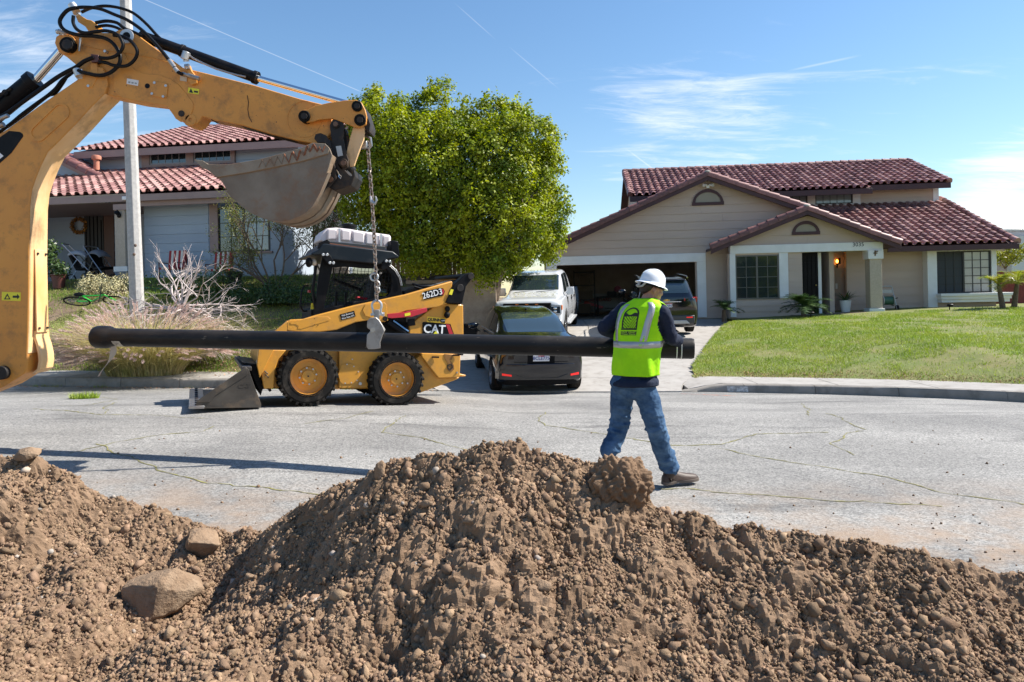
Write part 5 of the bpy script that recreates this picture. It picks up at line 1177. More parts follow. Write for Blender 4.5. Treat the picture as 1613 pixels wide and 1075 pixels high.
bt = W(283, 512, 14.75); bz_ = float(left_z(bt.x, bt.y)); bare = thing('bare_tree', 'leafless pale twisted tree drooping over the left lawn beside the pole', 'tree', loc=(bt.x, bt.y, bz_))
m_ = MB(); m_.tube([(0, 0, -.1), (.03, 0, .5), (.02, 0, .9), (.08, 0, 1.3)], [.06, .05, .045, .03], 8); m_.build('trunk', bark, bare)
m_ = MB(); random.seed(31)
for i in range(46):
 a = random.uniform(0, 2 * math.pi); zz = random.uniform(-.75, .30); branch_tree(m_, (.05, 0, random.uniform(.8, 1.25)), (math.cos(a) * 1.7 + .2, math.sin(a) * .6, zz), random.uniform(.50, .85), .024, 4, .50, -.16 if zz < .1 else .02, (2, 3), .35, None, .0025, .66, .66)
for dx_, hh in ((-.3, 1.5), (.25, 1.35), (.05, 1.2), (-.9, .7), (.6,.9)): branch_tree(m_, (.06, 0, 1.2), (dx_, 0, 1), hh * .42, .024, 3, .35, .15, (2, 3), .2, None, .003)
m_.build('branches', twig_pale, bare)
random.seed(8)
st = W(432, 425, 19.0); sz_ = float(left_z(st.x, st.y)); sh = thing('shrub', 'airy olive leafed shrub tree in front of the blue house window', 'shrub', loc=(st.x, st.y, sz_))
m_ = MB(); tips = []
for a in (-1.0, -.6, -.25, .1, .45, .9): branch_tree(m_, (0, 0, 0), (a, random.uniform(-.3, .3), 1.05), 1.0, .035, 4, .38, .05, (2, 3), .2, tips, .003, .7, .78)
m_.build('branches', bark, sh); T = np.array([tuple(t) for t in tips]); C = np.repeat(T, 16, 0) + rng.normal(0, .10, (len(T) * 16, 3))
leaves('leaves', C, np.tile([0, -.3, 1.], (len(C), 1)), .052, leaf_olive, sh, jitter=.9)
bg_ = W(525, 395, 20.5); bg_z = float(left_z(bg_.x, bg_.y)); bo = thing('bougainvillea', 'bougainvillea with scattered magenta flowers behind the loader cab', 'shrub', loc=(bg_.x, bg_.y, bg_z))
m_ = MB(); tips = []
for a in (-1.0, -.5, .0, .4, .9): branch_tree(m_, (a * .3, 0, 0), (a * .6, random.uniform(-.3, .3), 1.2), 1.05, .03, 4, .45, .1, (2, 3), .2, tips, .003, .7, .74)
m_.build('branches', bark, bo); T = np.array([tuple(t) for t in tips]); C = np.repeat(T, 14, 0) + rng.normal(0, .13, (len(T) * 14, 3)); leaves('leaves', C, np.tile([0, -.3, 1.], (len(C), 1)), .06, leaf_dark, bo, jitter=.9)
sel = T[rng.choice(len(T), 40)]; C = np.repeat(sel, 14, 0) + rng.normal(0, .05, (40 * 14, 3)); leaves('flowers', C, np.tile([0, -1, .3], (len(C), 1)), .05, mat('magenta_flower', (.55, .02, .12), rough=.6, island=.3, translucent=.3), bo, jitter=.8)['kind'] = 'stuff'
def inside(poly, x, y):
 r = np.zeros(x.shape, bool); j = len(poly) - 1
 for i in range(len(poly)):
  xi, yi = poly[i]; xj, yj = poly[j]; c = ((yi > y) != (yj > y)) & (x < (xj - xi) * (y - yi) / (yj - yi + 1e-9) + xi); r ^= c; j = i
 return r
TD = 20.2; tbp = W(770, 440, TD); tz0 = 1.9; tree = thing('tree', 'big round bright green tree between the two houses', 'tree', loc=(tbp.x, TD, tz0))
outline = [(552, 182), (564, 164), (590, 158), (606, 162), (628, 160), (650, 168), (672, 162), (692, 150), (712, 156), (724, 178), (742, 172), (762, 170), (790, 166), (812, 172), (832, 176), (858, 194), (882, 214), (892, 240), (886, 282), (884, 310), (898, 345), (897, 372), (880, 398), (872, 418), (845, 430), (822, 446), (796, 462), (768, 466), (742, 448), (715, 440), (690, 442), (664, 448), (640, 430), (618, 405), (596, 392), (570, 372), (548, 350), (534, 318), (546, 262), (552, 214)]
TFr = Frame((tbp.x, TD, tz0)); pol = [(TFr.x(a, b), TFr.z(a, b)) for a, b in outline]
px_ = np.array([p[0] for p in pol]); pz_ = np.array([p[1] for p in pol]); cxm, czm = px_.mean(), pz_.mean()
cl = []
def dist_edge(x, z):
 d = np.full(x.shape, 9.0)
 for i in range(len(pol)):
  a = np.array(pol[i]); b = np.array(pol[i - 1]); ab = b - a; t = np.clip(((x - a[0]) * ab[0] + (z - a[1]) * ab[1]) / (ab @ ab), 0, 1)
  d = np.minimum(d, np.hypot(x - a[0] - t * ab[0], z - a[1] - t * ab[1]))
 return d
N = 60000; gx_ = rng.uniform(px_.min(), px_.max(), N); gz_ = rng.uniform(pz_.min(), pz_.max(), N); k = inside(pol, gx_, gz_); gx_, gz_ = gx_[k], gz_[k]; de = dist_edge(gx_, gz_)
half = 2.9 * np.sqrt(np.clip(1 - (1 - np.clip(de / 2.4, 0, 1)) ** 2, 0, 1)) + .05
sgn = np.where(rng.uniform(0, 1, len(gx_)) < .74, -1, 1); gy_ = sgn * half
shell_ = np.column_stack([gx_, gy_, gz_]); ctr = np.array([cxm, 0, czm])
def unit(v): return v / (np.linalg.norm(v, axis=-1, keepdims=True) + 1e-9)
pick, cand = [], rng.permutation(len(shell_))
for i in cand:
 if de[i] < .22: continue
 if all(np.sum((shell_[i] - shell_[j]) ** 2) > .46 ** 2 for j in pick): pick.append(i)
 if len(pick) > 330: break
B = shell_[pick]; Bn = unit(B - ctr); Bn[:, 2] += .15; B = B - Bn * rng.uniform(.12, .55, (len(B), 1)) ; br_ = rng.uniform(.24, .48, len(B))
ns = 30; q = unit(rng.normal(0, 1, (len(B), ns, 3))) ; q = unit(q + Bn[:, None, :] * .8 + np.array([0, 0, .25])); Sp = (B[:, None, :] + q * br_[:, None, None] * rng.uniform(.75, 1.08, (len(B), ns, 1))).reshape(-1, 3); Sn = q.reshape(-1, 3)
nlf = 15; q2 = unit(rng.normal(0, 1, (len(Sp), nlf, 3))); rr = rng.uniform(.07, .15, len(Sp)); L_ = Sp[:, None, :] + q2 * rr[:, None, None] + Sn[:, None, :] * rng.uniform(-.10, .14, (len(Sp), nlf, 1)); Nn = unit(q2 + Sn[:, None, :] * 1.0 + np.array([0, 0, .6]))
L_ = L_.reshape(-1, 3); Nn = Nn.reshape(-1, 3)
top = shell_[(de > .15) & (de < .5) & (shell_[:, 2] > czm + .6)]; top = top[rng.choice(len(top), 60)]; tt = rng.uniform(0, 1, (60, 26)); sh_l = rng.uniform(.2, .5, (60, 1, 1)); dirs_ = unit(rng.normal(0, .25, (60, 3)) + [0, 0, 1] + unit(top - ctr) * .5)
Lt = (top[:, None, :] - dirs_[:, None, :] * .1 + dirs_[:, None, :] * tt[:, :, None] * sh_l + rng.normal(0, .05, (60, 26, 3))).reshape(-1, 3)
L_ = np.concatenate([L_, Lt]); Nn = np.concatenate([Nn, unit(rng.normal(0, 1, Lt.shape) + [0, 0, .5])])
crown = leaves('crown', L_, Nn, .088, leaf_tree, tree, jitter=.45, aspect=.6)
ii = rng.choice(len(gx_), 16000); inn = np.column_stack([cxm + (gx_[ii] - cxm) * .80, gy_[ii] * rng.uniform(0, .72, len(ii)), czm + (gz_[ii] - czm) * .80]); leaves('inner_foliage', inn, np.tile([0, 0, 1.], (len(ii), 1)), .16, leaf_dark, tree, jitter=1)  # darker leaf colour inside the crown stands for the deep shade there
m_ = MB()
for a, b in (((-.5, .3), .15), ((.3, -.3), .16), ((0, .1), .2)):
 branch_tree(m_, (a[0] * .3, a[1] * .3, -.6), (a[0], a[1], 1.2), 1.7, b, 4, .55, .08, (2, 3), .2, None, .02, .68, .75)
m_.build('trunk', bark, tree)
def bush(name, px, py, d, w, h, m, label, cat, n=2500, size=.06, zf=None, nblob=14, cp=None):
 c = W(px, py, d); z0 = zf(c.x, c.y) if zf else c.z; root = thing(name, label, cat, loc=(c.x, c.y, float(z0)))
 bc = np.column_stack([rng.uniform(-w / 2, w / 2, nblob) * .8, rng.uniform(-w / 2, w / 2, nblob) * .5, rng.uniform(.2, .85, nblob) * h]); br = rng.uniform(.16, .3, nblob) * max(w, h) * .75
 i = rng.integers(0, nblob, n); q = rng.normal(0, 1, (n, 3)); q /= np.linalg.norm(q, axis=1)[:, None]; P = bc[i] + q * (br[i] * rng.uniform(.6, 1, n))[:, None]; P[:, 2] = np.maximum(P[:, 2], .02)
 leaves('leaves', P, q + [0, 0, .4], size, m, root); mm = MB()
 for k in range(5): mm.tube([(0, 0, -.05), tuple(bc[k] * .5), tuple(bc[k])], [.02, .014, .006], 5)
 mm.build('stems', bark, root); return root
bush('tree', 912, 395, 34, 2.2, 2.2, leaf_dark, 'distant dark tree top showing beside the garage roof', 'tree', 1800, .2, zf=lambda x, y: 2.4)
bush('shrub', 1583, 430, 26.0, 1.6, 1.2, mat('yellow_green_leaf', (.30, .30, .03), rough=.5, var=(.12, .16, .03), vscale=3, island=.3, translucent=.3), 'sunlit yellow green bush above the red fence', 'shrub', 2200, .09, zf=lambda x, y: 2.25)
bush('shrub', 84, 425, 20.4, .8, 1.5, leaf_dark, 'dark green potted shrub at the left end of the shaded porch', 'shrub', 900, .10, zf=left_z)
bush('hydrangea', 155, 425, 19.6, 1.5, .55, mat('dried_blossom', (.42, .38, .20), rough=.8, var=(.55, .50, .30), vscale=6, island=.3), 'low bush of dried yellowish blossom in front of the strollers', 'shrub', 3000, .05, zf=left_z)
bush('shrub', 300, 425, 19.3, 2.6, .55, leaf_dark, 'low flowering plants under the blue house wall behind the bare tree', 'shrub', 2500, .07, zf=left_z)
bush('shrub', 480, 440, 18.3, 2.8, .45, leaf_dark, 'low green ground cover below the olive shrub', 'shrub', 4500, .06, zf=left_z)
bush('shrub', 395, 437, 18.4, 2.4, .35, leaf_dark, 'low green ground cover beside the drooping bare tree', 'shrub', 3500, .06, zf=left_z)
fl_o = bush('flowers', 290, 432, 19.0, .9, .3, mat('orange_flower', (.7, .18, .02), rough=.6, island=.2), 'small orange flowers behind the bare tree', 'flowers', 60, .06, zf=lambda x, y: left_z(x, y) + .2)
for c_ in children(fl_o):
 if c_.name.startswith('leaves'): c_.name = 'petals'; c_['kind'] = 'stuff'
wf = thing('fence', 'weathered vertical board fence behind the big tree', 'fence', loc=W(590, 440, 23.6)); wf.location.z = 1.7; ff = Frame(wf.location, 0)
zt = ff.z(640, 396); 
for i in range(26):
 x = i * .15; MB().box(x, x + .14, 0, .02, -.4, zt + random.uniform(-.03, .03)).build('board', wood, wf, smooth=False)
MB().box(-.1, 3.95, .021, .07, .2, .3).box(-.1, 3.95, .021, .07, zt - .35, zt - .25).build('rail', wood, wf)
rw = thing('retaining_wall', 'low tan concrete retaining wall between loader and white pickup', 'wall', loc=(W(700, 500, 19.8).x, 19.8, .2)); rf = Frame(rw.location, 0)
rw_m = mat('tan_block', (.44, .345, .26), rough=.95, var=(.36, .27, .20), vscale=3, dirt=(.2, .14, .10), dscale=4, bump=.008, bscale=30)
xw0, xw1 = rf.x(640, 480), rf.x(782, 480); zt = rf.z(750, 440)
MB().box(xw0, xw1, 0, .2, -.3, zt).build('wall_face', rw_m, rw, .01); MB().box(xw1 - .2, xw1, .201, 5, -.3, zt).build('side_face', rw_m, rw, .01)
MB().box(xw0, xw1 - .21, .201, 4.4, zt - .25, zt - .02).build('planted_soil', soil_m, rw)
bn = thing('trash_bin', 'dark wheeled trash bin against the tan retaining wall', 'trash bin', loc=(W(737, 530, 18.6).x, 18.6, float(dw_z(18.6))))
m_ = MB(); secs = [[(-w, -w, z), (w, -w, z), (w, w, z), (-w, w, z)] for w, z in ((.2, .03), (.26, .62))]; m_.loft(secs); m_.build('bin_body', plastic_black, bn, .02); MB().box(-.3, .3, -.31, .3, .622, .68).beam((-.28, .3, .66), (.28, .3, .66), .04, .04).build('lid', plastic_black, bn, .02)
lg = thing('log', 'sawn log lying at the foot of the retaining wall by the pickup', 'log', loc=(W(768, 535, 18.0).x, 18.0, float(dw_z(18)) + .13)); MB().cyl((-.35, 0, 0), (.45, .15, 0), .13, n=14).build('log_body', wood, lg, .01)
def LP(px, py, yl): return LH.M @ Vector(LH.hit(px, py, yl))
def stroller(px, yl, s, m, label, rz):
 c = LP(px, 425, yl); c.z = LO.z - .05; r = thing('stroller', label, 'stroller', loc=c, rz=rz); al = mat('stroller_frame', (.5, .5, .52), rough=.3, metal=.8)
 f = MB()
 for q_ in (-.24, .24): f.tube([(-.45 * s, q_, 1.0 * s), (-.1 * s, q_, .6 * s), (.35 * s, q_, .12)], .014, 6); f.tube([(-.1 * s, q_, .6 * s), (-.42 * s, q_, .15)], .014, 6)
 f.tube([(-.45 * s, -.24, 1.0 * s), (-.5 * s, 0, 1.02 * s), (-.45 * s, .24, 1.0 * s)], .018, 6); f.build('frame', al, r)
 MB().hexa([(-.2, -.2, .4), (.2, -.2, .42), (.2, .2, .42), (-.2, .2, .4)], [(-.22, -.2, .48), (.22, -.2, .5), (.22, .2, .5), (-.22, .2, .48)]).hexa([(-.22, -.2, .45), (-.14, -.2, .45), (-.14, .2, .45), (-.22, .2, .45)], [(-.42, -.2, .9), (-.34, -.2, .92), (-.34, .2, .92), (-.42, .2, .9)]).build('seat', plastic_black, r, .02)
 h = MB(); secs = []
 for i in range(8):
  t = math.pi * (.1 + .62 * i / 7); secs.append([(-.2 + .34 * math.cos(t) * math.cos(0), .22 * math.cos(math.pi * k / 8), .72 + .34 * math.sin(t) * (0.55 + .45 * math.sin(math.pi * k / 8))) for k in range(9)])
 h.loft(secs, closed=False, cap=False); ho = h.build('hood', m, r); so = ho.modifiers.new('solid', 'SOLIDIFY'); so.thickness = .012
 for x, y, rr_2 in ((-.42, -.26, .15), (-.42, .26, .15), (.36, 0, .13)):
  MB().lathe([(rr_2, -.02), (rr_2, .02), (rr_2 * .8, .02), (rr_2 * .8, -.02), (rr_2, -.02)], c=(x * s, y, rr_2), axis='Y', n=20).cyl((x * s, y - .02, rr_2), (x * s, y + .02, rr_2), .02, n=8).build('wheel', plastic_black, r)
 return r
stroller(134, -.1, 1.25, mat('grey_hood', (.42, .42, .44), rough=.7), 'grey hooded jogging stroller on the left porch nearest the wreath', rad(10))
stroller(162, -.2, 1.15, mat('dark_grey_hood', (.16, .16, .18), rough=.7), 'darker folded stroller beside the porch column', rad(-20))
c = LP(125, 356, py_ - .08); wr_ = thing('wreath', 'round wreath of orange and yellow flowers on the left porch wall', 'wreath', loc=c); n = 900; a = rng.uniform(0, 6.283, n); rr2 = .26 + rng.normal(0, .035, n)
leaves('petals', np.column_stack([np.cos(a) * rr2, -.03 + rng.normal(0, .02, n), np.sin(a) * rr2]), np.tile([0, -1., 0], (n, 1)), .06, mat('wreath_leaf', (.40, .16, .02), rough=.7, var=(.12, .07, .02), vscale=9, island=.5), wr_); MB().lathe([(.25 + .03 * math.cos(t), .03 * math.sin(t)) for t in np.linspace(0, 6.283, 9)], axis='Y', n=24).build('ring', bark, wr_)
def chair(px, yl, label):
 c = LP(px, 420, yl); c.z = float(left_z(c.x, c.y)) ; r = thing('patio_chair', label, 'chair', loc=c, rz=rad(-8)); fr_ = mat('rust_frame', (.14, .05, .04), rough=.5)
 for x in (-.27, .27): MB().tube([(x, .3, 0), (x, .25, .45), (x, .36, .95)], .018, 6).tube([(x, -.25, 0), (x, -.25, .62), (x, .25, .62)], .018, 6).build('leg', fr_, r)
 for base, nm in ((((-.27, -.25, .42), (.54, 0, 0), (0, .5, 0), (0, 0, .06)), 'seat_cushion'), (((-.27, .24, .46), (.54, 0, 0), (0, .08, .55), (0, -.07, 0)), 'back_cushion')):
  o0, ax, ay, az = (Vector(v) for v in base)
  cu = None
  for i in range(7):
   a0, a1 = i / 7, (i + 1) / 7; q0 = [o0 + ax * a0, o0 + ax * a1, o0 + ax * a1 + ay, o0 + ax * a0 + ay]
   m_ = MB().hexa(q0, [v + az for v in q0])
   st_ = mat('cream_stripe', (.62, .58, .52), rough=.9) if i % 2 else mat('red_stripe', (.30, .03, .035), rough=.9)
   if cu is None: cu = m_.build(nm, st_, r)
   else: m_.build('stripe', st_, cu)
 return r
chair(345, -1.1, 'red and white striped patio chair under the blue house window'); chair(272, -1.0, 'red and white striped patio chair mostly hidden behind the bare tree')
for px, yl, s, lb_ in ((370, -1.3, 1.0, 'dark plant pot with bare stems beside the striped chair'), (92, -1.6, .9, 'dark red plant pot at the left end of the porch')):
 c = LP(px, 422, yl); c.z = float(left_z(c.x, c.y)); r = thing('plant_pot', lb_, 'plant pot', loc=c); MB().lathe([(.001, 0), (.16 * s, 0), (.22 * s, .42 * s), (.24 * s, .44 * s), (.24 * s, .47 * s), (.2 * s, .47 * s), (.19 * s, .4 * s), (.001, .4 * s)], n=18).build('pot', mat('pot_dark', (.04, .045, .05), rough=.5) if px > 200 else mat('pot_red', (.10, .03, .025), rough=.5), r)
 m_ = MB()
 for i in range(5): branch_tree(m_, (0, 0, .35), (random.gauss(0, .4), random.gauss(0, .3), 1), .3, .008, 2, .4, .1, (2, 3), .2, None, .001)
 m_.build('stems', bark, r)
c = W(158, 436, 18.6); c.z = float(left_z(c.x, c.y)) + .10; bk = thing('bicycle', 'green bicycle lying on its side on the left lawn', 'bicycle', loc=c, rz=rad(8)); bk.rotation_euler = (rad(68), 0, rad(10))
gr = mat('green_frame', (.03, .45, .06), rough=.35)
for x in (-.48, .48): 
 w_ = MB().lathe([(.30 + .02 * math.cos(t), .02 * math.sin(t)) for t in np.linspace(0, 6.283, 9)], c=(x, 0, .3), axis='Y', n=28).build('wheel', black_rubber, bk)
 m_ = MB()
 for k in range(12): t = k * math.pi / 6; m_.tube([(x, 0, .3), (x + .29 * math.cos(t), 0, .3 + .29 * math.sin(t))], .002, 3)
 m_.build('spoke', galv, w_)
MB().tube([(-.48, 0, .3), (-.12, 0, .28), (-.22, 0, .72), (-.48, 0, .3)], .016, 6).tube([(-.12, 0, .28), (.33, 0, .70), (-.2, 0, .66)], .018, 6).tube([(.48, 0, .3), (.33, 0, .75)], .016, 6).build('frame', gr, bk)
MB().tube([(.33, 0, .75), (.31, 0, .86), (.3, -.26, .88)], .012, 6).tube([(.31, 0, .86), (.3, .26, .88)], .012, 6).build('handlebar', plastic_black, bk); MB().ell((-.24, 0, .78), (.13, .06, .03)).build('saddle', plastic_black, bk)
hp = [(205, 437), (190, 446), (230, 452), (300, 455), (380, 452), (450, 455), (505, 460)]
def on_left(px, py): return on_surf(px, py, left_z)
pts = [on_left(a, b + 3) + Vector((0, 0, .02)) for a, b in hp]; gh_ = MB().tube(pts, .012, 6).build('garden_hose', mat('teal_hose', (.02, .22, .18), rough=.5)); tag(gh_, 'teal garden hose trailing across the left lawn', 'hose')
for px, py, tx, tl, lb_ in ((355, 521, -.06, .34, 'short wooden stake standing upright in bare soil left of the loader'), (378, 520, .16, .40, 'leaning wooden stake in bare soil close to the loader bucket')):
 c = on_left(px, py); s_ = thing('stake', lb_, 'stake', loc=c); MB().beam((0, 0, -.05), (tx, 0, tl), .045, .045).build('stake_body', wood, s_)
c = on_left(300, 594); 
c = on_left(420, 505); bd = thing('wooden_stake', 'loose pale stake lying on the soil left of the loader', 'stake', loc=c + Vector((0, 0, .03))); MB().beam((-.35, 0, 0), (.35, .05, .02), .04, .03).build('stake_body', wood, bd)
# ================================================================ black pipe, chain, clamp
PA, PB = W(152, 531, 6.95), W(1093, 549.5, 6.0)          # bell end, spigot end (axis)
pd = (PB - PA).normalized()
def on_pipe(px):                                          # point of the axis under a photo column
 best = min((abs(((PA.lerp(PB, t)).x / (PA.lerp(PB, t)).y * FPX + CX) - px), t) for t in np.linspace(0, 1, 800)); return PA.lerp(PB, best[1])
pipe = thing('pipe', 'long black iron pipe hanging level from the chain and held by the worker', 'pipe', loc=PA)
Lp = (PB - PA).length; RPI = .0915
Mq = pd.to_track_quat('X', 'Z').to_matrix().to_4x4()
pipe_m = P_('pipe_coating', (.010, .0095, .010), rough=.42, spec=.22, var=(.016, .015, .015), vscale=6, dirt=(.055, .045, .038), dscale=3, damount=.4, bump=.0015, bscale=60, stretch=(.35, 1, 1), chips=[(26, .69, (.09, .075, .06)), (9, .70, (.045, .038, .032))])
prof = [(.06, .0), (.108, .0), (.115, .02), (.116, .10), (.112, .15), (.10, .18), (RPI + .002, .21), (RPI, .26), (RPI, Lp - .02), (RPI - .006, Lp), (RPI - .012, Lp), (RPI - .014, Lp - .05), (RPI - .014, .3), (.06, .1), (.06, .0)]
MB().lathe(prof, axis='X', n=36, M=Mq).build('pipe_barrel', pipe_m, pipe, ang=30)
wm = P_('white_ring_mark', (.62, .62, .60), rough=.7)
for x in (Lp - .155, Lp - .115):
 m_ = MB(); m_.lathe([(RPI - .001, x), (RPI + .0012, x + .001), (RPI + .0012, x + .009), (RPI - .001, x + .010)], axis='X', n=36, M=Mq).build('white_ring', wm, pipe)
lm = P_('paper_label', (.55, .52, .46), rough=.9, var=(.18, .17, .15), vscale=30)
m_ = MB(); secs = []
for k in range(9):
 t = rad(200 + k * 17); secs.append([Mq @ Vector((x, (RPI + .003) * math.cos(t), (RPI + .003) * math.sin(t))) for x in (.24 + .005 * k, .33 + .006 * k)])
m_.loft(secs, closed=False, cap=False).build('paper_label', lm, pipe)
m_ = MB(); secs = []
for k in range(10):
 t = k / 9; x = .22 - .14 * t + .03 * math.sin(t * 5); z = -.10 - .30 * t; w = .03 * (1 - t * .7) * (1 + .3 * math.sin(t * 8)); secs.append([Vector((x - w, -.07 - .02 * math.sin(t * 6), z)), Vector((x + w, -.09 + .03 * t, z + .01))])
m_.loft(secs, closed=False, cap=False).build('torn_tape', P_('torn_tape', (.45, .40, .32), rough=.8), pipe)
cp = on_pipe(590); CF = Frame((cp.x, cp.y, cp.z), 8)
clamp = thing('pipe_clamp', 'grey steel lifting clamp gripping the black pipe under the chain', 'clamp', CF)
cst = P_('cast_steel', (.36, .34, .32), rough=.5, metal=.7, dirt=(.2, .16, .12), dscale=9, damount=.5, bump=.001, bscale=90)
o = [(585, 520), (578, 528), (577, 546), (580, 550.5), (590, 550.5), (600, 549), (599, 540), (603, 528), (606, 522), (603, 514), (597, 504), (592, 500), (583, 501), (578.5, 506), (578, 516), (581, 519)]
MB().slab(CF, o, -RPI - .035, -RPI - .004).build('jaw', cst, clamp, .006)
MB().slab(CF, o, RPI + .004, RPI + .035).build('jaw', cst, clamp, .006)
m_ = MB(); m_.slab(CF, [(579, 505), (593, 500), (606, 521), (603, 526), (590, 521), (579, 517)], -RPI - .003, RPI + .003); m_.build('clamp_body', cst, clamp, .008)
m_ = MB(); z_ = CF.z(588, 513, -RPI - .04); x_ = CF.x(587, 519, -RPI - .04); m_.cyl((x_, -RPI - .055, CF.z(587, 520, -RPI - .04)), (x_, RPI + .055, CF.z(587, 520, -RPI)), .022); m_.build('pivot_pin', steel, clamp)
m_ = MB(); a0 = Vector(CF.hit(593, 499, 0)); a1 = Vector(CF.hit(594, 488, 0)); m_.beam(a0 - Vector((0, 0, .05)), a1, .05, .035, up=(0, 1, 0)); m_.build('padeye', cst, clamp, .006)
sc = Vector(CF.hit(593.5, 484, 0)); pts = []
for t in np.linspace(-.55, math.pi + .55, 18): pts.append(sc + Vector((.045 * math.cos(t) * (1.0), 0, .052 * math.sin(t) + .01)))
pts = [sc + Vector((.034, 0, -.075))] + pts + [sc + Vector((-.034, 0, -.075))]
MB().tube(pts, .011, 8).build('shackle', galv, clamp); MB().cyl(sc + Vector((-.06, 0, -.07)), sc + Vector((.06, 0, -.07)), .012, n=10).cyl(sc + Vector((.045, 0, -.07)), sc + Vector((.07, 0, -.07)), .02, n=6).build('shackle_pin', galv, clamp)
def smooth_curve(P, n=4):
 out = []
 for i in range(len(P) - 1):
  p0, p1, p2, p3 = P[max(i - 1, 0)], P[i], P[i + 1], P[min(i + 2, len(P) - 1)]
  for k in range(n):
   t = k / n; out.append(.5 * ((2 * p1) + (p2 - p0) * t + (2 * p0 - 5 * p1 + 4 * p2 - p3) * t * t + (3 * p1 - p0 - 3 * p2 + p3) * t ** 3))
 return out + [P[-1]]
ctop = W(578.5, 224, cp.y - .02); cbot = CF.M @ (sc + Vector((0, 0, .062)))
chain = thing('lifting_chain', 'rusty steel lifting chain hanging from the excavator bucket linkage to the clamp', 'chain', loc=ctop)
def link_mesh(r, w, L):
 mb = MB(); pts = []; N = 14
 for i in range(N + 1):
  t = 2 * math.pi * i / N; x = (w / 2) * math.cos(t); z = (w / 2) * math.sin(t) + (L / 2 - w / 2) * (1 if math.sin(t) >= 0 else -1) * min(1, abs(math.sin(t)) * 3); pts.append((x, 0, z))
 mb.tube(pts, r, 6, cap=False); return mb
ch_m = P_('chain_steel', (.33, .27, .23), rough=.45, metal=.8, dirt=(.20, .09, .05), dscale=30, damount=.6)
lm_ = link_mesh(.0068, .030, .052).mesh('link', ch_m)
v = cbot - ctop; n = int(v.length / .0385)
for i in range(n):
 o = bpy.data.objects.new('link', lm_); COL.objects.link(o); o.parent = chain; t = (i + .5) / n; o.location = v * t + Vector((.012 * math.sin(t * math.pi), 0, 0)); o.rotation_euler = (random.gauss(0, .04), random.gauss(0, .05), rad(45 + 90 * (i % 2)) + random.gauss(0, .1))
def hook(p, s, par, nm='hook'):
 pts = [p + Vector((-.0, 0, .05)) * s, p + Vector((.01, -.01, .0)) * s, p + Vector((.045, -.01, -.02)) * s, p + Vector((.06, -.01, .01)) * s, p + Vector((.05, -.01, .05)) * s]
 return MB().tube(pts, [.012 * s, .016 * s, .016 * s, .012 * s, .007 * s], 8).build(nm, steel, par)
hook(v * ((323 - 224) / 262) + Vector((.0, -.02, 0)), 1.0, chain); 
m_ = MB(); c = v * ((447 - 224) / 262); pts = [c + Vector((.034 * math.cos(t) - .01, 0, .034 * math.sin(t))) for t in np.linspace(0, 2 * math.pi, 15)]; m_.tube(pts, .011, 8).build('ring', galv, chain)
for dz in (.0, -.055): m_ = MB(); m_.tube(smooth_curve([c + Vector((.0, .02, -.03 + dz)), c + Vector((.028, .02, -.05 + dz)), c + Vector((.034, .02, -.08 + dz)), c + Vector((.012, .01, -.10 + dz)), c + Vector((.0, .0, -.09 + dz))]), .010, 6).build('grab_hook', steel, chain)
m_ = MB(); m_.tube([Vector((-.02, -.02, .06)), Vector((.035, -.02, .03)), Vector((.04, -.02, -.04)), Vector((.01, -.02, -.07))], .014, 8).build('top_hook', steel, chain)
# ================================================================ backhoe arm
BY = 6.31
BF = Frame((-5.0, BY, 0.1))
bh = thing('backhoe', 'big yellow excavator arm with curved boom, hoses and a muddy steel bucket', 'excavator', BF)
def S(nm, pts, y0, y1, m, par=bh, bevel=.006, sc=None, off=(0, 0)):
 if sc: pts = [(a / sc + off[0], b / sc + off[1]) for a, b in pts]
 return MB().slab(BF, pts, y0, y1).build(nm, m, par, bevel, ang=30)
SC1 = 3.5825
boom_pts = [(-90, 258), (0, 210.5), (12, 203), (60, 168), (121, 126), (135, 113), (152, 104), (162, 107), (167.5, 120), (169, 134), (165, 148), (145, 167.5), (120, 195), (95, 220.5), (75, 240), (64, 262), (56, 282), (50, 300), (47, 326), (46, 390), (45.5, 460), (44.5, 520), (43, 557), (42.7, 579), (38, 589), (6, 609), (-60, 635), (-200, 640), (-230, 560), (-160, 420)]
boom = S('boom', boom_pts, 0, .245, yellow_worn, bevel=.008)
fl = [(165, 148), (145, 167.5), (120, 195), (95, 220.5), (75, 240), (64, 262), (56, 282), (50, 300), (47, 326), (46, 390), (45.5, 460), (44.5, 520), (43, 557)]
m_ = MB(); secs = []
for p in fl:
 x, _, z = BF.hit(*p, 0); secs.append([(x + .001, .004, z), (x + .008, .012, z), (x + .008, .233, z), (x + .001, .241, z)])
m_.loft(secs, closed=False, cap=False).build('flange_face', yellow_flange, boom)
a = BF.hit(46, 389, 0); b = BF.hit(45, 525, 0); m_ = MB(); m_.hexa([(a[0] + .008, .05, b[2]), (a[0] + .022, .05, b[2]), (a[0] + .022, .21, b[2]), (a[0] + .008, .21, b[2])], [(a[0] + .008, .05, a[2] - .02), (a[0] + .022, .05, a[2] - .02), (a[0] + .022, .21, a[2] - .02), (a[0] + .008, .21, a[2] - .02)]); wp = m_.build('wear_plate', yellow_flange, boom, .004)
for z in (a[2] - .06, b[2] + .04):
 for y in (.075, .185): MB().cyl((a[0] + .02, y, z), (a[0] + .034, y, z), .011, n=8).build('bolt', dark_steel, wp)
m_ = MB(); secs = []
for px, py, k in ((44.5, 522, 0), (45, 533, .02), (49, 545, .06), (52, 558, .10), (53, 570, .11), (51, 583, .09), (42, 590, .02)):
 x, _, z = BF.hit(px - k * 0, py, 0); secs.append([(x, .06, z), (x + .03, .06, z), (x + .03, .243, z), (x, .243, z)])
m_.loft(secs).build('foot_guard', yellow_flange, boom, .004)
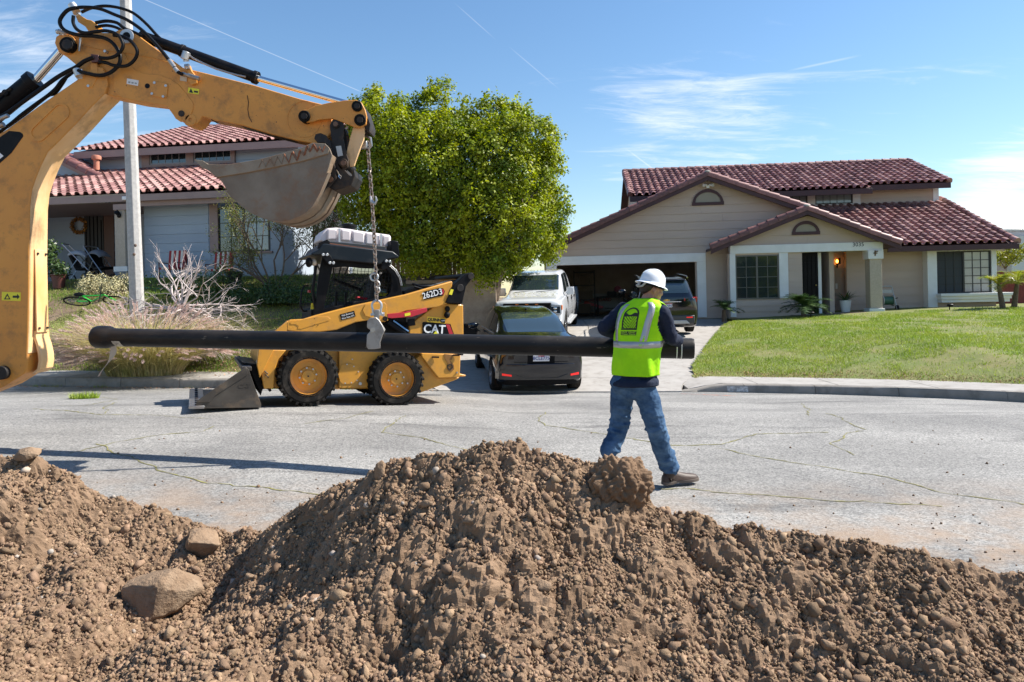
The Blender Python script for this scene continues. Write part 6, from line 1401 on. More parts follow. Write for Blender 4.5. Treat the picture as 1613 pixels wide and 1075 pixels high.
S('boom_foot_pin', [(0 + 11 * math.cos(t), 588 + 11 * math.sin(t)) for t in np.linspace(0, 6.28, 17)[:-1]], -.05, .3, dark_steel)
def ring_slab(nm, outer, inner, y0, y1, m, par):
 n = len(outer); A = [BF.hit(*p, y0) for p in outer]; B = [BF.hit(*p, y0) for p in inner]; m_ = MB()
 for i in range(n):
  j = (i + 1) % n; m_.hexa([A[i], A[j], B[j], B[i]], [(A[i][0], y1, A[i][2]), (A[j][0], y1, A[j][2]), (B[j][0], y1, B[j][2]), (B[i][0], y1, B[i][2])])
 return m_.build(nm, m, par, smooth=True, ang=60)
def caps(c0, c1, r0, r1, n=10):
 c0, c1 = Vector(c0), Vector(c1); d = (c1 - c0).normalized(); a0 = math.atan2(d.y, d.x); P = []
 for i in range(n + 1): t = a0 + math.pi / 2 + math.pi * i / n; P.append((c0.x + r0 * math.cos(t), c0.y + r0 * math.sin(t)))
 for i in range(n + 1): t = a0 - math.pi / 2 + math.pi * i / n; P.append((c1.x + r1 * math.cos(t), c1.y + r1 * math.sin(t)))
 return P
ring_slab('stiffener_rim', caps((59, 209), (95, 177), 14.5, 14), caps((59, 209), (95, 177), 9.6, 11.5), -.007, .002, yellow_worn, boom)
ring_slab('stiffener_rim', caps((59, 209), (95, 177), 15, 15), caps((59, 209), (95, 177), 14.2, 14.2), -.003, .002, yellow_worn, boom)
S('decal', [(-30, 232), (0, 216.5), (14, 206.5), (31, 208), (35.5, 211), (36.5, 215), (18, 241), (0, 257), (-30, 285)], -.003, -.0005, black_paint, boom, 0)
S('decal_mark', [(-14, 262), (-4, 238), (5.5, 246), (-2, 252)], -.0045, -.0031, white_lettering, boom, 0)
d = S('warning_decal', [(3, 460), (32.5, 461), (32.3, 474.5), (2.8, 473.5)], -.003, -.0005, yellow_label, boom, 0)
S('pictogram', [(6, 472), (11.5, 462.5), (16.5, 472)], -.004, -.0031, black_lettering, d, 0); S('pictogram', [(9, 470.5), (11.5, 466), (14, 470.5)], -.005, -.0041, yellow_label, d, 0)
S('pictogram', [(20, 466), (27, 466), (27, 463), (31, 468), (27, 472), (27, 469.5), (20, 469.5)], -.004, -.0031, black_lettering, d, 0)
sp_ = [(86, 68), (88, 58), (96, 53), (112, 51), (178, 52), (187, 47), (199, 45.5), (211, 50), (223, 60), (250, 80), (277, 99), (284, 106), (310, 112), (399, 134), (473, 156), (506, 164), (522, 180), (524, 205), (505, 232), (492, 226), (467, 221.5), (425, 211), (381, 197.5), (336, 189), (325, 185), (319, 184), (311, 195), (300, 198.5), (292, 197), (288, 191), (277, 187), (268, 175), (263, 167), (250, 164), (217, 160), (170, 150), (150, 128), (123, 105), (105, 90), (92, 82)]
stick = S('stick', sp_, .03, .22, yellow_worn, bevel=.007)
def disc(nm, px, py, r, y0, y1, m, par, n=20, bev=0, hole=None):
 c = BF.hit(px, py, y0); rr = r * (BY + y0) / FPX
 if hole: return MB().lathe([(hole * rr, y1), (hole * rr, y0), (rr * .92, y0), (rr, y0 + .004), (rr, y1)], c=(c[0], 0, c[2]), axis='Y', n=n).build(nm, m, par)
 return MB().cyl((c[0], y0, c[2]), (c[0], y1, c[2]), rr, n=n).build(nm, m, par, bev)
disc('pivot_boss', 105, 70, 15, .012, .24, yellow_worn, stick, 28, .003); disc('pivot_pin', 105, 70, 12, -.02, .26, black_rubber, stick, 24, .004); disc('pin_nut', 105, 70, 8.5, -.045, -.019, dark_steel, stick, 8, .004)
disc('boss', 199, 57, 11.5, .018, .235, galv, stick, 24, hole=.55); disc('boss_bore', 199, 57, 6.4, .024, .236, black_paint, stick, 18)
disc('lug', 300, 189, 9, .022, .228, yellow_worn, stick, 20, hole=.35); disc('lug', 285.5, 179, 9, .02, .23, yellow_worn, stick, 20); disc('lug_bore', 285.5, 179, 5, .014, .0195, dark_steel, stick, 16)
def seam(pts, r=.0035, y=.027, m=None, par=stick, sc=None, off=(0, 0)):
 if sc: pts = [(a / sc + off[0], b / sc + off[1]) for a, b in pts]
 return MB().tube([BF.hit(a, b, y) for a, b in pts], r, 5).build('weld_seam', m or yellow_worn, par)
rp_ = [(700, 300), (730, 360), (760, 395), (810, 415), (900, 425), (960, 445), (1010, 480), (1050, 530), (1085, 575), (1092, 600), (1080, 640), (1050, 680), (1020, 690), (990, 670), (960, 620), (945, 600), (880, 588), (780, 572), (690, 555), (640, 520), (640, 400), (640, 320)]
S('reinforcing_plate', rp_, .022, .031, yellow_worn, stick, .004, sc=SC1)
seam([(440, 250), (560, 280), (660, 295), (720, 302), (860, 325), (960, 355), (1000, 378)], sc=SC1)
S('cover_plate', [(866, 457), (936, 468), (948, 480), (940, 548), (930, 556), (862, 543), (850, 532), (855, 466)], .012, .022, yellow_worn, stick, .003, sc=SC1)
for x, y in ((870, 467), (934, 484), (856, 529), (919, 545)): disc('bolt', x / SC1, y / SC1, 2.2, .004, .014, galv, stick, 6)
for x, y in ((590, 289), (496, 485)): disc('bolt', x / SC1, y / SC1, 2.3, -.012, .03, galv, stick, 6)
disc('slot_hole', 831 / SC1, 486 / SC1, 4, .0195, .0215, black_paint, stick, 14)
dlb = S('serial_decal', [(717, 443), (782, 455), (778, 486), (714, 474)], .018, .0215, P_('white_decal', (.72, .71, .70), rough=.5), stick, 0, sc=SC1)
for k in range(3): S('decal_print', [(724 + k * 18, 460 + k * 3), (736 + k * 18, 462 + k * 3), (735 + k * 18, 471 + k * 3), (723 + k * 18, 469 + k * 3)], .0172, .0179, P_('grey_print', (.3, .3, .3)), dlb, 0, sc=SC1)
dy_ = S('warning_decal', [(1063, 494), (1124, 504), (1120, 534), (1060, 525)], .026, .0295, yellow_label, stick, 0, sc=SC1)
S('pictogram', [(1066, 522), (1077, 499), (1090, 526)], .0252, .0259, black_lettering, dy_, 0, sc=SC1); S('pictogram', [(1095, 512), (1118, 516), (1116, 526), (1093, 522)], .0252, .0259, black_lettering, dy_, 0, sc=SC1)
S('brown_tag', [(1017, 430), (1055, 436), (1053, 462), (1015, 455)], .024, .0295, P_('cream_tag', (.6, .5, .38)), stick, 0, sc=SC1)
ring_slab('seam_ring', [(479 + 27 * math.cos(t), 188 + 29 * math.sin(t)) for t in np.linspace(0, 6.283, 33)[:-1]], [(479 + 26 * math.cos(t), 188 + 28 * math.sin(t)) for t in np.linspace(0, 6.283, 33)[:-1]], .026, .031, yellow_worn, stick)
seam([(1395, 540), (1402, 580), (1398, 620), (1405, 660), (1420, 690)], r=.003, m=dark_steel, sc=SC1)
m_ = MB()
for i in range(60):
 t = i / 59; px, py = 336 + (492 - 336) * t, float(np.interp(336 + (492 - 336) * t, [336, 381, 425, 467, 492], [189, 197.5, 211, 221.5, 226])); c = BF.hit(px, py, .1); m_.box(c[0] - .005, c[0] + .004, .06, .2, c[2] - .012, c[2] + .004)
m_.build('serrated_edge', dark_steel, stick, smooth=False)
S('hose_bracket', [(425, 90), (450, 85), (490, 110), (515, 115), (560, 150), (552, 178), (500, 180), (480, 150), (440, 125)], .10, .16, yellow, stick, .004, sc=SC1)
def clip(px, py, r=5, y=-.01, ln=9, ang=.4): 
 c = Vector(BF.hit(px, py, y)); k = (BY + y) / FPX; d = Vector((math.cos(ang), 0, math.sin(ang))) * ln * k; m_ = MB().cyl(c - d, c + d, r * k, n=14); m_.box(c.x - r * k * .8, c.x + r * k * .8, y + r * k * .5, .05, c.z - r * k * 1.4, c.z - r * k * .8)
 return m_.build('hose_clip', galv, stick, .002)
clip(117, 13, 6, -.0, 7, -1.0); clip(123, 115, 6, -.02, 6, -1.2); clip(94, 50, 3.5, .0, 5, .1); clip(292, 88, 6, .04, 6, 1.2)
S('clip_block', [(512, 305), (555, 310), (556, 350), (515, 352)], -.03, .05, P_('rust_block', (.10, .035, .03), rough=.5), stick, .004, sc=SC1)
S('hose_bracket', [(508, 355), (548, 358), (552, 430), (520, 495), (490, 498), (468, 470), (480, 430), (510, 400)], -.006, .02, yellow_worn, stick, .004, sc=SC1)
S('valve_bracket', [(1045, 370), (1070, 370), (1080, 400), (1105, 430), (1110, 470), (1080, 480), (1060, 460), (1060, 420)], .0, .03, yellow_worn, stick, .003, sc=SC1)
for a, b, r in (((1030, 415), (1060, 425), 2.6), ((1062, 425), (1125, 445), 3.6), ((1045, 378), (1068, 375), 4), ((455, 215), (447, 290), 1.6), ((330, 175), (370, 190), 3)):
 m_ = MB(); p0, p1 = Vector(BF.hit(a[0] / SC1, a[1] / SC1, -.01)), Vector(BF.hit(b[0] / SC1, b[1] / SC1, -.01)); m_.cyl(p0, p1, r * BY / FPX, n=10); m_.build('hose_fitting', steel, stick)
def smooth_pts(P, n=5):
 out = []; P = [Vector(p) for p in P]
 for i in range(len(P) - 1):
  p0, p1, p2, p3 = P[max(i - 1, 0)], P[i], P[i + 1], P[min(i + 2, len(P) - 1)]
  for k in range(n):
   t = k / n; out.append(.5 * ((2 * p1) + (p2 - p0) * t + (2 * p0 - 5 * p1 + 4 * p2 - p3) * t * t + (3 * p1 - p0 - 3 * p2 + p3) * t ** 3))
 out.append(P[-1]); return out
hoses = [([(430, 45), (380, 60), (340, 110), (345, 150), (380, 180), (450, 200), (530, 205), (600, 220), (650, 260), (678, 320), (668, 370), (620, 412), (560, 427), (480, 412), (440, 400)], 2.9, -.04),
         ([(430, 45), (480, 42), (560, 50), (650, 85), (720, 115), (800, 170), (870, 240), (930, 310), (975, 370), (1000, 405), (1030, 420)], 2.7, -.03),
         ([(460, 70), (520, 45), (600, 35), (690, 50), (760, 80), (830, 140), (890, 205), (950, 255), (1010, 285), (1040, 300)], 2.4, .10),
         ([(415, 90), (413, 130), (435, 168), (480, 187), (540, 180), (600, 175), (660, 195), (692, 240), (688, 280), (650, 318), (600, 330), (560, 325)], 2.6, -.075),
         ([(540, 130), (600, 120), (660, 130), (700, 160), (760, 185), (800, 205)], 2.6, .04), ([(540, 155), (600, 145), (660, 158), (700, 185)], 2.4, .07),
         ([(640, 200), (700, 210), (740, 235), (772, 280), (770, 320), (740, 358), (700, 375), (640, 370), (600, 355), (560, 350)], 2.6, -.055),
         ([(530, 325), (480, 345), (430, 380), (380, 405), (320, 440), (250, 490), (180, 540), (110, 590), (40, 640), (-60, 700), (-200, 800)], 3.2, -.03),
         ([(440, 385), (390, 425), (350, 455), (315, 500), (270, 540), (200, 590), (120, 650), (60, 700), (-60, 790)], 2.6, .12), ([(380, 430), (350, 480), (310, 530), (265, 548), (150, 640), (40, 720)], 2.2, .16)]
for pts, r, y in hoses:
 P3 = [BF.hit(a / SC1, b / SC1, y) for a, b in pts]; MB().tube(smooth_pts(P3), r * BY / FPX, 10).build('hydraulic_hose', hose_m, stick)
m_ = MB()
for a, b in (((955, 340), (985, 380)), ((985, 385), (1005, 408))): m_.cyl(BF.hit(a[0] / SC1, a[1] / SC1, -.03), BF.hit(b[0] / SC1, b[1] / SC1, -.03), 3.3 * BY / FPX, n=10)
m_.build('hose_ferrule', steel, stick)
c0, c1 = Vector(BF.hit(222, 57, .12)), Vector(BF.hit(404, 123, .12))
cyl = MB().cyl(c0, c1, .052, n=24).build('bucket_cylinder', black_paint, bh, .004)
d_ = (c1 - c0).normalized(); MB().cyl(c1 - d_ * .03, c1 + d_ * .012, .062, n=24).cyl(c0 + d_ * .40, c0 + d_ * .43, .06, n=20).build('gland', black_paint, cyl, .003)
pts = [BF.hit(a / SC1, b / SC1, .055) for a, b in ((1050, 300), (1090, 330), (1150, 360), (1220, 390), (1290, 412), (1340, 425), (1385, 435))]; MB().tube(pts, .009, 8).build('steel_line', steel, cyl)
rod_end = Vector(BF.hit(560, 167, .12)); MB().cyl(c1, rod_end, .028, n=20).build('cylinder_rod', chrome, bh)
q0, q1 = Vector(BF.hit(-110, 262, .12)), Vector(BF.hit(54, 128, .12)); cy2 = MB().cyl(q0, q1, .088, n=26).build('stick_cylinder', black_paint, bh, .004); d_ = (q1 - q0).normalized(); MB().cyl(q1 - d_ * .05, q1 + d_ * .02, .098, n=26).build('gland', black_paint, cy2, .004)
MB().cyl(q1, BF.hit(105, 70, .12), .037, n=20).build('cylinder_rod', chrome, bh)
n_ = Vector((-d_.z, 0, d_.x)); m_ = MB(); m_.tube([q0 + n_ * .02 + Vector((0, -.11, 0)), q0.lerp(q1, .75) + n_ * .03 + Vector((0, -.11, 0)), q0.lerp(q1, .86) + n_ * .02 + Vector((0, -.09, 0))], .016, 8); m_.build('steel_line', dark_steel, cy2)
MB().cyl(q0.lerp(q1, .80) + Vector((0, -.11, .02)), q0.lerp(q1, .80) + Vector((0, -.06, .02)), .03, n=10).build('port_fitting', black_rubber, cy2)
m_ = MB(); p0, p1 = Vector(BF.hit(-6, 190, -.06)), Vector(BF.hit(13, 182, -.06)); m_.cyl(p0, p1, .02, n=10); p0, p1 = Vector(BF.hit(-4, 200, -.0)), Vector(BF.hit(6, 196, -.0)); m_.cyl(p0, p1, .024, n=10); m_.build('hose_ferrule', steel, cy2)
R2 = dict(sc=SC1, off=(300, 100))
def disc2(nm, x, y, r, y0, y1, m, par, **k): return disc(nm, x / SC1 + 300, y / SC1 + 100, r / SC1, y0, y1, m, par, **k)
for y0, y1 in ((-.035, -.005), (.255, .285)):
 S('yellow_link', [(618, 300), (622, 275), (640, 262), (660, 262), (700, 240), (780, 222), (880, 208), (935, 206), (965, 220), (985, 260), (995, 300), (990, 345), (960, 362), (925, 360), (865, 335), (800, 312), (730, 318), (690, 330), (655, 334), (630, 325)], y0, y1, yellow_worn, bh, .005, **R2)
 S('yellow_link', [(918, 360), (985, 355), (978, 430), (950, 500), (922, 580), (900, 585), (880, 500), (900, 420)], y0 + .045 if y0 < 0 else y0 - .045, y1 + .04 if y0 < 0 else y1 - .04, yellow_flange, bh, .005, **R2)
for x, y, r in ((938, 240, 30), (955, 318, 33), (640, 297, 33)):
 disc2('pin_collar', x, y, r, -.06, .31, black_rubber, bh, bev=.005); disc2('pin_head', x, y, r * .55, -.078, -.059, dark_steel, bh, n=8)
m_ = S('tie_plate', [(985, 250), (1015, 345), (1008, 385), (985, 370), (985, 345), (975, 300)], .0, .25, dark_steel, bh, .004, **R2)
S('cross_strut', [(870, 365), (885, 430), (880, 600), (915, 640), (900, 690), (840, 700), (820, 640), (850, 560), (845, 420)], .06, .19, dark_steel, bh, .006, **R2)
for y0, y1 in ((-.03, .0), (.25, .28)):
 S('black_link', [(785, 350), (800, 320), (825, 312), (855, 325), (868, 352), (862, 420), (872, 480), (892, 545), (888, 585), (868, 605), (845, 598), (828, 570), (812, 500), (795, 430)], y0, y1, dark_steel, bh, .005, **R2)
for x, y, r in ((818, 342, 22), (862, 562, 24), (735, 425, 27)):
 disc2('pin_boss', x, y, r, -.05, .30, dark_steel, bh, bev=.004); disc2('pin', x, y, r * .62, -.065, .31, P_('brown_pin', (.16, .09, .06), rough=.5, metal=.5), bh, n=14)
S('serial_plate', [(820, 468), (850, 465), (860, 520), (832, 527)], -.034, -.0305, P_('plate_grey', (.5, .5, .48), rough=.5), bh, 0, **R2)
bk0, bk1 = -.19, .43
buck = thing('x', None, None)if False else None
upper = [(22, 545), (70, 552), (100, 572), (160, 573), (230, 570), (380, 545), (500, 515), (620, 480), (690, 450), (760, 455), (785, 480), (800, 520)]
lower = [(770, 620), (720, 735), (680, 805), (640, 840), (600, 862), (550, 880), (500, 886), (450, 880), (400, 864), (345, 838), (290, 800), (245, 760), (210, 722), (175, 665), (150, 640), (100, 600), (70, 590)]
side = upper + lower
bucket = S('bucket', side, bk0, bk0 + .02, bucket_m, bh, .003, **R2)
S('side_plate', side, bk1 - .02, bk1, bucket_m, bucket, .003, **R2)
S('side_cutter', [(22, 543), (70, 550), (100, 570), (160, 571), (230, 568), (380, 543), (500, 513), (620, 478), (690, 448), (760, 453), (786, 480), (775, 508), (640, 548), (480, 583), (330, 613), (240, 628), (165, 640), (148, 642), (90, 598), (66, 592)], bk0 - .012, bk0 - .0005, P_('cutter_steel', (.30, .25, .19), rough=.6, metal=.2, var=(.22, .17, .12), vscale=4, dirt=(.26, .12, .06), dscale=6, damount=.5), bucket, .003, **R2)
shell = [(800, 515), (770, 620), (720, 735), (680, 805), (640, 840), (600, 862), (550, 880), (500, 886), (450, 880), (400, 864), (345, 838), (290, 800), (245, 760), (210, 722), (175, 665), (150, 640), (100, 600), (66, 590), (22, 543)]
pts = [BF.hit(a / SC1 + 300, b / SC1 + 100, bk0) for a, b in shell]; m_ = MB(); secs = []
cxb = sum(p[0] for p in pts) / len(pts); czb = sum(p[2] for p in pts) / len(pts)
for p in pts:
 dx_, dz_ = cxb - p[0], czb - p[2]; l_ = math.hypot(dx_, dz_); ix, iz = p[0] + dx_ / l_ * .018, p[2] + dz_ / l_ * .018
 secs.append([(p[0], bk0 + .001, p[2]), (p[0], bk1 - .001, p[2]), (ix, bk1 - .001, iz), (ix, bk0 + .001, iz)])
m_.loft(secs).build('floor_plate', P_('bucket_floor', (.28, .20, .13), rough=.75, metal=.15, var=(.18, .12, .08), vscale=6, dirt=(.40, .28, .18), dscale=7, damount=.7, bump=.006, bscale=30, stretch=(1, .2, 1)), bucket)
for yy in (bk0 + .001, bk0 + .29, bk1 - .10):
 m_ = MB(); secs = []
 for p in pts[1:14]:
  dx_, dz_ = cxb - p[0], czb - p[2]; l_ = math.hypot(dx_, dz_); ox, oz = p[0] - dx_ / l_ * .014, p[2] - dz_ / l_ * .014; secs.append([(ox, yy, oz), (ox, yy + .09, oz), (p[0], yy + .09, p[2]), (p[0], yy, p[2])])
 m_.loft(secs).build('wear_strip', bucket_m, bucket)
for k in range(4):
 yy = bk0 + .03 + k * .155; a = Vector(BF.hit(22 / SC1 + 300, 543 / SC1 + 100, bk0)); a.y = yy; b = Vector(BF.hit(75 / SC1 + 300, 580 / SC1 + 100, bk0)); b.y = yy
 MB().hexa([(b.x, yy, b.z - .02), (b.x, yy + .07, b.z - .02), (b.x, yy + .07, b.z + .04), (b.x, yy, b.z + .04)], [(a.x - .02, yy + .015, a.z), (a.x - .02, yy + .055, a.z), (a.x - .02, yy + .055, a.z + .012), (a.x - .02, yy + .015, a.z + .012)]).build('tooth', bucket_m, bucket, .003)
zz_ = [(385, 590), (405, 545), (425, 585), (450, 535), (470, 580), (492, 528), (515, 570), (530, 512), (555, 562), (572, 505), (600, 550), (615, 495), (640, 520), (655, 470), (672, 500), (690, 462), (715, 500), (728, 472), (745, 500), (758, 468)]
MB().tube([BF.hit(a / SC1 + 300, b / SC1 + 100, bk0 - .014) for a, b in zz_[:8]], .0035, 5, cap=True).build('weld_bead', P_('faint_rust', (.24, .15, .09), rough=.8), bucket)
for y_, pp in ((0, zz_[7:]), (.3, [(a + 6, b - 6) for a, b in zz_[9:17]])): MB().tube([BF.hit(a / SC1 + 300, b / SC1 + 100, bk0 - .014) for a, b in pp], .007, 6).build('weld_bead', rust, bucket)
MB().tube([BF.hit(a / SC1 + 300, b / SC1 + 100, bk0 - .004) for a, b in [(150, 643), (240, 630), (330, 616), (480, 586), (640, 551), (775, 511)]], .006, 6).build('weld_bead', P_('muddy_weld', (.22, .14, .08), rough=.85), bucket)
for y0, y1 in ((-.07, -.045), (.30, .325)):
 S('ear', [(698, 425), (705, 400), (735, 393), (765, 408), (790, 450), (800, 520), (820, 600), (822, 650), (790, 690), (765, 705), (745, 735), (720, 745), (765, 640), (795, 540), (782, 470), (750, 448), (715, 448)], y0, y1, dark_steel, bucket, .004, **R2)
S('quick_coupler', [(765, 420), (800, 440), (835, 560), (905, 640), (925, 600), (930, 640), (905, 690), (860, 705), (815, 720), (780, 700), (822, 650), (820, 600), (800, 520)], -.03, .28, dark_steel, bucket, .008, **R2)
disc2('coupler_pin', 787, 653, 17, -.09, .34, P_('brown_pin', (.16, .09, .06)), bucket, n=12); m_ = MB(); m_.tube([BF.hit(a / SC1 + 300, b / SC1 + 100, -.075) for a, b in ((825, 600), (838, 625), (852, 638), (846, 650), (836, 640), (840, 622))], .004, 5).build('spring_clip', chrome, bucket)
c = Vector(BF.hit(577, 231, .10)); MB().box(c.x - .08, c.x + .01, .08, .14, c.z - .02, c.z + .05).build('lifting_eye', steel, bucket, .008)
m_ = MB(); fx = BF.x(-120, 600, 0); m_.box(fx - .35, fx + .25, -.1, .35, .15, .75); m_.box(fx - 1.1, fx - .36, -.35, .6, .3, 1.1); m_.build('swing_post', dark_steel, bh, .03)
MB().beam((fx - .6, -.3, .6), (fx - .5, -.9, .0), .16, .16).box(fx - .75, fx - .25, -1.15, -.75, -.14, -.06).build('stabiliser', yellow, bh, .01)
# ================================================================ skid steer loader
so = W(556, 641, 9.45); SKY = 25
base = Vector((so.x, so.y, so.z))
SF = Frame(base, SKY, 4.0)
sk = thing('skid_steer_loader', 'yellow and black skid steer loader numbered 262D3 parked in the street', 'loader', SF)
def K_(nm, pts, y0, y1, m, par=sk, bevel=.008, sc=None, off=(0, 0), ang=30):
 if sc: pts = [(a / sc + off[0], b / sc + off[1]) for a, b in pts]
 return MB().slab(SF, pts, y0, y1).build(nm, m, par, bevel, ang=ang)
A5 = dict(sc=3.36, off=(290, 340)); A6 = dict(sc=3.358, off=(560, 340))
def h5(x, y, yl): return SF.hit(x / 3.36 + 290, y / 3.36 + 340, yl)
def h6(x, y, yl): return SF.hit(x / 3.358 + 560, y / 3.358 + 340, yl)
WID = 1.72
def wheel(c, y0, y1, out):
 r = .392; m_ = MB(); s = -1 if out else 1
 w = thing('x', None, None) if False else None
 yo, yi = (y0, y1) if out else (y1, y0)
 t = MB().lathe([(.24, yo), (.25, yo), (.34, yo + s * .012 * -1 if False else yo), (.372, yo + (yi - yo) * .08), (.385, yo + (yi - yo) * .2), (.385, yo + (yi - yo) * .8), (.372, yo + (yi - yo) * .92), (.25, yi), (.22, yi)], c=(c[0], 0, c[2]), axis='Y', n=48).build('tyre', tyre_m, sk, ang=30)
 lug = MB()
 for k in range(26):
  a = 2 * math.pi * k / 26
  for half, tw in ((0, .0), (1, .5)):
   aa = a + tw * 2 * math.pi / 26; p0, p1 = (yo - (.004 if out else -.004), (yo + yi) / 2 - (.01 if out else -.01)) if half == 0 else ((yo + yi) / 2, yi)
   for_r = []
   def pt(rr, an, y): return (c[0] + rr * math.cos(an), y, c[2] + rr * math.sin(an))
   w_ = .045; sk_ = .09 if half == 0 else -.09
   lug.hexa([pt(.36, aa - w_, p0), pt(.36, aa + w_, p0), pt(.399, aa + w_ * .8, p0), pt(.399, aa - w_ * .8, p0)], [pt(.36, aa - w_ + sk_, p1), pt(.36, aa + w_ + sk_, p1), pt(.402, aa + w_ * .8 + sk_, p1), pt(.402, aa - w_ * .8 + sk_, p1)])
 lug.build('tread', tyre_m, t, smooth=False)
 s2 = 1 if out else -1
 rim = MB().lathe([(.262, yo - s2 * .004), (.262, yo + s2 * .012), (.245, yo + s2 * .02), (.238, yo + s2 * .09), (.20, yo + s2 * .105), (.13, yo + s2 * .10), (.115, yo + s2 * .085), (.085, yo + s2 * .08), (.08, yo + s2 * .055), (.001, yo + s2 * .05)], c=(c[0], 0, c[2]), axis='Y', n=40).build('rim', yellow, sk, ang=25)
 m_ = MB(); m2 = MB()
 for k in range(8):
  a = 2 * math.pi * k / 8 + .2; x, z = c[0] + .112 * math.cos(a), c[2] + .112 * math.sin(a); m_.cyl((x, yo + s2 * .09, z), (x, yo + s2 * .066, z), .013, n=6)
 m_.build('wheel_nut', galv, rim); MB().cyl((c[0], yo + s2 * .06, c[2]), (c[0], yo + s2 * .045, c[2]), .012, n=8).build('hub_cap', dark_steel, rim)
wf_, wr_2 = h5(660, 852, 0), h6(222, 866, 0)
for c in (wf_, wr_2): wheel(c, 0, .27, True); wheel(c, WID - .27, WID, False)
ch_pts = [(395, 690), (545, 700), (1070, 690), (1150, 730), (1180, 915), (800, 917), (470, 700 + 150), (420, 840), (385, 780)]
ch_lo = [(390, 640), (620, 600), (1640 - 0, 640), (1640, 915)]
hull = [(380, 760), (395, 700), (480, 620), (1500, 560), (1850, 640), (1860, 800), (1660, 1000 - 80), (820, 918), (470, 900), (420, 840)]
hull_px = [(404, 568), (408, 548), (430, 525), (560, 515), (700, 520), (722, 560), (720, 590), (672, 613), (533, 613), (430, 612), (412, 590)]
K_('chassis', hull_px, .29, WID - .29, yellow, bevel=.015)
for y0, y1 in ((.20, .285), (WID - .285, WID - .2)):
 K_('side_panel', [(534, 548), (605, 548), (640, 560), (588, 611.5), (534, 612)], y0, y1, yellow, bevel=.01)
ring = [(834, 786), (880, 783), (915, 790), (928, 815), (928, 850), (915, 880), (890, 890), (840, 892), (826, 880), (815, 840)]
K_('access_panel', ring, .192, .2, yellow, bevel=.003, **A5)
for x, y in ((862, 787), (898, 798), (922, 826), (915, 872), (885, 884), (852, 887), (890, 760)):
 c = h5(x, y, .19); MB().cyl((c[0], .182, c[2]), (c[0], .194, c[2]), .010, n=6).build('bolt', galv, sk)
c = h5(931, 889, .19); MB().cyl((c[0], .17, c[2]), (c[0], .2, c[2]), .022, n=14).build('drain_plug', galv, sk)
for y0, y1 in ((.03, .10), (WID - .1, WID - .03)):
 K_('fender', [(415, 710), (540, 712), (500, 760), (480, 820), (474, 905), (470, 915), (422, 918), (412, 860), (408, 760)], y0 + .03, y1 + .06, yellow, bevel=.01, **A5)
for x0, y0, x1, y1 in ((425, 822, 443, 838), (430, 840, 447, 858)): MB().cyl(h5(x0, y0, .05), h5(x1, y1, .05), .008, n=6).build('slot', dark_steel, sk)
RS = dict(bevel=.012, **A6)
for y0, y1 in ((.10, .20), (WID - .2, WID - .1)):
 K_('rear_tower', [(285, 628), (285, 580), (310, 560), (440, 462), (570, 472), (572, 628), (520, 735), (350, 735), (285, 700)], y0, y1, yellow, **RS)
 K_('rear_panel', [(350, 728), (520, 732), (556, 740), (552, 855), (440, 860), (392, 800), (350, 745)], y0 - .04, y1 - .001, yellow, **RS)
K_('rear_skirt', [(345, 735), (392, 800), (440, 858), (552, 856), (530, 870), (376, 925), (335, 940), (300, 830), (318, 760)], .13, WID - .13, yellow, **RS)
K_('rear_bumper', [(520, 832), (585, 843), (583, 852), (520, 852)], .2, WID - .2, yellow, **RS)
K_('rear_door', [(560, 472), (574, 476), (572, 740), (556, 740)], .25, WID - .25, dark_steel, **RS)
ring_pts = [(470, 732), (515, 735), (512, 760), (500, 765), (520, 790), (522, 812), (510, 825), (495, 825), (485, 810), (490, 785), (470, 750)]
K_('tie_down_slot', ring_pts, .052, .061, P_('slot_shade', (.22, .10, .02), rough=.6), bevel=0, **A6)
c = h6(500, 800, .05); MB().lathe([(.028, .045), (.045, .045), (.045, .062), (.028, .062)], c=(c[0], 0, c[2]), axis='Y', n=16).build('tie_down_ring', dark_steel, sk)
for (x, y) in ((405, 748), (515, 738)): c = Vector(h6(x, y, .05)); MB().cyl(c, c + Vector((.1, -.02, 0)), .012, n=8).build('latch', black_paint, sk)
for x, y in ((537, 830), (275, 887)): c = h6(x, y, .05); MB().cyl((c[0], .045, c[2]), (c[0], .07, c[2]), .014, n=8).build('bolt', steel, sk)
arm5 = [(545, 560), (560, 553), (635, 548), (700, 527), (1000, 440), (1176, 395)]
arm_top = [(453, 507), (460, 499), (485, 496), (498, 497), (640, 459.5), (700, 446), (712, 443)]
armpts = [(452, 521), (452, 508), (458, 504), (479, 503), (498, 497), (560, 481), (640, 464), (712, 443), (713, 446), (705, 478), (690, 484), (640, 490), (612, 500), (608, 507), (600, 508), (592, 503), (560, 508), (530, 520), (505, 523), (470, 523)]
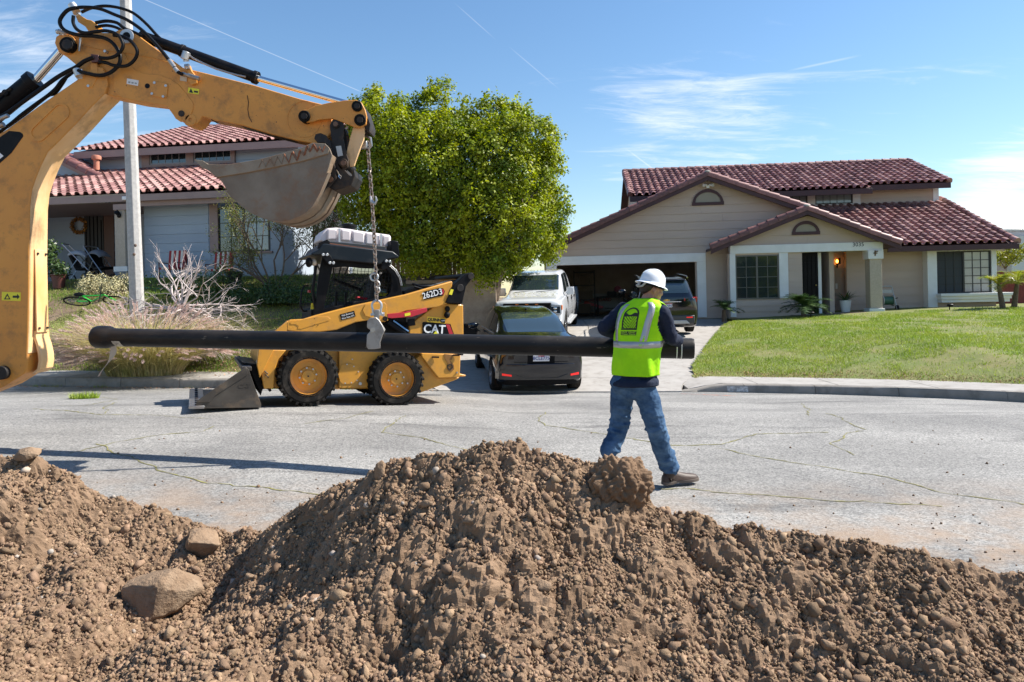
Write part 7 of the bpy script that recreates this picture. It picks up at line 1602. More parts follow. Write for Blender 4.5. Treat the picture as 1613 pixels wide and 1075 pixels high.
for i, (y0, y1) in enumerate(((.02, .14), (WID - .14, WID - .02))):
 arm = K_('lift_arm', armpts, y0, y1, yellow, bevel=.012)
 K_('arm_nose', [(498, 600), (550, 555), (545, 610), (640, 612), (640, 640), (500, 640), (470, 720), (400, 860), (385, 790), (395, 700), (440, 640)], y0 + .003, y1 - .003, yellow, arm, sc=3.36, off=(290, 340))
 K_('arm_recess', [(560, 565), (690, 535), (760, 535), (775, 545), (770, 555), (700, 575), (620, 600), (600, 598), (605, 585), (590, 575), (565, 575)], y0 - .005, y0 + .002, yellow, arm, .002, **A5)
 K_('arm_boss', [(945, 500), (960, 470), (1060, 460), (1070, 470), (1080, 555), (1040, 562), (1020, 548), (960, 530)], y0 - .012, y0 + .001, yellow, arm, .003, **A5)
 for x, y in ((690, 545), (690, 577), (708, 580)): c = h5(x, y, y0); MB().cyl((c[0], y0 - .007, c[2]), (c[0], y0, c[2]), .006, n=6).build('bolt', dark_steel, arm)
 K_('rear_link', [(440 + 35, 462), (520, 365), (580, 312), (605, 303), (622, 310), (622, 325), (585, 375), (580, 400), (565, 465)], y0 - .02, y1 + .01, black_paint, bevel=.01, **A6)
 c = h6(607, 320, y0); MB().cyl((c[0], y0 - .035, c[2]), (c[0], y1 + .02, c[2]), .05, n=18).build('link_pin', dark_steel, sk, .004); c = h6(552, 382, y0); MB().cyl((c[0], y0 - .03, c[2]), (c[0], y1, c[2]), .055, n=16).build('link_pin', dark_steel, sk, .004)
 if i == 0:
  c = h6(155, 545, y0); MB().cyl((c[0], y0 - .03, c[2]), (c[0], y1, c[2]), .035, n=16).build('link_pin', black_rubber, sk, .004)
cr_m = MB(); c = h6(600, 318, .1); cr_m.cyl((c[0], .1, c[2]), (c[0], WID - .1, c[2]), .04, n=14); cr_m.build('cross_tube', black_paint, sk)
ca = h6(460, 345, .5); MB().tube([h6(300, 360, .4), h6(350, 375, .35), h6(400, 372, .35), h6(470, 352, .5), h6(540, 345, .7)], .018, 8).tube([h6(310, 375, .3), h6(360, 390, .3), h6(420, 380, .3), h6(500, 360, .4)], .016, 8).build('hydraulic_hose', hose_m, sk)
K_('engine_hood', [(255, 400), (300, 378), (520, 352), (560, 350), (560, 470), (255, 470)], .35, WID - .35, black_paint, bevel=.02, **A6)
K_('safety_brace', [(168, 520), (250, 512), (375, 487), (380, 500), (375, 510), (300, 535), (190, 543), (172, 540)], .005, .03, red_paint, bevel=.004, **A6)
K_('warning_decal', [(260, 518), (290, 512), (291, 527), (261, 533)], .0015, .0045, yellow_label, bevel=0, **A6)
MB().cyl(h6(170, 560, .1), h6(262, 622, .1), .04, n=18).build('lift_cylinder', black_paint, sk, .003); MB().cyl(h6(200, 555, .07), h6(280, 612, .07), .012, n=8).build('steel_line', P_('blue_line', (.15, .3, .5), rough=.3, metal=.6), sk)
K_('cylinder_mount', [(278, 548), (312, 545), (318, 580), (280, 585)], .08, .12, black_paint, bevel=.004, **A6)
K_('dark_bay', [(0, 560), (90, 540), (165, 550), (285, 565), (285, 628), (0, 628)], .16, .30, P_('engine_bay', (.012, .012, .012), rough=.9), bevel=0, **A6)
K_('dark_bay', [(640, 612), (790, 590), (930, 560), (1100, 520), (1176, 500), (1176, 640), (640, 640)], .16, .30, P_('engine_bay', (.012, .012, .012)), bevel=0, **A5)
def txt(nm, s, px, py, size, m, yl, ang=0, bold=0, par=sk, xs=1, hitf=h6):
 c = hitf(px, py, yl); return text_mesh(nm, s, size, m, par, Matrix.Translation(c) @ FACE @ Matrix.Rotation(ang, 4, 'Z'), .0015, bold, xscale=xs)
a_ = math.atan2(Vector(h6(465, 400, 0)).z - Vector(h6(365, 425, 0)).z, h6(465, 400, 0)[0] - h6(365, 425, 0)[0])
K_('black_backing', [(360, 402), (440, 383), (464, 385), (473, 402), (464, 423), (366, 445), (357, 425)], .0140, .019, black_paint, bevel=0, **A6); K_('red_flash', [(455, 388), (463, 389), (470, 402), (463, 417), (455, 418), (461, 402)], .0132, .0139, red_paint, bevel=0, **A6)
txt('lettering', '262D3', 407, 414, .125, white_lettering, .0125, a_, .001, xs=.92)
K_('black_decal', [(824, 523), (900, 503), (908, 533), (832, 554)], .0140, .019, black_paint, bevel=0, **A5)
a5 = math.atan2(h5(900, 518, 0)[2] - h5(830, 538, 0)[2], h5(900, 518, 0)[0] - h5(830, 538, 0)[0])
txt('lettering', 'Flat Bottom', 865, 522, .034, white_lettering, .0128, a5, .0, hitf=h5); txt('lettering', 'Flow Rate 270', 868, 537, .030, white_lettering, .0128, a5, .0, hitf=h5)
K_('dealer_decal', [(379, 533), (477, 543), (475, 571), (377, 562)], .093, .098, P_('dealer_yellow', (.80, .50, .03), rough=.4), bevel=0, **A6)
txt('lettering', 'QUINN', 417, 552, .062, black_lettering, .091, -.03, .002); K_('black_backing', [(453, 545), (475, 547), (474, 568), (452, 566)], .0915, .0925, black_paint, bevel=0, **A6); txt('lettering', 'CAT', 464, 556, .028, white_lettering, .090, 0, .001)
K_('black_backing', [(360, 562), (502, 573), (520, 625), (519, 640), (354, 640), (354, 568)], .093, .098, black_paint, bevel=0, **A6); K_('red_flash', [(478, 574), (498, 576), (516, 625), (514, 640), (495, 640), (494, 620)], .0915, .0935, red_paint, bevel=0, **A6)
txt('lettering', 'CAT', 418, 602, .175, white_lettering, .090, -.02, .004, xs=.98); K_('yellow_triangle', [(400, 640), (424, 608), (450, 640)], .0885, .0895, yellow_label, bevel=0, **A6)
c = Vector(h6(482, 515, .08)); MB().ell((c.x, .06, c.z - .03), (.045, .05, .05)).ell((c.x + .005, .07, c.z + .06), (.042, .03, .045)).cyl((c.x, .09, c.z), (c.x, .02, c.z - .03), .015).build('door_handle', black_rubber, sk)
K_('warning_decal', [(505, 388), (519, 392), (510, 420), (494, 416)], -.004, -.0015, yellow_label, bevel=0, **A6)
C6 = dict(sc=5.975, off=(480, 340))
def h7(x, y, yl): return SF.hit(x / 5.975 + 480, y / 5.975 + 340, yl)
cy0, cy1 = .34, WID - .34
for y0, y1 in ((cy0, cy0 + .05), (cy1 - .05, cy1)):
 K_('front_pillar', [(165, 400), (270, 430), (262, 500), (180, 880), (160, 915), (85, 915), (110, 780), (125, 600), (150, 470)], y0, y1, black_paint, bevel=.01, **C6)
 K_('rear_pillar', [(730, 440), (790, 450), (850, 500), (895, 600), (920, 740), (760, 770), (800, 720), (820, 640), (810, 560), (760, 490)], y0, y1, black_paint, bevel=.01, **C6)
 K_('roof_rail', [(160, 385), (240, 395), (740, 460), (760, 500), (560, 495), (380, 480), (265, 490), (165, 425)], y0 - .003, y1 + .003, black_paint, bevel=.008, **C6)
 K_('sill', [(85, 900), (180, 875), (560, 800), (760, 760), (920, 735), (930, 830), (85, 1000)], y0 + .001, y1 - .001, black_paint, bevel=.008, **C6)
m_ = MB()
c0, c1 = h7(262, 500, 0), h7(800, 500, 0)
grid_y = cy0 + .02
zt, zb = h7(500, 490, grid_y)[2], h7(400, 860, grid_y)[2]; xa, xb = h7(200, 700, grid_y)[0], h7(815, 640, grid_y)[0]
side_poly = [(265, 490), (560, 495), (760, 490), (815, 600), (800, 720), (760, 765), (190, 870)]
sp3 = np.array([h7(*p, grid_y) for p in side_poly]); 
def inpoly(x, z): return bool(inside([(p[0], p[2]) for p in sp3], np.array([x]), np.array([z]))[0])
st_ = .052
k = 0; x = xa - .1
segs = []
def clipline(p, q, n=60):
 on = None
 for i in range(n + 1):
  t = i / n; a = (p[0] + (q[0] - p[0]) * t, p[1] + (q[1] - p[1]) * t); ok = inpoly(*a)
  if ok and on is None: on = a
  if (not ok or i == n) and on is not None: m_.tube([(on[0], grid_y, on[1]), (a[0], grid_y, a[1])], .0042, 4); on = None
for i in range(22): clipline((xa - .1 + i * st_, zb - .1), (xa - .02 + i * st_, zt + .1))
for i in range(16): clipline((xa - .2, zb + i * st_), (xb + .2, zb + i * st_ + .01))
m_.build('window_mesh', black_paint, sk, smooth=False)
MB().slab(SF, [(p[0] / 5.975 + 480, p[1] / 5.975 + 340) for p in side_poly], cy1 - .03, cy1 - .02).build('far_window', P_('tinted_glass', (.05, .06, .06), rough=.05, alpha=.35), sk, smooth=False)
m_ = MB(); sx = h7(560, 800, 0)[0]; sz = h7(560, 830, 0)[2]; m_.box(sx - .25, sx + .25, .6, 1.12, sz - .12, sz + .02); m_.hexa([(sx + .18, .62, sz), (sx + .34, .62, sz), (sx + .34, 1.1, sz), (sx + .18, 1.1, sz)], [(sx + .32, .66, sz + .5), (sx + .42, .66, sz + .5), (sx + .42, 1.06, sz + .5), (sx + .32, 1.06, sz + .5)]); m_.build('seat', P_('seat_vinyl', (.02, .02, .022), rough=.6), sk, .03)
for px in (295, 385): c = Vector(h7(px, 800, .5)); m_ = MB(); m_.tube([c + Vector((0, 0, -.12)), c + Vector((0, 0, .05))], .02, 8).ell(c + Vector((0, 0, .08)), (.025, .025, .05)); m_.build('joystick', plastic_black, sk)
m_ = MB(); m_.tube([h7(270, 600, 1.1), h7(530, 700, .9)], .025, 8); m_.build('lap_bar', black_paint, sk)
c = Vector(h7(735, 715, .8)); MB().ell(c, (.07, .07, .05)).build('blue_cap', P_('blue_white', (.3, .5, .6), rough=.5), sk); c = Vector(h7(735, 745, .7)); MB().box(c.x - .07, c.x + .09, c.y, c.y + .15, c.z - .02, c.z + .03).build('yellow_box', yellow_label, sk); MB().tube([h7(480, 770, .7), h7(540, 778, .7), h7(600, 785, .7)], .018, 6).build('red_lever', red_paint, sk)
MB().box(h7(90, 700, 0)[0], h7(110, 700, 0)[0], .5, .6, h7(95, 720, 0)[2], h7(95, 695, 0)[2]).build('red_light', red_paint, sk)
K_('cab_floor', [(60, 890), (900, 740), (900, 900), (60, 1000)], cy0 + .06, cy1 - .06, P_('engine_bay', (.012, .012, .012)), bevel=0, **C6)
K_('cab_rear', [(800, 500), (850, 520), (900, 640), (915, 740), (850, 750), (820, 620)], cy0 + .06, cy1 - .06, black_paint, bevel=0, **C6)
m_ = MB(); y_m = (cy0 + cy1) / 2
for yy in (cy0 + .05, cy1 - .05): m_.tube([h7(105, 900, yy), h7(75, 700, yy), h7(105, 480, yy)], .022, 8)
m_.tube([h7(105, 480, cy0 + .05), h7(105, 480, cy1 - .05)], .022, 8); m_.build('door_frame', black_paint, sk)
m_ = MB(); m_.tube([h5(655, 370, .55), h5(635, 372, .45), h5(622, 400, .42), h5(615, 480, .42), h5(630, 505, .45), h5(650, 505, .5)], .012, 8); m_.build('grab_handle', black_paint, sk)
K_('yellow_decal', [(60, 825), (88, 822), (85, 880), (55, 882)], cy0 + .07, cy0 + .075, yellow_label, bevel=0, **C6)
for yy in (cy0 - .02,): c = Vector(h7(40, 440, .3)); MB().ell(c, (.05, .06, .07)).build('work_light', black_rubber, sk); c = Vector(h7(85, 440, .35)); MB().ell(c, (.045, .045, .05)).build('work_light', P_('amber_light', (.55, .5, .42), rough=.3), sk)
K_('cab_roof', [(65, 350), (130, 320), (160, 270), (190, 262), (830, 335), (890, 380), (880, 400), (790, 410), (720, 460), (250, 415), (165, 370), (60, 372)], cy0 - .12, cy1 + .12, P_('roof_steel', (.008, .013, .019), rough=.38, spec=.2, var=(.012, .017, .023), vscale=4, dirt=(.05, .05, .05), dscale=5, damount=.3), bevel=.025, **C6)
K_('roof_guard', [(120, 310), (135, 255), (215, 222), (240, 245), (230, 300)], cy0 - .10, cy0 - .05, black_paint, bevel=.006, **C6); K_('roof_guard', [(815, 232), (880, 240), (895, 380), (810, 345)], cy0 - .02, cy1 + .02, black_paint, bevel=.01, **C6)
K_('roof_tray', [(200, 262), (215, 240), (760, 290), (755, 335), (700, 330), (195, 270)], cy0 - .06, cy1 + .06, P_('tray', (.02, .025, .03), rough=.5), bevel=.004, **C6)
K_('rust_strip', [(198, 262), (205, 254), (755, 326), (752, 336)], cy0 - .075, cy0 - .062, P_('rust_strip', (.22, .08, .04), rough=.7), bevel=0, **C6)
for q_ in ([(160, 355), (220, 350), (290, 445), (270, 470), (225, 460), (165, 385)], [(745, 420), (810, 415), (820, 435), (770, 500), (735, 510), (720, 485)]):
 K_('corner_bracket', q_, cy0 - .14, cy0 - .122, black_paint, bevel=.004, **C6)
for x, y in ((173, 367), (209, 368), (236, 444), (269, 446), (766, 428), (799, 430)): c = h7(x, y, cy0 - .14); MB().cyl((c[0], cy0 - .155, c[2]), (c[0], cy0 - .139, c[2]), .020, n=10).build('bolt', galv, sk, .003)
for dy_2 in (0, .0): MB().tube([h7(790, 465, cy0 - .02), h7(850, 520, cy0 - .02), h7(890, 590, cy0 - .02), h7(905, 660, cy0 - .02)], .008, 6).tube([h7(800, 458, cy0 - .02), h7(862, 515, cy0 - .02), h7(902, 590, cy0 - .02), h7(915, 660, cy0 - .02)], .008, 6).build('conduit', galv, sk)
Z7 = dict(sc=10.754, off=(300, 560))
def h8(x, y, yl): return SF.hit(x / 10.754 + 300, y / 10.754 + 560, yl)
by0, by1 = -.06, 1.80
ls = P_('loader_bucket_steel', (.10, .088, .075), rough=.5, metal=.45, var=(.06, .052, .045), vscale=4, dirt=(.24, .17, .11), dscale=3, damount=.8, bump=.001, bscale=60)
lbk = K_('front_bucket', [(95, 790), (180, 720), (940, 200), (985, 240), (1200, 835), (1195, 862), (100, 862)], by0, by0 + .02, ls, bevel=.003, **Z7)
K_('side_plate', [(95, 790), (180, 720), (940, 200), (985, 240), (1200, 835), (1195, 862), (100, 862)], by1 - .02, by1, ls, lbk, .003, **Z7)
K_('edge_bar', [(100, 790), (180, 720), (940, 205), (980, 320), (420, 680), (340, 790), (300, 800)], by0 - .012, by0 - .001, ls, lbk, .003, **Z7)
bp = [(940, 215), (985, 245), (1100, 560), (1195, 850), (1150, 862)]
m_ = MB(); secs = [[(p[0], by0 + .021, p[2]), (p[0] - .02, by0 + .021, p[2] - .005), (p[0] - .02, by1 - .021, p[2] - .005), (p[0], by1 - .021, p[2])] for p in (h8(*q_, by0) for q_ in bp)]; m_.loft(secs).build('back_plate', P_('bucket_inside', (.03, .028, .027), rough=.5, metal=.3), lbk)
z0_ = h8(600, 868, by0)[2]; xa, xb = h8(1195, 860, by0)[0], h8(60, 860, by0)[0]
MB().box(xb, xa, by0, by1, z0_ - .02, z0_ + .004).build('floor_plate', ls, lbk, .003); MB().box(xb - .06, xb + .12, by0 - .01, by1 + .01, z0_ - .022, z0_ + .016).build('cutting_edge', steel, lbk, .004)
for i in range(9): yy = by0 + .06 + i * .215; MB().cyl((xb + .03, yy, z0_ + .012), (xb + .03, yy, z0_ + .03), .022, n=8).build('bolt', dark_steel, lbk)
tp = h8(900, 225, by0); MB().box(tp[0] - .02, tp[0] + .10, by0 + .021, by1 - .021, tp[2] - .03, tp[2] + .02).build('top_lip', ls, lbk, .004)
K_('top_corner', [(745, 90), (830, 75), (935, 200), (810, 285), (720, 150)], by0 + .5, by0 + .52, ls, lbk, .003, **Z7) if False else None
txt('embossed_mark', 'CAT', 915, 520, .075, ls, by0 - .002, 0, .003, lbk, hitf=h8)
K_('quick_coupler', [(860, 110), (960, 130), (1180, 160), (1215, 420), (1230, 560), (1190, 690), (1120, 520), (990, 215), (930, 190)], .25, WID - .25, black_paint, bevel=.01, **Z7)
MB().tube([h8(1200, 560, .1), h8(1260, 540, .08), (Vector(h8(1330, 560, .08))), h8(1350, 600, .1)], .02, 8).build('coupler_hose', hose_m, sk)
MB().cyl(h8(1155, 105, .1), h8(1160, 105, .35), .035, n=12).build('tilt_pin', steel, sk); MB().cyl(h8(1160, 185, .2), h8(1215, 120, .2), .025, n=12).build('tilt_rod', chrome, sk)
wt = thing('water_tank', 'white plastic water tank strapped on the loader cab roof', 'water tank', SF)
tk = P_('tank_plastic', (.70, .66, .66), rough=.35, var=(.66, .58, .58), vscale=1.5)
body = MB().slab(SF, [(p[0] / 5.975 + 480, p[1] / 5.975 + 340) for p in [(140, 235), (165, 160), (210, 118), (300, 112), (420, 125), (560, 148), (690, 165), (800, 180), (815, 200), (808, 300), (800, 338), (560, 322), (220, 262)]], .56, 1.16).build('tank_body', tk, wt, .035, segs=3)
for q_ in ([(345, 130), (436, 138), (432, 240), (345, 235)], [(450, 142), (565, 158), (560, 262), (450, 248)], [(578, 160), (705, 175), (700, 282), (575, 268)], [(215, 125), (305, 124), (302, 225), (210, 230)], [(735, 185), (805, 190), (800, 300), (735, 290)]):
 K_('tank_rib', q_, .525, .565, tk, body, .02, **C6)
for x in (327, 720):
 MB().slab(SF, [(a / 5.975 + 480, b / 5.975 + 340) for a, b in [(x - 9, 120 if x < 500 else 172), (x + 9, 122 if x < 500 else 175), (x + 9, 305 if x < 500 else 330), (x - 9, 303 if x < 500 else 327)]], .515, .524).build('strap', galv, wt, 0)
 MB().slab(SF, [(a / 5.975 + 480, b / 5.975 + 340) for a, b in [(x - 16, 250 if x < 500 else 290), (x + 18, 252 if x < 500 else 292), (x + 18, 305 if x < 500 else 332), (x - 16, 303 if x < 500 else 330)]], .49, .515).build('strap_bracket', P_('rust_strip', (.22, .08, .04)), wt, .003)
c = h7(415, 118, .85); MB().lathe([(.10, -.03), (.10, .02), (.115, .02), (.115, .05), (.07, .065), (0, .065)], c=c, n=20).build('tank_lid', plastic_black, wt)
# ================================================================ vehicles
def cr(P, u):
 """Catmull-Rom along axis 0 of array P at real parameter u"""
 n = len(P); i = int(min(max(math.floor(u), 0), n - 2)); t = u - i
 a, b, c, d = P[max(i - 1, 0)], P[i], P[i + 1], P[min(i + 2, n - 1)]
 return .5 * ((2 * b) + (c - a) * t + (2 * a - 5 * b + 4 * c - d) * t * t + (3 * b - a - 3 * c + d) * t ** 3)
class Shell:
 """car skin: stations (y, [(x,z) x9]) for the half section, mirrored"""
 def __init__(s, st): s.y = np.array([a for a, _ in st], float); s.P = np.array([[(x, a, z) for x, z in b] for a, b in st], float)
 def uy(s, y): return float(np.interp(y, s.y, np.arange(len(s.y))))
 def at(s, u, v, side=1):
  row = cr(s.P, u); p = cr(row, v); return Vector((p[0] * side, p[1], p[2]))
 def nrm(s, u, v, side=1):
  e = .02; a = s.at(u + e, v, side) - s.at(u - e, v, side); b = s.at(u, v + e, side) - s.at(u, v - e, side); n = a.cross(b) * side; return n.normalized() if n.length > 1e-9 else Vector((0, 0, 1))
 def body(s, name, m, par, nu=4, nv=4):
  U = np.linspace(0, len(s.y) - 1, (len(s.y) - 1) * nu + 1); nvv = (s.P.shape[1] - 1) * nv; V = np.linspace(0, s.P.shape[1] - 1, nvv + 1)
  secs = []
  for u in U: r = [s.at(u, v, 1) for v in V]; l = [s.at(u, v, -1) for v in V[1:-1]][::-1]; secs.append(r + l)
  return MB().loft(secs).build(name, m, par, ang=40)
 def patch(s, name, m, par, y0, y1, v0, v1, side=1, off=.004, nu=8, nv=8, both=False, trim=None, thick=.004):
  mb = MB(); u0, u1 = s.uy(y0), s.uy(y1)
  for sd in ((1, -1) if both else (side,)):
   A = [];
   for i in range(nu + 1):
    for j in range(nv + 1):
     a, b = i / nu, j / nv
     va, vb = (v0(a), v1(a)) if callable(v0) else (v0, v1)
     u = u0 + (u1 - u0) * a; v = va + (vb - va) * b; A.append(s.at(u, v, sd) + s.nrm(u, v, sd) * off)
   mb.add(A, [(i * (nv + 1) + j, i * (nv + 1) + j + 1, (i + 1) * (nv + 1) + j + 1, (i + 1) * (nv + 1) + j) for i in range(nu) for j in range(nv)])
  return mb.build(name, m, par, ang=60)
def cut_arches(body, centers, r, w):
 mb = MB()
 for (x, y, z) in centers: mb.cyl((x - w, y, z), (x + w, y, z), r, n=36)
 c = mb.build('cutter', None)
 mod = body.modifiers.new('b', 'BOOLEAN'); mod.operation = 'DIFFERENCE'; mod.object = c; mod.solver = 'EXACT'
 c.parent = body.parent
 dg = bpy.context.evaluated_depsgraph_get(); dg.update(); me = bpy.data.meshes.new_from_object(body.evaluated_get(dg)); body.modifiers.remove(mod)
 if len(me.polygons) > 50: body.data = me; me.shade_smooth(); me.set_sharp_from_angle(angle=rad(40))
 bpy.data.objects.remove(c)
def car_wheel(par, x, y, r, w, side, rimm):
 t = MB().lathe([(r * .62, -w / 2), (r * .93, -w / 2), (r, -w / 2 + .02), (r, w / 2 - .02), (r * .93, w / 2), (r * .62, w / 2)], axis='X', c=(x, y, r), n=36).build('tyre', tyre_m, par)
 xo = x + side * w * .42; m_ = MB().lathe([(r * .64, xo - .02), (r * .64, xo + .01), (r * .58, xo), (r * .58, xo - .03 * side)], axis='X', c=(0, y, r), n=30); m_.build('rim', rimm, par)
 m_ = MB()
 for k in range(5):
  a = 2 * math.pi * k / 5 + .3; m_.beam((xo - side * .01, y, r), (xo - side * .02, y + r * .6 * math.cos(a), r + r * .6 * math.sin(a)), .05, .02, up=(1, 0, 0))
 m_.cyl((xo - .03, y, r), (xo + .005 * side, y, r), .05, n=14); m_.build('wheel_spokes', rimm, par, .003)
 MB().cyl((x - side * .02, y, r), (x + side * .02, y, r), r * .6, n=24).build('brake_disc', dark_steel, par)
alloy = P_('alloy', (.5, .5, .52), rough=.3, metal=.9); tail_red = P_('tail_light_red', (.40, .01, .015), rough=.15, coat=.8); car_black = P_('black_car_paint', (.003, .004, .008), rough=.12, coat=1.0, spec=.4)
car_white = P_('white_car_paint', (.60, .62, .65), rough=.25, coat=.8); trim_black = P_('black_trim', (.006, .006, .007), rough=.55, spec=.1); plate_m = P_('licence_plate', (.70, .70, .72), rough=.5); plate_blue = P_('plate_blue', (.03, .05, .25), rough=.5)
refl_paint = P_('reflected_brown_paint', (.02, .018, .016), rough=.2, coat=.7, var=(.16, .12, .09), vscale=5)  # brown reflection on the sedan's side, put into the paint colour
def hs(w, zb, z1, zm, zbelt, wbelt, ws, wr, zr, wm=None, zs=None):
 wm = wm or w; zs = zs if zs is not None else zbelt + .04
 return [(0, zb), (w * .84, zb), (w * .97, z1), (wm, zm), (wbelt, zbelt), (ws, zs), (wr, zr - (.045 if zr - zbelt > .2 else .012)), (wr * .62, zr - .004), (0, zr)]
sed = Shell([(-.60, hs(.66, .34, .40, .58, .86, .60, .55, .42, .93)), (-.54, hs(.79, .26, .36, .60, .95, .72, .66, .50, 1.02)), (-.40, hs(.84, .22, .34, .62, 1.0, .78, .71, .55, 1.075)), (-.12, hs(.86, .2, .33, .62, 1.02, .80, .73, .58, 1.12)), (.02, hs(.86, .2, .33, .62, 1.02, .80, .73, .58, 1.15)),
             (.42, hs(.865, .2, .32, .62, 1.01, .81, .74, .60, 1.345)), (.82, hs(.865, .19, .32, .62, 1.0, .815, .745, .58, 1.445)), (1.35, hs(.865, .19, .32, .62, .985, .82, .75, .57, 1.49)), (1.95, hs(.865, .19, .32, .62, .965, .82, .75, .57, 1.485)), (2.35, hs(.86, .19, .32, .62, .95, .81, .745, .58, 1.40)),
             (2.75, hs(.86, .19, .33, .62, .935, .80, .74, .62, 1.19, zs=.965)), (3.05, hs(.85, .2, .33, .62, .92, .79, .72, .62, 1.01, zs=.945)), (3.5, hs(.83, .22, .34, .60, .84, .76, .66, .5, .92, zs=.87)), (3.75, hs(.72, .26, .36, .55, .72, .62, .52, .4, .80, zs=.75))])
def ground_at(F, x, y):
 p = F.M @ Vector((x, y, 0)); return float(dw_z(p.y, .5)) - 0
sc_ = W(842, 616, 13.35); SEF = Frame((sc_.x, 13.35, float(dw_z(13.35))), 9)
SEF.M = SEF.M @ Matrix.Rotation(rad(3.6), 4, 'X') @ Matrix.Rotation(rad(1.2), 4, 'Y')
sedan = thing('car', 'small black sedan seen from behind at the foot of the driveway', 'car', loc=(0, 0, 0)); sedan.matrix_world = SEF.M
bd_ = sed.body('body', car_black, sedan); cut_arches(bd_, [(0, 0, .31), (0, 2.62, .31)], .35, 1.2)
MB().box(-.62, .62, -.3, 3.4, .22, .6).build('underbody', trim_black, sedan)
for x in (-.77, .77):
 for y in (0, 2.62): car_wheel(sedan, x, y, .305, .2, 1 if x > 0 else -1, alloy)
sed.patch('rear_window', glass_car, sedan, -.02, .80, lambda a: 6.15 - .05 * a, lambda a: 8.0, off=.004, both=True)
sed.patch('windscreen', glass_car, sedan, 2.28, 3.0, 6.1, 8.0, off=.015, both=True)
for sd in (1, -1):
 sed.patch('side_window', glass_car, sedan, .55, 1.28, lambda a: 5.08, lambda a: 5.45 + .4 * min(1, a * 2.2), side=sd, off=.004); sed.patch('side_window', glass_car, sedan, 1.34, 2.45, lambda a: 5.08, lambda a: 5.85 - max(0, a - .5) * .9, side=sd, off=.004)
 tl = sed.patch('tail_light', tail_red, sedan, -.58, -.30, 3.62, 4.3, side=sd, off=.012)
 m_ = MB(); m_.ell((sd * .98, 2.3, 1.02), (.11, .06, .075)); m_.build('wing_mirror', car_black, sedan)
def rear_panel(nm, x0, x1, z0, z1, y, m, par, bev=.006, t=.03): return MB().box(x0, x1, y, y + t, z0, z1).build(nm, m, par, bev)
boot = rear_panel('boot_lid', -.52, .52, .62, .90, -.612, car_black, sedan, .02, .05)
rear_panel('plate_recess', -.26, .26, .60, .78, -.618, trim_black, boot, .01)
pl = rear_panel('licence_plate', -.155, .155, .645, .755, -.626, plate_m, boot, .004, .01)
text_mesh('plate_lettering', '8CLE775', .085, plate_blue, boot, Matrix.Translation((0, -.628, .70)) @ FACE, .001, .001)
rear_panel('plate_lettering', -.06, .06, .735, .748, -.6275, P_('plate_red', (.5, .03, .03)), boot, 0, .002)
bmp = MB(); secs = []
for x, y in [(-.84, -.42), (-.78, -.55), (-.6, -.63), (-.3, -.66), (0, -.665), (.3, -.66), (.6, -.63), (.78, -.55), (.84, -.42)]: secs.append([(x, y, .30), (x, y - .01, .44), (x * .985, y + .005, .60), (x * .9, y + .12, .60), (x * .9, y + .12, .30)])
bumper = bmp.loft(secs).build('rear_bumper', car_black, sedan, .01)
low = MB(); secs = []
for x, y in [(-.82, -.42), (-.7, -.55), (-.5, -.625), (-.42, -.62), (0, -.64), (.42, -.62), (.5, -.625), (.7, -.55), (.82, -.42)]: secs.append([(x * .97, y + .02, .20), (x, y, .305), (x * .9, y + .15, .305), (x * .9, y + .15, .2)])
low.loft(secs).build('lower_valance', trim_black, bumper)
for sd in (-1, 1):
 MB().hexa([(sd * .56, -.660, .375), (sd * .73, -.60, .385), (sd * .73, -.60, .425), (sd * .56, -.660, .405)], [(sd * .56, -.62, .375), (sd * .73, -.56, .385), (sd * .73, -.56, .425), (sd * .56, -.62, .405)]).build('reflector', P_('red_reflector', (.75, .02, .02), rough=.2, emit=((1, .03, .02), .25)), bumper)  # reflectors are no lamps; a weak glow stands for light thrown back
 MB().beam((sd * .30, -.672, .335), (sd * .50, -.655, .40), .02, .012).build('bumper_crease', car_black, bumper)
MB().beam((-.30, -.672, .335), (.30, -.672, .335), .02, .012).build('bumper_crease', car_black, bumper)
MB().cyl((-.45, -.6, .22), (-.45, -.3, .22), .03, n=12).build('exhaust', steel, sedan)
for x in (-.36, .33): MB().box(x - .14, x + .14, 1.5, 1.58, .95, 1.20).build('seat_back', trim_black, sedan, .03)
MB().ell((-.02, .9, 1.462 + .03), (.03, .05, .02)).build('roof_antenna', trim_black, sedan)
for sd in (-1, 1): sed.patch('window_trim', alloy, sedan, .45, 2.6, 4.93, 5.02, side=sd, off=.006, nu=10, nv=1)
sed.patch('door_reflection', refl_paint, sedan, .45, 2.3, 2.7, 4.6, side=-1, off=.002, nu=10, nv=6)  # skin panel carrying the painted reflection
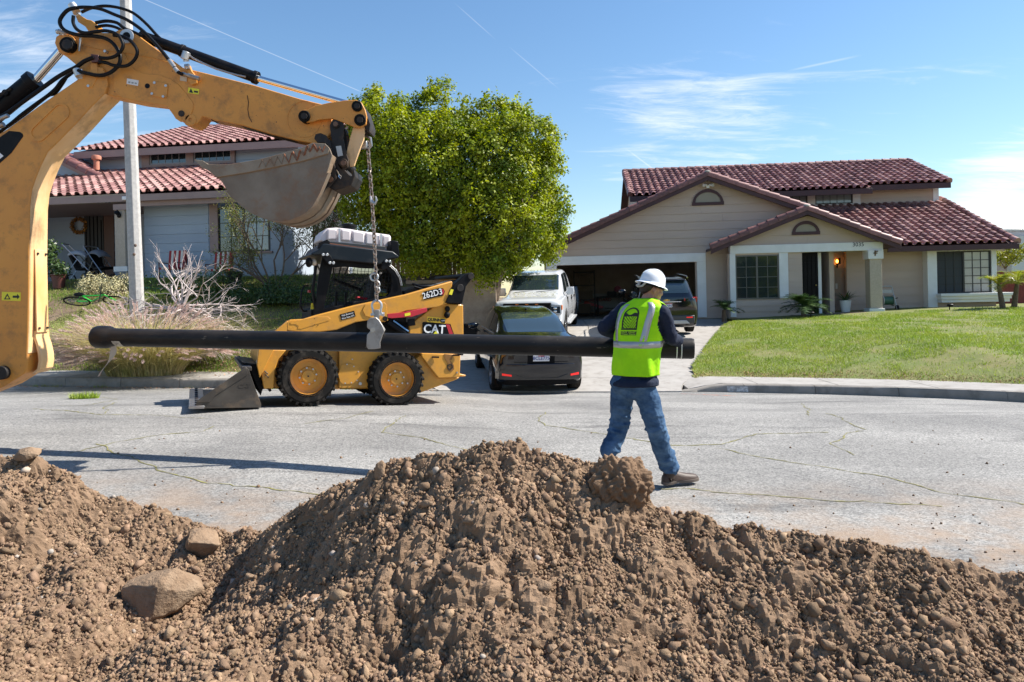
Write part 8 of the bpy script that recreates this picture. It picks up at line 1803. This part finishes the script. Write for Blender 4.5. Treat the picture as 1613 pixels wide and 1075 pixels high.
pick = Shell([(-.02, hs(.90, .42, .55, .80, 1.02, .84, .74, .6, 1.10, zs=1.06)), (.10, hs(.97, .36, .5, .82, 1.10, .93, .86, .7, 1.21, zs=1.16)), (.5, hs(1.0, .36, .5, .85, 1.14, .95, .88, .72, 1.25, zs=1.19)), (1.25, hs(1.01, .36, .5, .86, 1.17, .95, .88, .74, 1.28, zs=1.21)), (1.55, hs(1.01, .36, .5, .86, 1.18, .95, .87, .76, 1.36, zs=1.23)),
              (2.15, hs(1.01, .36, .5, .86, 1.19, .95, .87, .72, 1.83, zs=1.24)), (2.45, hs(1.01, .36, .5, .86, 1.19, .95, .87, .71, 1.92, zs=1.24)), (3.2, hs(1.01, .36, .5, .86, 1.20, .95, .87, .71, 1.94, zs=1.25)), (3.85, hs(1.01, .36, .5, .86, 1.20, .95, .87, .70, 1.90, zs=1.25)), (4.05, hs(1.01, .36, .5, .86, 1.20, .95, .87, .74, 1.75, zs=1.25)), (4.12, hs(1.01, .38, .5, .86, 1.20, .96, .90, .8, 1.27, zs=1.25)), (5.78, hs(1.0, .42, .5, .86, 1.20, .96, .90, .8, 1.27, zs=1.25))])
pc_ = W(832, 520, 19.3); PKF = Frame((pc_.x, 19.3, float(dw_z(19.6))), -10); PKF.M = PKF.M @ Matrix.Rotation(rad(3.8), 4, 'X')
truck = thing('pickup_truck', 'white pickup truck facing the street on the driveway behind the black sedan', 'pickup truck', loc=(0, 0, 0)); truck.matrix_world = PKF.M
bd_ = pick.body('body', car_white, truck); cut_arches(bd_, [(0, .95, .42), (0, 4.65, .42)], .47, 1.3)
MB().box(-.7, .7, .2, 5.6, .4, .8).build('underbody', trim_black, truck)
for x in (-.86, .86):
 for y in (.95, 4.65): car_wheel(truck, x, y, .41, .27, 1 if x > 0 else -1, alloy)
pick.patch('windscreen', glass_car, truck, 1.62, 2.14, lambda a: 6.15, lambda a: 8.0, off=.008, both=True)
for sd in (1, -1):
 pick.patch('side_window', glass_car, truck, 2.02, 2.85, lambda a: 5.12, lambda a: 5.35 + min(.55, a * 1.6), side=sd, off=.005); pick.patch('side_window', glass_car, truck, 2.95, 3.75, 5.12, 5.9, side=sd, off=.005)
 m_ = MB(); m_.box(sd * 1.06 - .11, sd * 1.06 + .11, 1.78, 1.90, 1.22, 1.46); m_.box(min(sd * .92, sd * 1.0), max(sd * .92, sd * 1.0), 1.82, 1.87, 1.26, 1.32); m_.build('wing_mirror', car_white, truck, .03)
 MB().box(sd * .96 - .05, sd * 1.04 + .03, 1.5, 4.0, .36, .41).build('side_step', galv, truck, .01)
 for y in (2.75, 3.72): MB().box(min(sd * 1.0, sd * 1.03), max(sd * 1.0, sd * 1.03), y, y + .16, 1.06, 1.09).build('door_handle', trim_black, truck, .005)
 for y in (1.62, 2.88, 3.90): MB().box(min(sd * .985, sd * 1.012), max(sd * .985, sd * 1.012), y, y + .008, .55, 1.18).build('door_gap', trim_black, truck, 0)
 hl = MB(); hl.box(min(sd * .66, sd * .96), max(sd * .66, sd * .96), -.06, .1, .80, 1.07); ho = hl.build('headlight', P_('headlight_dark', (.03, .035, .04), rough=.1, coat=.8), truck, .02)
 m_ = MB(); xo = sd * .945; xi = sd * .69
 for a, b, c_, d_ in ((xo - .012, xo + .012, .83, 1.05), (min(xi, xo), max(xi, xo), 1.03, 1.052), (min(xi, xo), max(xi, xo), .815, .832)): m_.box(a, b, -.068, -.061, c_, d_)
 m_.build('light_bar', P_('drl', (.75, .77, .8), rough=.2), ho)
 for zz in (.98, .89): MB().ell((sd * .79, -.06, zz), (.055, .02, .035)).build('lamp', chrome, ho)
 MB().box(min(sd * .96, sd * .985), max(sd * .96, sd * .985), -.03, .12, .93, 1.05).build('side_marker', P_('amber_marker', (.8, .2, .03), rough=.3), ho, .004)
gr_ = MB().box(-.655, .655, -.085, .05, .62, 1.07).build('grille', trim_black, truck, .02)
MB().box(-.68, .68, -.10, .05, 1.075, 1.13).build('grille_bar', trim_black, truck, .015)
for i in range(4): MB().box(-.62, .62, -.10, -.086, .68 + i * .09, .71 + i * .09).build('grille_slat', P_('grille_slat', (.05, .05, .055), rough=.4), gr_, .003)
for x in (-.28, 0, .28): MB().box(x - .04, x + .04, -.108, -.101, 1.09, 1.11).build('marker_lamp', P_('amber_marker', (.8, .2, .03), emit=((1, .25, .02), 1.2)), gr_, 0)
MB().box(-.96, .96, -.10, .12, .42, .64).build('front_bumper', galv, truck, .03)
for x in (-.3, .35): MB().beam((x - .3, 1.52, 1.345), (x + .25, 1.60, 1.385), .02, .012).build('wiper', trim_black, truck)
n = 160; u = rng.uniform(2.2, 3.8, n); leafP = np.column_stack([rng.uniform(-.6, .6, n), u, np.full(n, 1.955)]); q_ = 220; P2 = np.column_stack([rng.uniform(-.8, .8, q_), rng.beta(3, 1.2, q_) * 1.45 + .1, np.zeros(q_)]); P2[:, 2] = 1.19 + P2[:, 1] * .085 + .025
fl_ = leaves('fallen_leaves', np.concatenate([leafP, P2]), np.tile([0, 0, 1.], (n + q_, 1)), .04, P_('fallen_green_leaf', (.25, .24, .06), rough=.6, island=.4), None, jitter=.3); fl_.matrix_world = PKF.M; tag(fl_, 'small fallen leaves lying on the hood and roof of the white pickup', 'leaves', kind='stuff')
suv = Shell([(-.05, hs(.80, .34, .45, .72, 1.02, .72, .66, .56, 1.14)), (.0, hs(.88, .28, .42, .72, 1.06, .82, .76, .64, 1.22)), (.12, hs(.915, .24, .4, .72, 1.08, .87, .80, .66, 1.42)), (.32, hs(.92, .22, .4, .72, 1.08, .88, .81, .66, 1.60)), (.6, hs(.92, .22, .4, .72, 1.07, .88, .81, .66, 1.645)), (1.4, hs(.92, .22, .4, .72, 1.05, .88, .81, .66, 1.665)), (2.4, hs(.92, .22, .4, .72, 1.03, .88, .81, .65, 1.64)), (2.9, hs(.92, .22, .4, .72, 1.01, .87, .80, .66, 1.45)), (3.4, hs(.91, .22, .4, .72, 1.0, .85, .78, .7, 1.10, zs=1.03)), (4.2, hs(.88, .25, .4, .7, .9, .8, .7, .6, .99, zs=.94)), (4.55, hs(.75, .3, .42, .62, .78, .65, .55, .4, .85, zs=.8))])
su_ = W(1050, 520, 20.0); SUF = Frame((su_.x, 20.0, float(dw_z(20.6))), -4); SUF.M = SUF.M @ Matrix.Rotation(rad(4.0), 4, 'X')
suvt = thing('suv', 'black SUV seen from behind parked in front of the open garage', 'suv', loc=(0, 0, 0)); suvt.matrix_world = SUF.M
bd_ = suv.body('body', car_black, suvt); cut_arches(bd_, [(0, .85, .36), (0, 3.55, .36)], .41, 1.3); MB().box(-.7, .7, .2, 4.2, .26, .7).build('underbody', trim_black, suvt)
for x in (-.8, .8):
 for y in (.85, 3.55): car_wheel(suvt, x, y, .36, .23, 1 if x > 0 else -1, alloy)
MB().box(-.66, -.46, .25, .6, .05, .6).box(.46, .68, -.0 + .3, .6, .4, .6).build('muffler', dark_steel, suvt) if False else None
suv.patch('rear_window', glass_car, suvt, .02, .30, 6.05, 8.0, off=.006, both=True, nu=6)
MB().box(-.60, .60, .20, .42, 1.60, 1.635).build('spoiler', car_black, suvt, .02)
for sd in (1, -1):
 suv.patch('side_window', glass_car, suvt, .5, 1.6, 5.1, 5.85, side=sd, off=.005); suv.patch('side_window', glass_car, suvt, 1.68, 2.8, lambda a: 5.1, lambda a: 5.85 - .5 * max(0, a - .6), side=sd, off=.005)
 MB().hexa([(sd * .50, -.058, 1.02), (sd * .88, .03, .97), (sd * .90, .03, 1.12), (sd * .50, -.058, 1.10)], [(sd * .50, .05, 1.02), (sd * .88, .16, .97), (sd * .90, .22, 1.12), (sd * .50, .05, 1.10)]).build('tail_light', tail_red, suvt, .01)
 MB().box(min(sd * .56, sd * .74), max(sd * .56, sd * .74), -.095, -.05, .525, .555).build('reflector', P_('red_reflector', (.75, .02, .02)), suvt, .004)
 MB().tube([(sd * .68, .4, 1.67), (sd * .70, .6, 1.715), (sd * .69, 2.2, 1.71), (sd * .66, 2.5, 1.66)], .018, 8).build('roof_rail', chrome, suvt)
 MB().ell((sd * 1.0, 3.0, 1.12), (.12, .07, .08)).build('wing_mirror', car_black, suvt); MB().cyl((sd * .58, -.06, .36), (sd * .58, .2, .36), .05, n=14).build('exhaust', dark_steel, suvt)
MB().box(-.80, .80, -.085, .08, .36, .60).build('rear_bumper', P_('grey_bumper', (.05, .05, .052), rough=.5), suvt, .03); MB().hexa([(-.66, -.11, .36), (.66, -.11, .36), (.56, -.11, .46), (-.56, -.11, .46)], [(-.66, -.05, .36), (.66, -.05, .36), (.56, -.05, .46), (-.56, -.05, .46)]).build('skid_plate', P_('silver_plastic', (.45, .45, .46), rough=.4, metal=.4), suvt, .01)
MB().box(-.155, .155, -.075, -.05, .84, .955).build('licence_plate', plate_m, suvt, .003); text_mesh('plate_lettering', 'QCNN', .09, plate_blue, suvt, Matrix.Translation((0, -.078, .885)) @ FACE, .001, .002); MB().box(-.15, .15, -.0775, -.0752, .935, .952).build('plate_red_strip', P_('plate_red', (.5, .03, .03)), suvt, 0)
g_ = P_('gold_badge', (.7, .45, .12), rough=.3, metal=.8); MB().box(-.09, .09, -.072, -.055, 1.035, 1.062).box(-.035, .035, -.0725, -.0555, 1.02, 1.077).build('badge', g_, suvt, .002); MB().box(-.42, .42, -.066, -.05, .99, 1.01).build('chrome_strip', chrome, suvt, .003)
# ================================================================ the worker
skin = P_('skin', (.40, .215, .145), rough=.5, var=(.36, .18, .12), vscale=12); hair_m = P_('hair', (.018, .012, .010), rough=.6, bump=.004, bscale=90)
denim = P_('denim', (.026, .062, .13), rough=.9, spec=.2, var=(.085, .16, .27), vscale=7, bump=.012, bscale=9, stretch=(1, 1, 1.6), bdetail=3); navy = P_('navy_shirt', (.008, .013, .032), rough=.85, spec=.25, var=(.014, .022, .046), vscale=6, bump=.014, bscale=9, bdetail=3)
vestm = P_('hi_vis_fabric', (.38, .80, .006), rough=.7, spec=.2, var=(.30, .68, .006), vscale=5, bump=.010, bscale=7, bdetail=3); reflm = P_('reflective_tape', (.42, .42, .43), rough=.35, metal=.3, bump=.004, bscale=10); blackp = P_('black_print', (.012, .016, .012), rough=.7); boot_m = P_('brown_leather', (.06, .034, .022), rough=.55, var=(.035, .021, .015), vscale=10, bump=.003, bscale=40); sole_m = P_('boot_sole', (.14, .11, .09), rough=.9)
MD = 5.78
foot = W(1060, 762, 5.95)
man = thing('person', 'worker in white hard hat and lime safety vest walking with the black pipe', 'person', loc=(W(1000, 600, MD).x, MD, float(road_z(1.1, 5.9))))
mo = Vector(man.location)
def J(px, py, d=MD): return W(px, py, d) - mo
PHI = rad(34); Lx = Vector((math.cos(PHI), -math.sin(PHI), 0)); Fw = Vector((math.sin(PHI), math.cos(PHI), 0))
def remesh(o, vox, sm=4, disp=0, dsz=.08, seed=0):
 r = o.modifiers.new('r', 'REMESH'); r.mode = 'VOXEL'; r.voxel_size = vox; r.use_smooth_shade = True
 if sm: s = o.modifiers.new('s', 'SMOOTH'); s.factor = .5; s.iterations = sm
 if disp:
  tx = bpy.data.textures.new('folds', 'CLOUDS'); tx.noise_scale = dsz; tx.noise_depth = 2; d = o.modifiers.new('d', 'DISPLACE'); d.texture = tx; d.strength = disp; d.texture_coords = 'LOCAL'; d.mid_level = .5
 return o
def limb(mb, pts, rs, n=14, sub=4):
 P = smooth_pts(pts, sub); R = list(np.interp(np.linspace(0, len(pts) - 1, len(P)), range(len(pts)), rs)); mb.tube(P, R, n)
 mb.ell(P[0], (R[0],) * 3, 10, 8); mb.ell(P[-1], (R[-1],) * 3, 10, 8)
hipc = J(996, 598, MD); hipL, hipR = hipc - Lx * .085, hipc + Lx * .085
kneeR = J(1034, 676, 5.74); ankR = J(1056, 742, 5.93); kneeL = J(976, 668, 5.93); ankL = J(959, 716, 5.86)
neck = J(1017, 476, MD + .02); chest = J(1010, 510, MD); shR = J(1043, 494, MD - .12); shL = J(983, 489, MD + .12)
elR = J(1056, 532, 5.72); wrR = J(1070, 538, 5.93); elL = J(951, 517, 5.86); wrL = J(975, 530, 6.06)
head = J(1026, 456, MD + .03); Hf = Vector((.95, .26, -.24)).normalized(); Hu = Vector((.10, 0, 1)); Hl = Hu.cross(Hf).normalized(); Hu = Hf.cross(Hl).normalized()
HM = Matrix.Translation(head) @ Matrix((Hf, Hl, Hu)).transposed().to_4x4()
b = MB(); b.ell((0, 0, .035), (.098, .077, .100), M=HM); b.ell((.030, 0, -.035), (.066, .060, .078), M=HM); b.ell((.060, 0, -.085), (.034, .036, .026), M=HM); b.ell((.055, 0, .022), (.050, .062, .030), M=HM)   # cranium, jaw, chin, brow
b.ell((.098, 0, -.018), (.020, .013, .022), M=HM); b.ell((.092, 0, .004), (.012, .009, .02), M=HM); b.ell((.086, 0, -.052), (.018, .024, .009), M=HM); b.ell((.084, 0, -.066), (.016, .022, .008), M=HM)
for sd in (-1, 1): b.ell((-.005, sd * .079, -.012), (.016, .010, .030), M=HM); b.ell((.055, sd * .045, -.03), (.03, .022, .03), M=HM)
limb(b, [head + Vector((-.02, -.005, -.06)), neck + Vector((0, 0, -.03)), chest], [.056, .058, .10])
limb(b, [chest, (chest + hipc) / 2, hipc], [.13, .125, .13]); limb(b, [shL, chest, shR], [.06, .10, .06])
limb(b, [shR, elR, wrR], [.05, .042, .030]); limb(b, [shL, elL, wrL], [.05, .042, .030])
limb(b, [hipR, kneeR, ankR], [.085, .058, .042]); limb(b, [hipL, kneeL, ankL], [.085, .058, .042])
body = remesh(b.build('body', skin, man), .0075, 3)
gl_m = P_('dark_glove', (.02, .02, .022), rough=.8)
pp = PA.lerp(PB, .975) - mo
def hand(wr, axis_pt, side, nm):
 b = MB(); up = Vector((0, 0, 1)); k = wr + (axis_pt + Vector((0, 0, RPI + .022)) - wr) * .6; b.tube([wr, k], [.032, .040], 10); b.ell(k, (.045, .045, .025))
 for i in range(4):
  o = pd * ((i - 1.5) * .021); ln = (.9, 1.05, 1.0, .8)[i]; pts = []
  for a in np.linspace(100, 100 - 130 * ln, 6): t = rad(a); pts.append(axis_pt + o + Vector((0, math.cos(t) * (RPI + .014), math.sin(t) * (RPI + .014))))
  b.tube([k + o] + pts, [.013] + [.0115 - .0006 * j for j in range(6)], 8)
 pts = [k - pd * side * .03, axis_pt - pd * side * .055 + Vector((0, -.35 * RPI, RPI * 1.02)), axis_pt - pd * side * .05 + Vector((0, -RPI * .95, RPI * .62))]; b.tube(pts, [.015, .0135, .011], 8)
 return b.build(nm, gl_m, man)
hand(wrR, pp + pd * -.03, 1, 'glove'); p2 = on_pipe(972) - mo; hand(wrL, p2, -1, 'glove')
b = MB(); limb(b, [hipR + Vector((0, 0, -.05)), hipR.lerp(kneeR, .45) + Fw * .01, kneeR, kneeR.lerp(ankR, .5) - Vector((.012, .0, 0)), ankR + Vector((0, 0, .035))], [.104, .100, .082, .078, .080], 18); limb(b, [hipL + Vector((0, 0, -.05)), hipL.lerp(kneeL, .45), kneeL, kneeL.lerp(ankL, .5) + Vector((.008, 0, 0)), ankL + Vector((0, 0, .035))], [.104, .098, .080, .078, .078], 18)
M_ = Matrix.Translation(hipc) @ Matrix((Lx, Fw, Vector((0, 0, 1)))).transposed().to_4x4(); b.ell((0, -.01, -.02), (.178, .128, .11), 18, 12, M=M_); b.ell((-.075, -.045, -.03), (.10, .10, .10), M=M_); b.ell((0, -.01, -.07), (.12, .11, .11), 16, 10, M=M_); b.ell((.075, -.045, -.03), (.10, .10, .10), M=M_)
rf_ = random.Random(3)
for (p, q, ks) in ((kneeR, ankR, (.0, .12, .26, .62, .76, .9)), (kneeL, ankL, (.0, .15, .3, .7, .85)), (hipR, kneeR, (.55, .75, .92)), (hipL, kneeL, (.6, .8, .95))):
 for k in ks:
  c = p.lerp(q, k); d = (q - p).normalized(); a = d.orthogonal().normalized(); bb = d.cross(a); a = (a + d * rf_.uniform(-.5, .5)).normalized(); r0 = .080 if p in (kneeR, kneeL) else .09
  pts = [c + (a * math.cos(t) + bb * math.sin(t)) * r0 * rf_.uniform(.95, 1.06) for t in np.linspace(0, 2 * math.pi, 13)]; b.tube(pts, [.007 + .005 * abs(math.sin(3 * t)) for t in range(13)], 6, cap=False)
remesh(b.build('jeans', denim, man), .009, 3, .016, .05)
m_ = MB()
def onleg(p, q, off, r): return [p.lerp(q, t) + off for t in np.linspace(0, 1, 8)]
mpk = MB().hexa(*[[hipc + Lx * (x) - Fw * y + Vector((0, 0, z)) for x, z in ((.03, -.10), (.125, -.08), (.135, .03), (.03, .02))] for y in (.158, .150)]).build('back_pocket', denim, man, .004) if False else None
b = MB(); limb(b, [shR, shR.lerp(elR, .5) + Vector((.004, 0, 0)), elR, elR.lerp(wrR, .5), wrR - (wrR - elR).normalized() * .02], [.072, .066, .058, .052, .044], 16); limb(b, [shL, shL.lerp(elL, .5), elL, elL.lerp(wrL, .5), wrL], [.072, .066, .058, .052, .044], 16)
b2 = [(.815, 997, .208, .190), (.86, 998, .205, .182), (.89, 999, .182, .146), (.95, 1000, .178, .140), (1.1, 1003, .180, .130), (1.25, 1007, .192, .130), (1.38, 1011, .198, .127), (1.46, 1014, .175, .105), (1.51, 1016, .10, .08), (1.545, 1018, .066, .062)]
def sect(z, cx, a, bb, n=24): c = Vector((W(cx, 500, MD).x - mo.x, 0, z - mo.z)); return [c + Lx * (a * math.sin(t)) - Fw * (bb * math.cos(t)) for t in np.linspace(0, 2 * math.pi, n + 1)[:-1]]
b.loft([sect(*q) for q in b2])
for (p, q, ks, r0) in ((shR, elR, (.3, .5, .7, .9), .064), (elR, wrR, (.1, .3, .55, .8), .052), (shL, elL, (.4, .65, .9), .064), (elL, wrL, (.2, .5), .05)):
 for k in ks:
  c = p.lerp(q, k); d = (q - p).normalized(); a = d.orthogonal().normalized(); bb = d.cross(a); a = (a + d * rf_.uniform(-.6, .6)).normalized(); pts = [c + (a * math.cos(t) + bb * math.sin(t)) * r0 * rf_.uniform(.95, 1.05) for t in np.linspace(0, 2 * math.pi, 13)]; b.tube(pts, .007, 6, cap=False)
b.lathe([(.064, -.02), (.070, .0), (.067, .028), (.058, .03)], c=neck + Vector((0, 0, .005)), n=20)
remesh(b.build('shirt', navy, man), .009, 3, .012, .06)
vs_ = [(.905, 1000, .190, .154), (1.0, 1001, .190, .148), (1.12, 1003, .194, .145), (1.25, 1007, .206, .147), (1.36, 1010, .213, .146), (1.43, 1012.5, .211, .138), (1.475, 1014.5, .192, .124), (1.505, 1015.5, .150, .104), (1.53, 1016.5, .106, .088), (1.545, 1017, .084, .078)]
vz = np.array([q[0] for q in vs_]); vc = np.array([q[1] for q in vs_]); va_ = np.array([q[2] for q in vs_]); vb_ = np.array([q[3] for q in vs_])
def VS(th, z, off=0):
 cx, a, bb = np.interp(z, vz, vc), np.interp(z, vz, va_) + off, np.interp(z, vz, vb_) + off; t = rad(th)
 w = .007 * math.sin(t * 7 + z * 9) * (1 if z < 1.3 else .3) + .004 * math.sin(t * 3 - z * 21); a += w; bb += w
 s_, c_ = math.sin(t), math.cos(t); f = (abs(s_) ** 2.6 + abs(c_) ** 2.6) ** (-1 / 2.6)
 return Vector((W(cx, 500, MD).x - mo.x, 0, z - mo.z)) + Lx * (a * s_ * f) - Fw * (bb * c_ * f)
def vgrid(nm, t0, t1, z0, z1, m, off=0, nt=12, nz=8, hole=None, solid=.004, zf=None, par=man):
 mb = MB(); A = [VS(t0 + (t1 - t0) * i / nt, z0 + (z1 - z0) * j / nz, off) for i in range(nt + 1) for j in range(nz + 1)]; F_ = []
 for i in range(nt):
  for j in range(nz):
   tm, zm = t0 + (t1 - t0) * (i + .5) / nt, z0 + (z1 - z0) * (j + .5) / nz
   if hole and hole(tm, zm): continue
   F_.append((i * (nz + 1) + j, i * (nz + 1) + j + 1, (i + 1) * (nz + 1) + j + 1, (i + 1) * (nz + 1) + j))
 mb.add(A, F_); o = mb.build(nm, m, par, ang=80)
 if solid: s = o.modifiers.new('s', 'SOLIDIFY'); s.thickness = solid; s.offset = 1
 return o
def armhole(t, z): return (((abs(t) - 90) / 36) ** 2 + ((z - 1.365) / .145) ** 2) < 1
vest = vgrid('vest', -180, 180, .905, 1.545, vestm, 0, 120, 60, hole=armhole, solid=.005)
def strip(t0, t1, z0, z1, w, m=reflm, off=.006, n=16, nm='reflective_strip', horiz=False):
 mb = MB(); A = []
 for k in range(n + 1):
  f = k / n; t = t0 + (t1 - t0) * f; z = z0 + (z1 - z0) * f
  if horiz: A += [VS(t, z - w / 2, off), VS(t, z + w / 2, off)]
  else: A += [VS(t - w / 2, z, off), VS(t + w / 2, z, off)]
 mb.add(A, [(2 * k, 2 * k + 1, 2 * k + 3, 2 * k + 2) for k in range(n)]); o = mb.build(nm, m, vest, ang=80); s = o.modifiers.new('s', 'SOLIDIFY'); s.thickness = .003; s.offset = 1; return o
strip(-180, 180, 1.165, 1.165, .055, horiz=True, n=80); 
strip(-38, -44, 1.50, 1.195, 13); strip(36, 27, 1.515, 1.195, 15); strip(150, 150, 1.48, 1.2, 14); strip(-150, -150, 1.48, 1.2, 14)
t0, t1, z0, z1 = -27, 9, 1.245, 1.475; NX, NZ = 44, 84; mb = MB()
def badge(u, v):       # u,v in 0..1, True = black
 if v < .17:
  return (.03 < v < .145) and u < 1 and not False if v < .0 else (v < .145 and v > .0)
 vv = (v - .19) / .81
 if vv < 0: return False
 def arch(s): 
  x = (u - .5) / (.5 * s); top = .70
  return abs(x) < 1 and vv > (1 - s) * .35 and (vv < top or ((vv - top) / (.30 * s)) ** 2 + x * x < 1)
 if not arch(1): return False
 if not arch(.80): return True
 if .60 < vv < .72 + .05 * math.sin(u * 9 + 1): return True
 if vv < .60: return ((u * .8 + (vv - .05) * 1.1) * 7) % 1 < .32 if u < .5 + (vv - .3) * .5 else ((u - vv * .9) * 7) % 1 < .32
 return False
for i in range(NX):
 for j in range(NZ):
  if badge((i + .5) / NX, (j + .5) / NZ):
   a, b_ = t0 + (t1 - t0) * i / NX, t0 + (t1 - t0) * (i + 1) / NX; c_, d_ = z0 + (z1 - z0) * j / NZ, z0 + (z1 - z0) * (j + 1) / NZ
   mb.add([VS(a, c_, .0075), VS(b_, c_, .0075), VS(b_, d_, .0075), VS(a, d_, .0075)], [(0, 1, 2, 3)])
mb.build('printed_badge', blackp, vest, smooth=False)
lime = P_('lime_print', (.40, .75, .02), rough=.6)
for s_t, zc, sz in (('EAST VALLEY', z0 + .026, .020), ('Water District', z0 + .009, .0155)):
 o = text_mesh('lettering', s_t, sz, lime, vest, Matrix.Identity(4), 0, .0004)
 sx_ = max(v.co.x for v in o.data.vertices)
 for v in o.data.vertices: v.co = VS((t0 + t1) / 2 + v.co.x / sx_ * 16.5, zc + v.co.y, .0092)
def boot(heel, toe, ank, h=.10):
 heel, toe = Vector(heel), Vector(toe); d = (toe - heel); L = d.length; d.normalize(); up = Vector((0, 0, 1)); up = (up - d * up.dot(d)).normalized(); s = d.cross(up); b = MB(); secs = []
 for t, w, hh in ((-.02, .018, .05), (.0, .032, .075), (.12, .038, .11), (.28, .037, .12), (.45, .041, .085), (.65, .048, .066), (.82, .047, .056), (.94, .036, .044), (1.0, .014, .024)):
  c = heel + d * (L * t); secs.append([c + s * (w * math.cos(a)) + up * (.028 + (hh - .018) * max(0, math.sin(a)) - .004 * max(0, -math.sin(a))) for a in np.linspace(0, 2 * math.pi, 15)[:-1]])
 b.loft(secs); o = b.build('boot', boot_m, man); MB().tube([heel + d * L * .14 + up * .06, heel.lerp(ank, .5) + d * .02, ank + up * .04], [.050, .052, .056], 14).build('boot_shaft', boot_m, o)
 b = MB(); secs = []
 for t, w in ((-.025, .022), (.02, .038), (.2, .042), (.38, .034), (.5, .042), (.7, .052), (.86, .048), (.97, .034), (1.01, .014)):
  c = heel + d * (L * t); z0_ = .0 if (t < .3 or t > .42) else .008; secs.append([c + s * w + up * z0_, c - s * w + up * z0_, c - s * w * 1.02 + up * .026, c + s * w * 1.02 + up * .026])
 b.loft(secs).build('sole', sole_m, o, .003)
boot(J(1045, 764, 5.90), J(1099, 756, 6.02), ankR); boot(J(950, 733, 5.84), J(985, 757, 5.93), ankL)
b = MB(); b.ell((-.045, 0, .035), (.068, .080, .080), 16, 12, M=HM); b.ell((-.070, 0, -.02), (.030, .052, .036), M=HM); remesh(b.build('hair', hair_m, man), .009, 3)
m_ = MB(); m_.ell((.045, .058, -.055), (.032, .012, .022), M=HM) if False else None
hp_m = P_('hard_hat_shell', (.80, .82, .84), rough=.22, coat=.6)
HH = HM @ Matrix.Translation((-.004, 0, .048)) @ Matrix.Rotation(rad(4), 4, 'Y')
hat = MB(); prof = [(.0, .128), (.03, .1265), (.065, .116), (.095, .094), (.114, .06), (.122, .02), (.124, .0)]
hat.lathe(prof + [(.130, -.004), (.146, -.011), (.157, -.018), (.158, -.022), (.146, -.016), (.126, -.008), (.120, .0), (.118, .02), (.110, .058), (.09, .09), (.06, .112), (0, .124)], n=40, M=HH @ Matrix.Diagonal((.93, .80, .92, 1)))
hat = hat.build('hard_hat', hp_m, man, ang=50)
rg = MB()
for dy in (-.03, 0, .03):
 pts = [HH @ Vector(((.118 * .94) * math.cos(t), dy * .8, .118 * math.sin(t) + .004)) for t in np.linspace(.55, math.pi - .55, 14)]; rg.tube(pts, .006, 6)
rg.build('hat_ridge', hp_m, hat)
MB().lathe([(.112, -.03), (.116, -.03), (.118, .0), (.112, .0)], n=30, M=HH @ Matrix.Diagonal((1.0, .88, 1, 1)) @ Matrix.Translation((0, 0, -.004))).build('headband', plastic_black, hat)
m_ = MB(); m_.tube([HH @ Vector((-.118, -.02, -.012)), HH @ Vector((-.128, -.02, -.05)), HH @ Vector((-.120, .02, -.05))], .012, 8); m_.tube([HH @ Vector((-.09, -.075, -.01)), HH @ Vector((-.105, -.05, -.05)), HH @ Vector((-.118, 0, -.06))], .009, 8); m_.build('ratchet', P_('grey_strap', (.35, .37, .38), rough=.5), hat)
for sd in (-1, 1): MB().ell((.083, sd * .032, .006), (.010, .013, .007), M=HM).build('eye', P_('eye', (.5, .48, .45), rough=.2), man); MB().ell((.0925, sd * .032, .006), (.003, .006, .006), M=HM).build('iris', blackp, man); MB().ell((.088, sd * .034, .022), (.008, .020, .004), M=HM).build('eyebrow', hair_m, man)
t2 = copy_tree(tree); t2.location = (12.8, -6.5, -.2); t2.rotation_euler = (0, 0, rad(140)); tag(t2, 'leafy street tree mirrored in the dark front window of the tan house', 'tree')
for base_, grp_ in (('patio_chair', 'striped patio chairs by the blue house'), ('palm', 'small palms in front of the tan house'), ('boulder', 'boulders on the soil heap'), ('stake', 'wooden stakes in the bare soil'), ('stroller', 'strollers on the left porch'), ('garden_light', 'garden lights along the tan house')):
 for o in scene.objects:
  if o.parent is None and o.name.split('.')[0] == base_: o['group'] = grp_
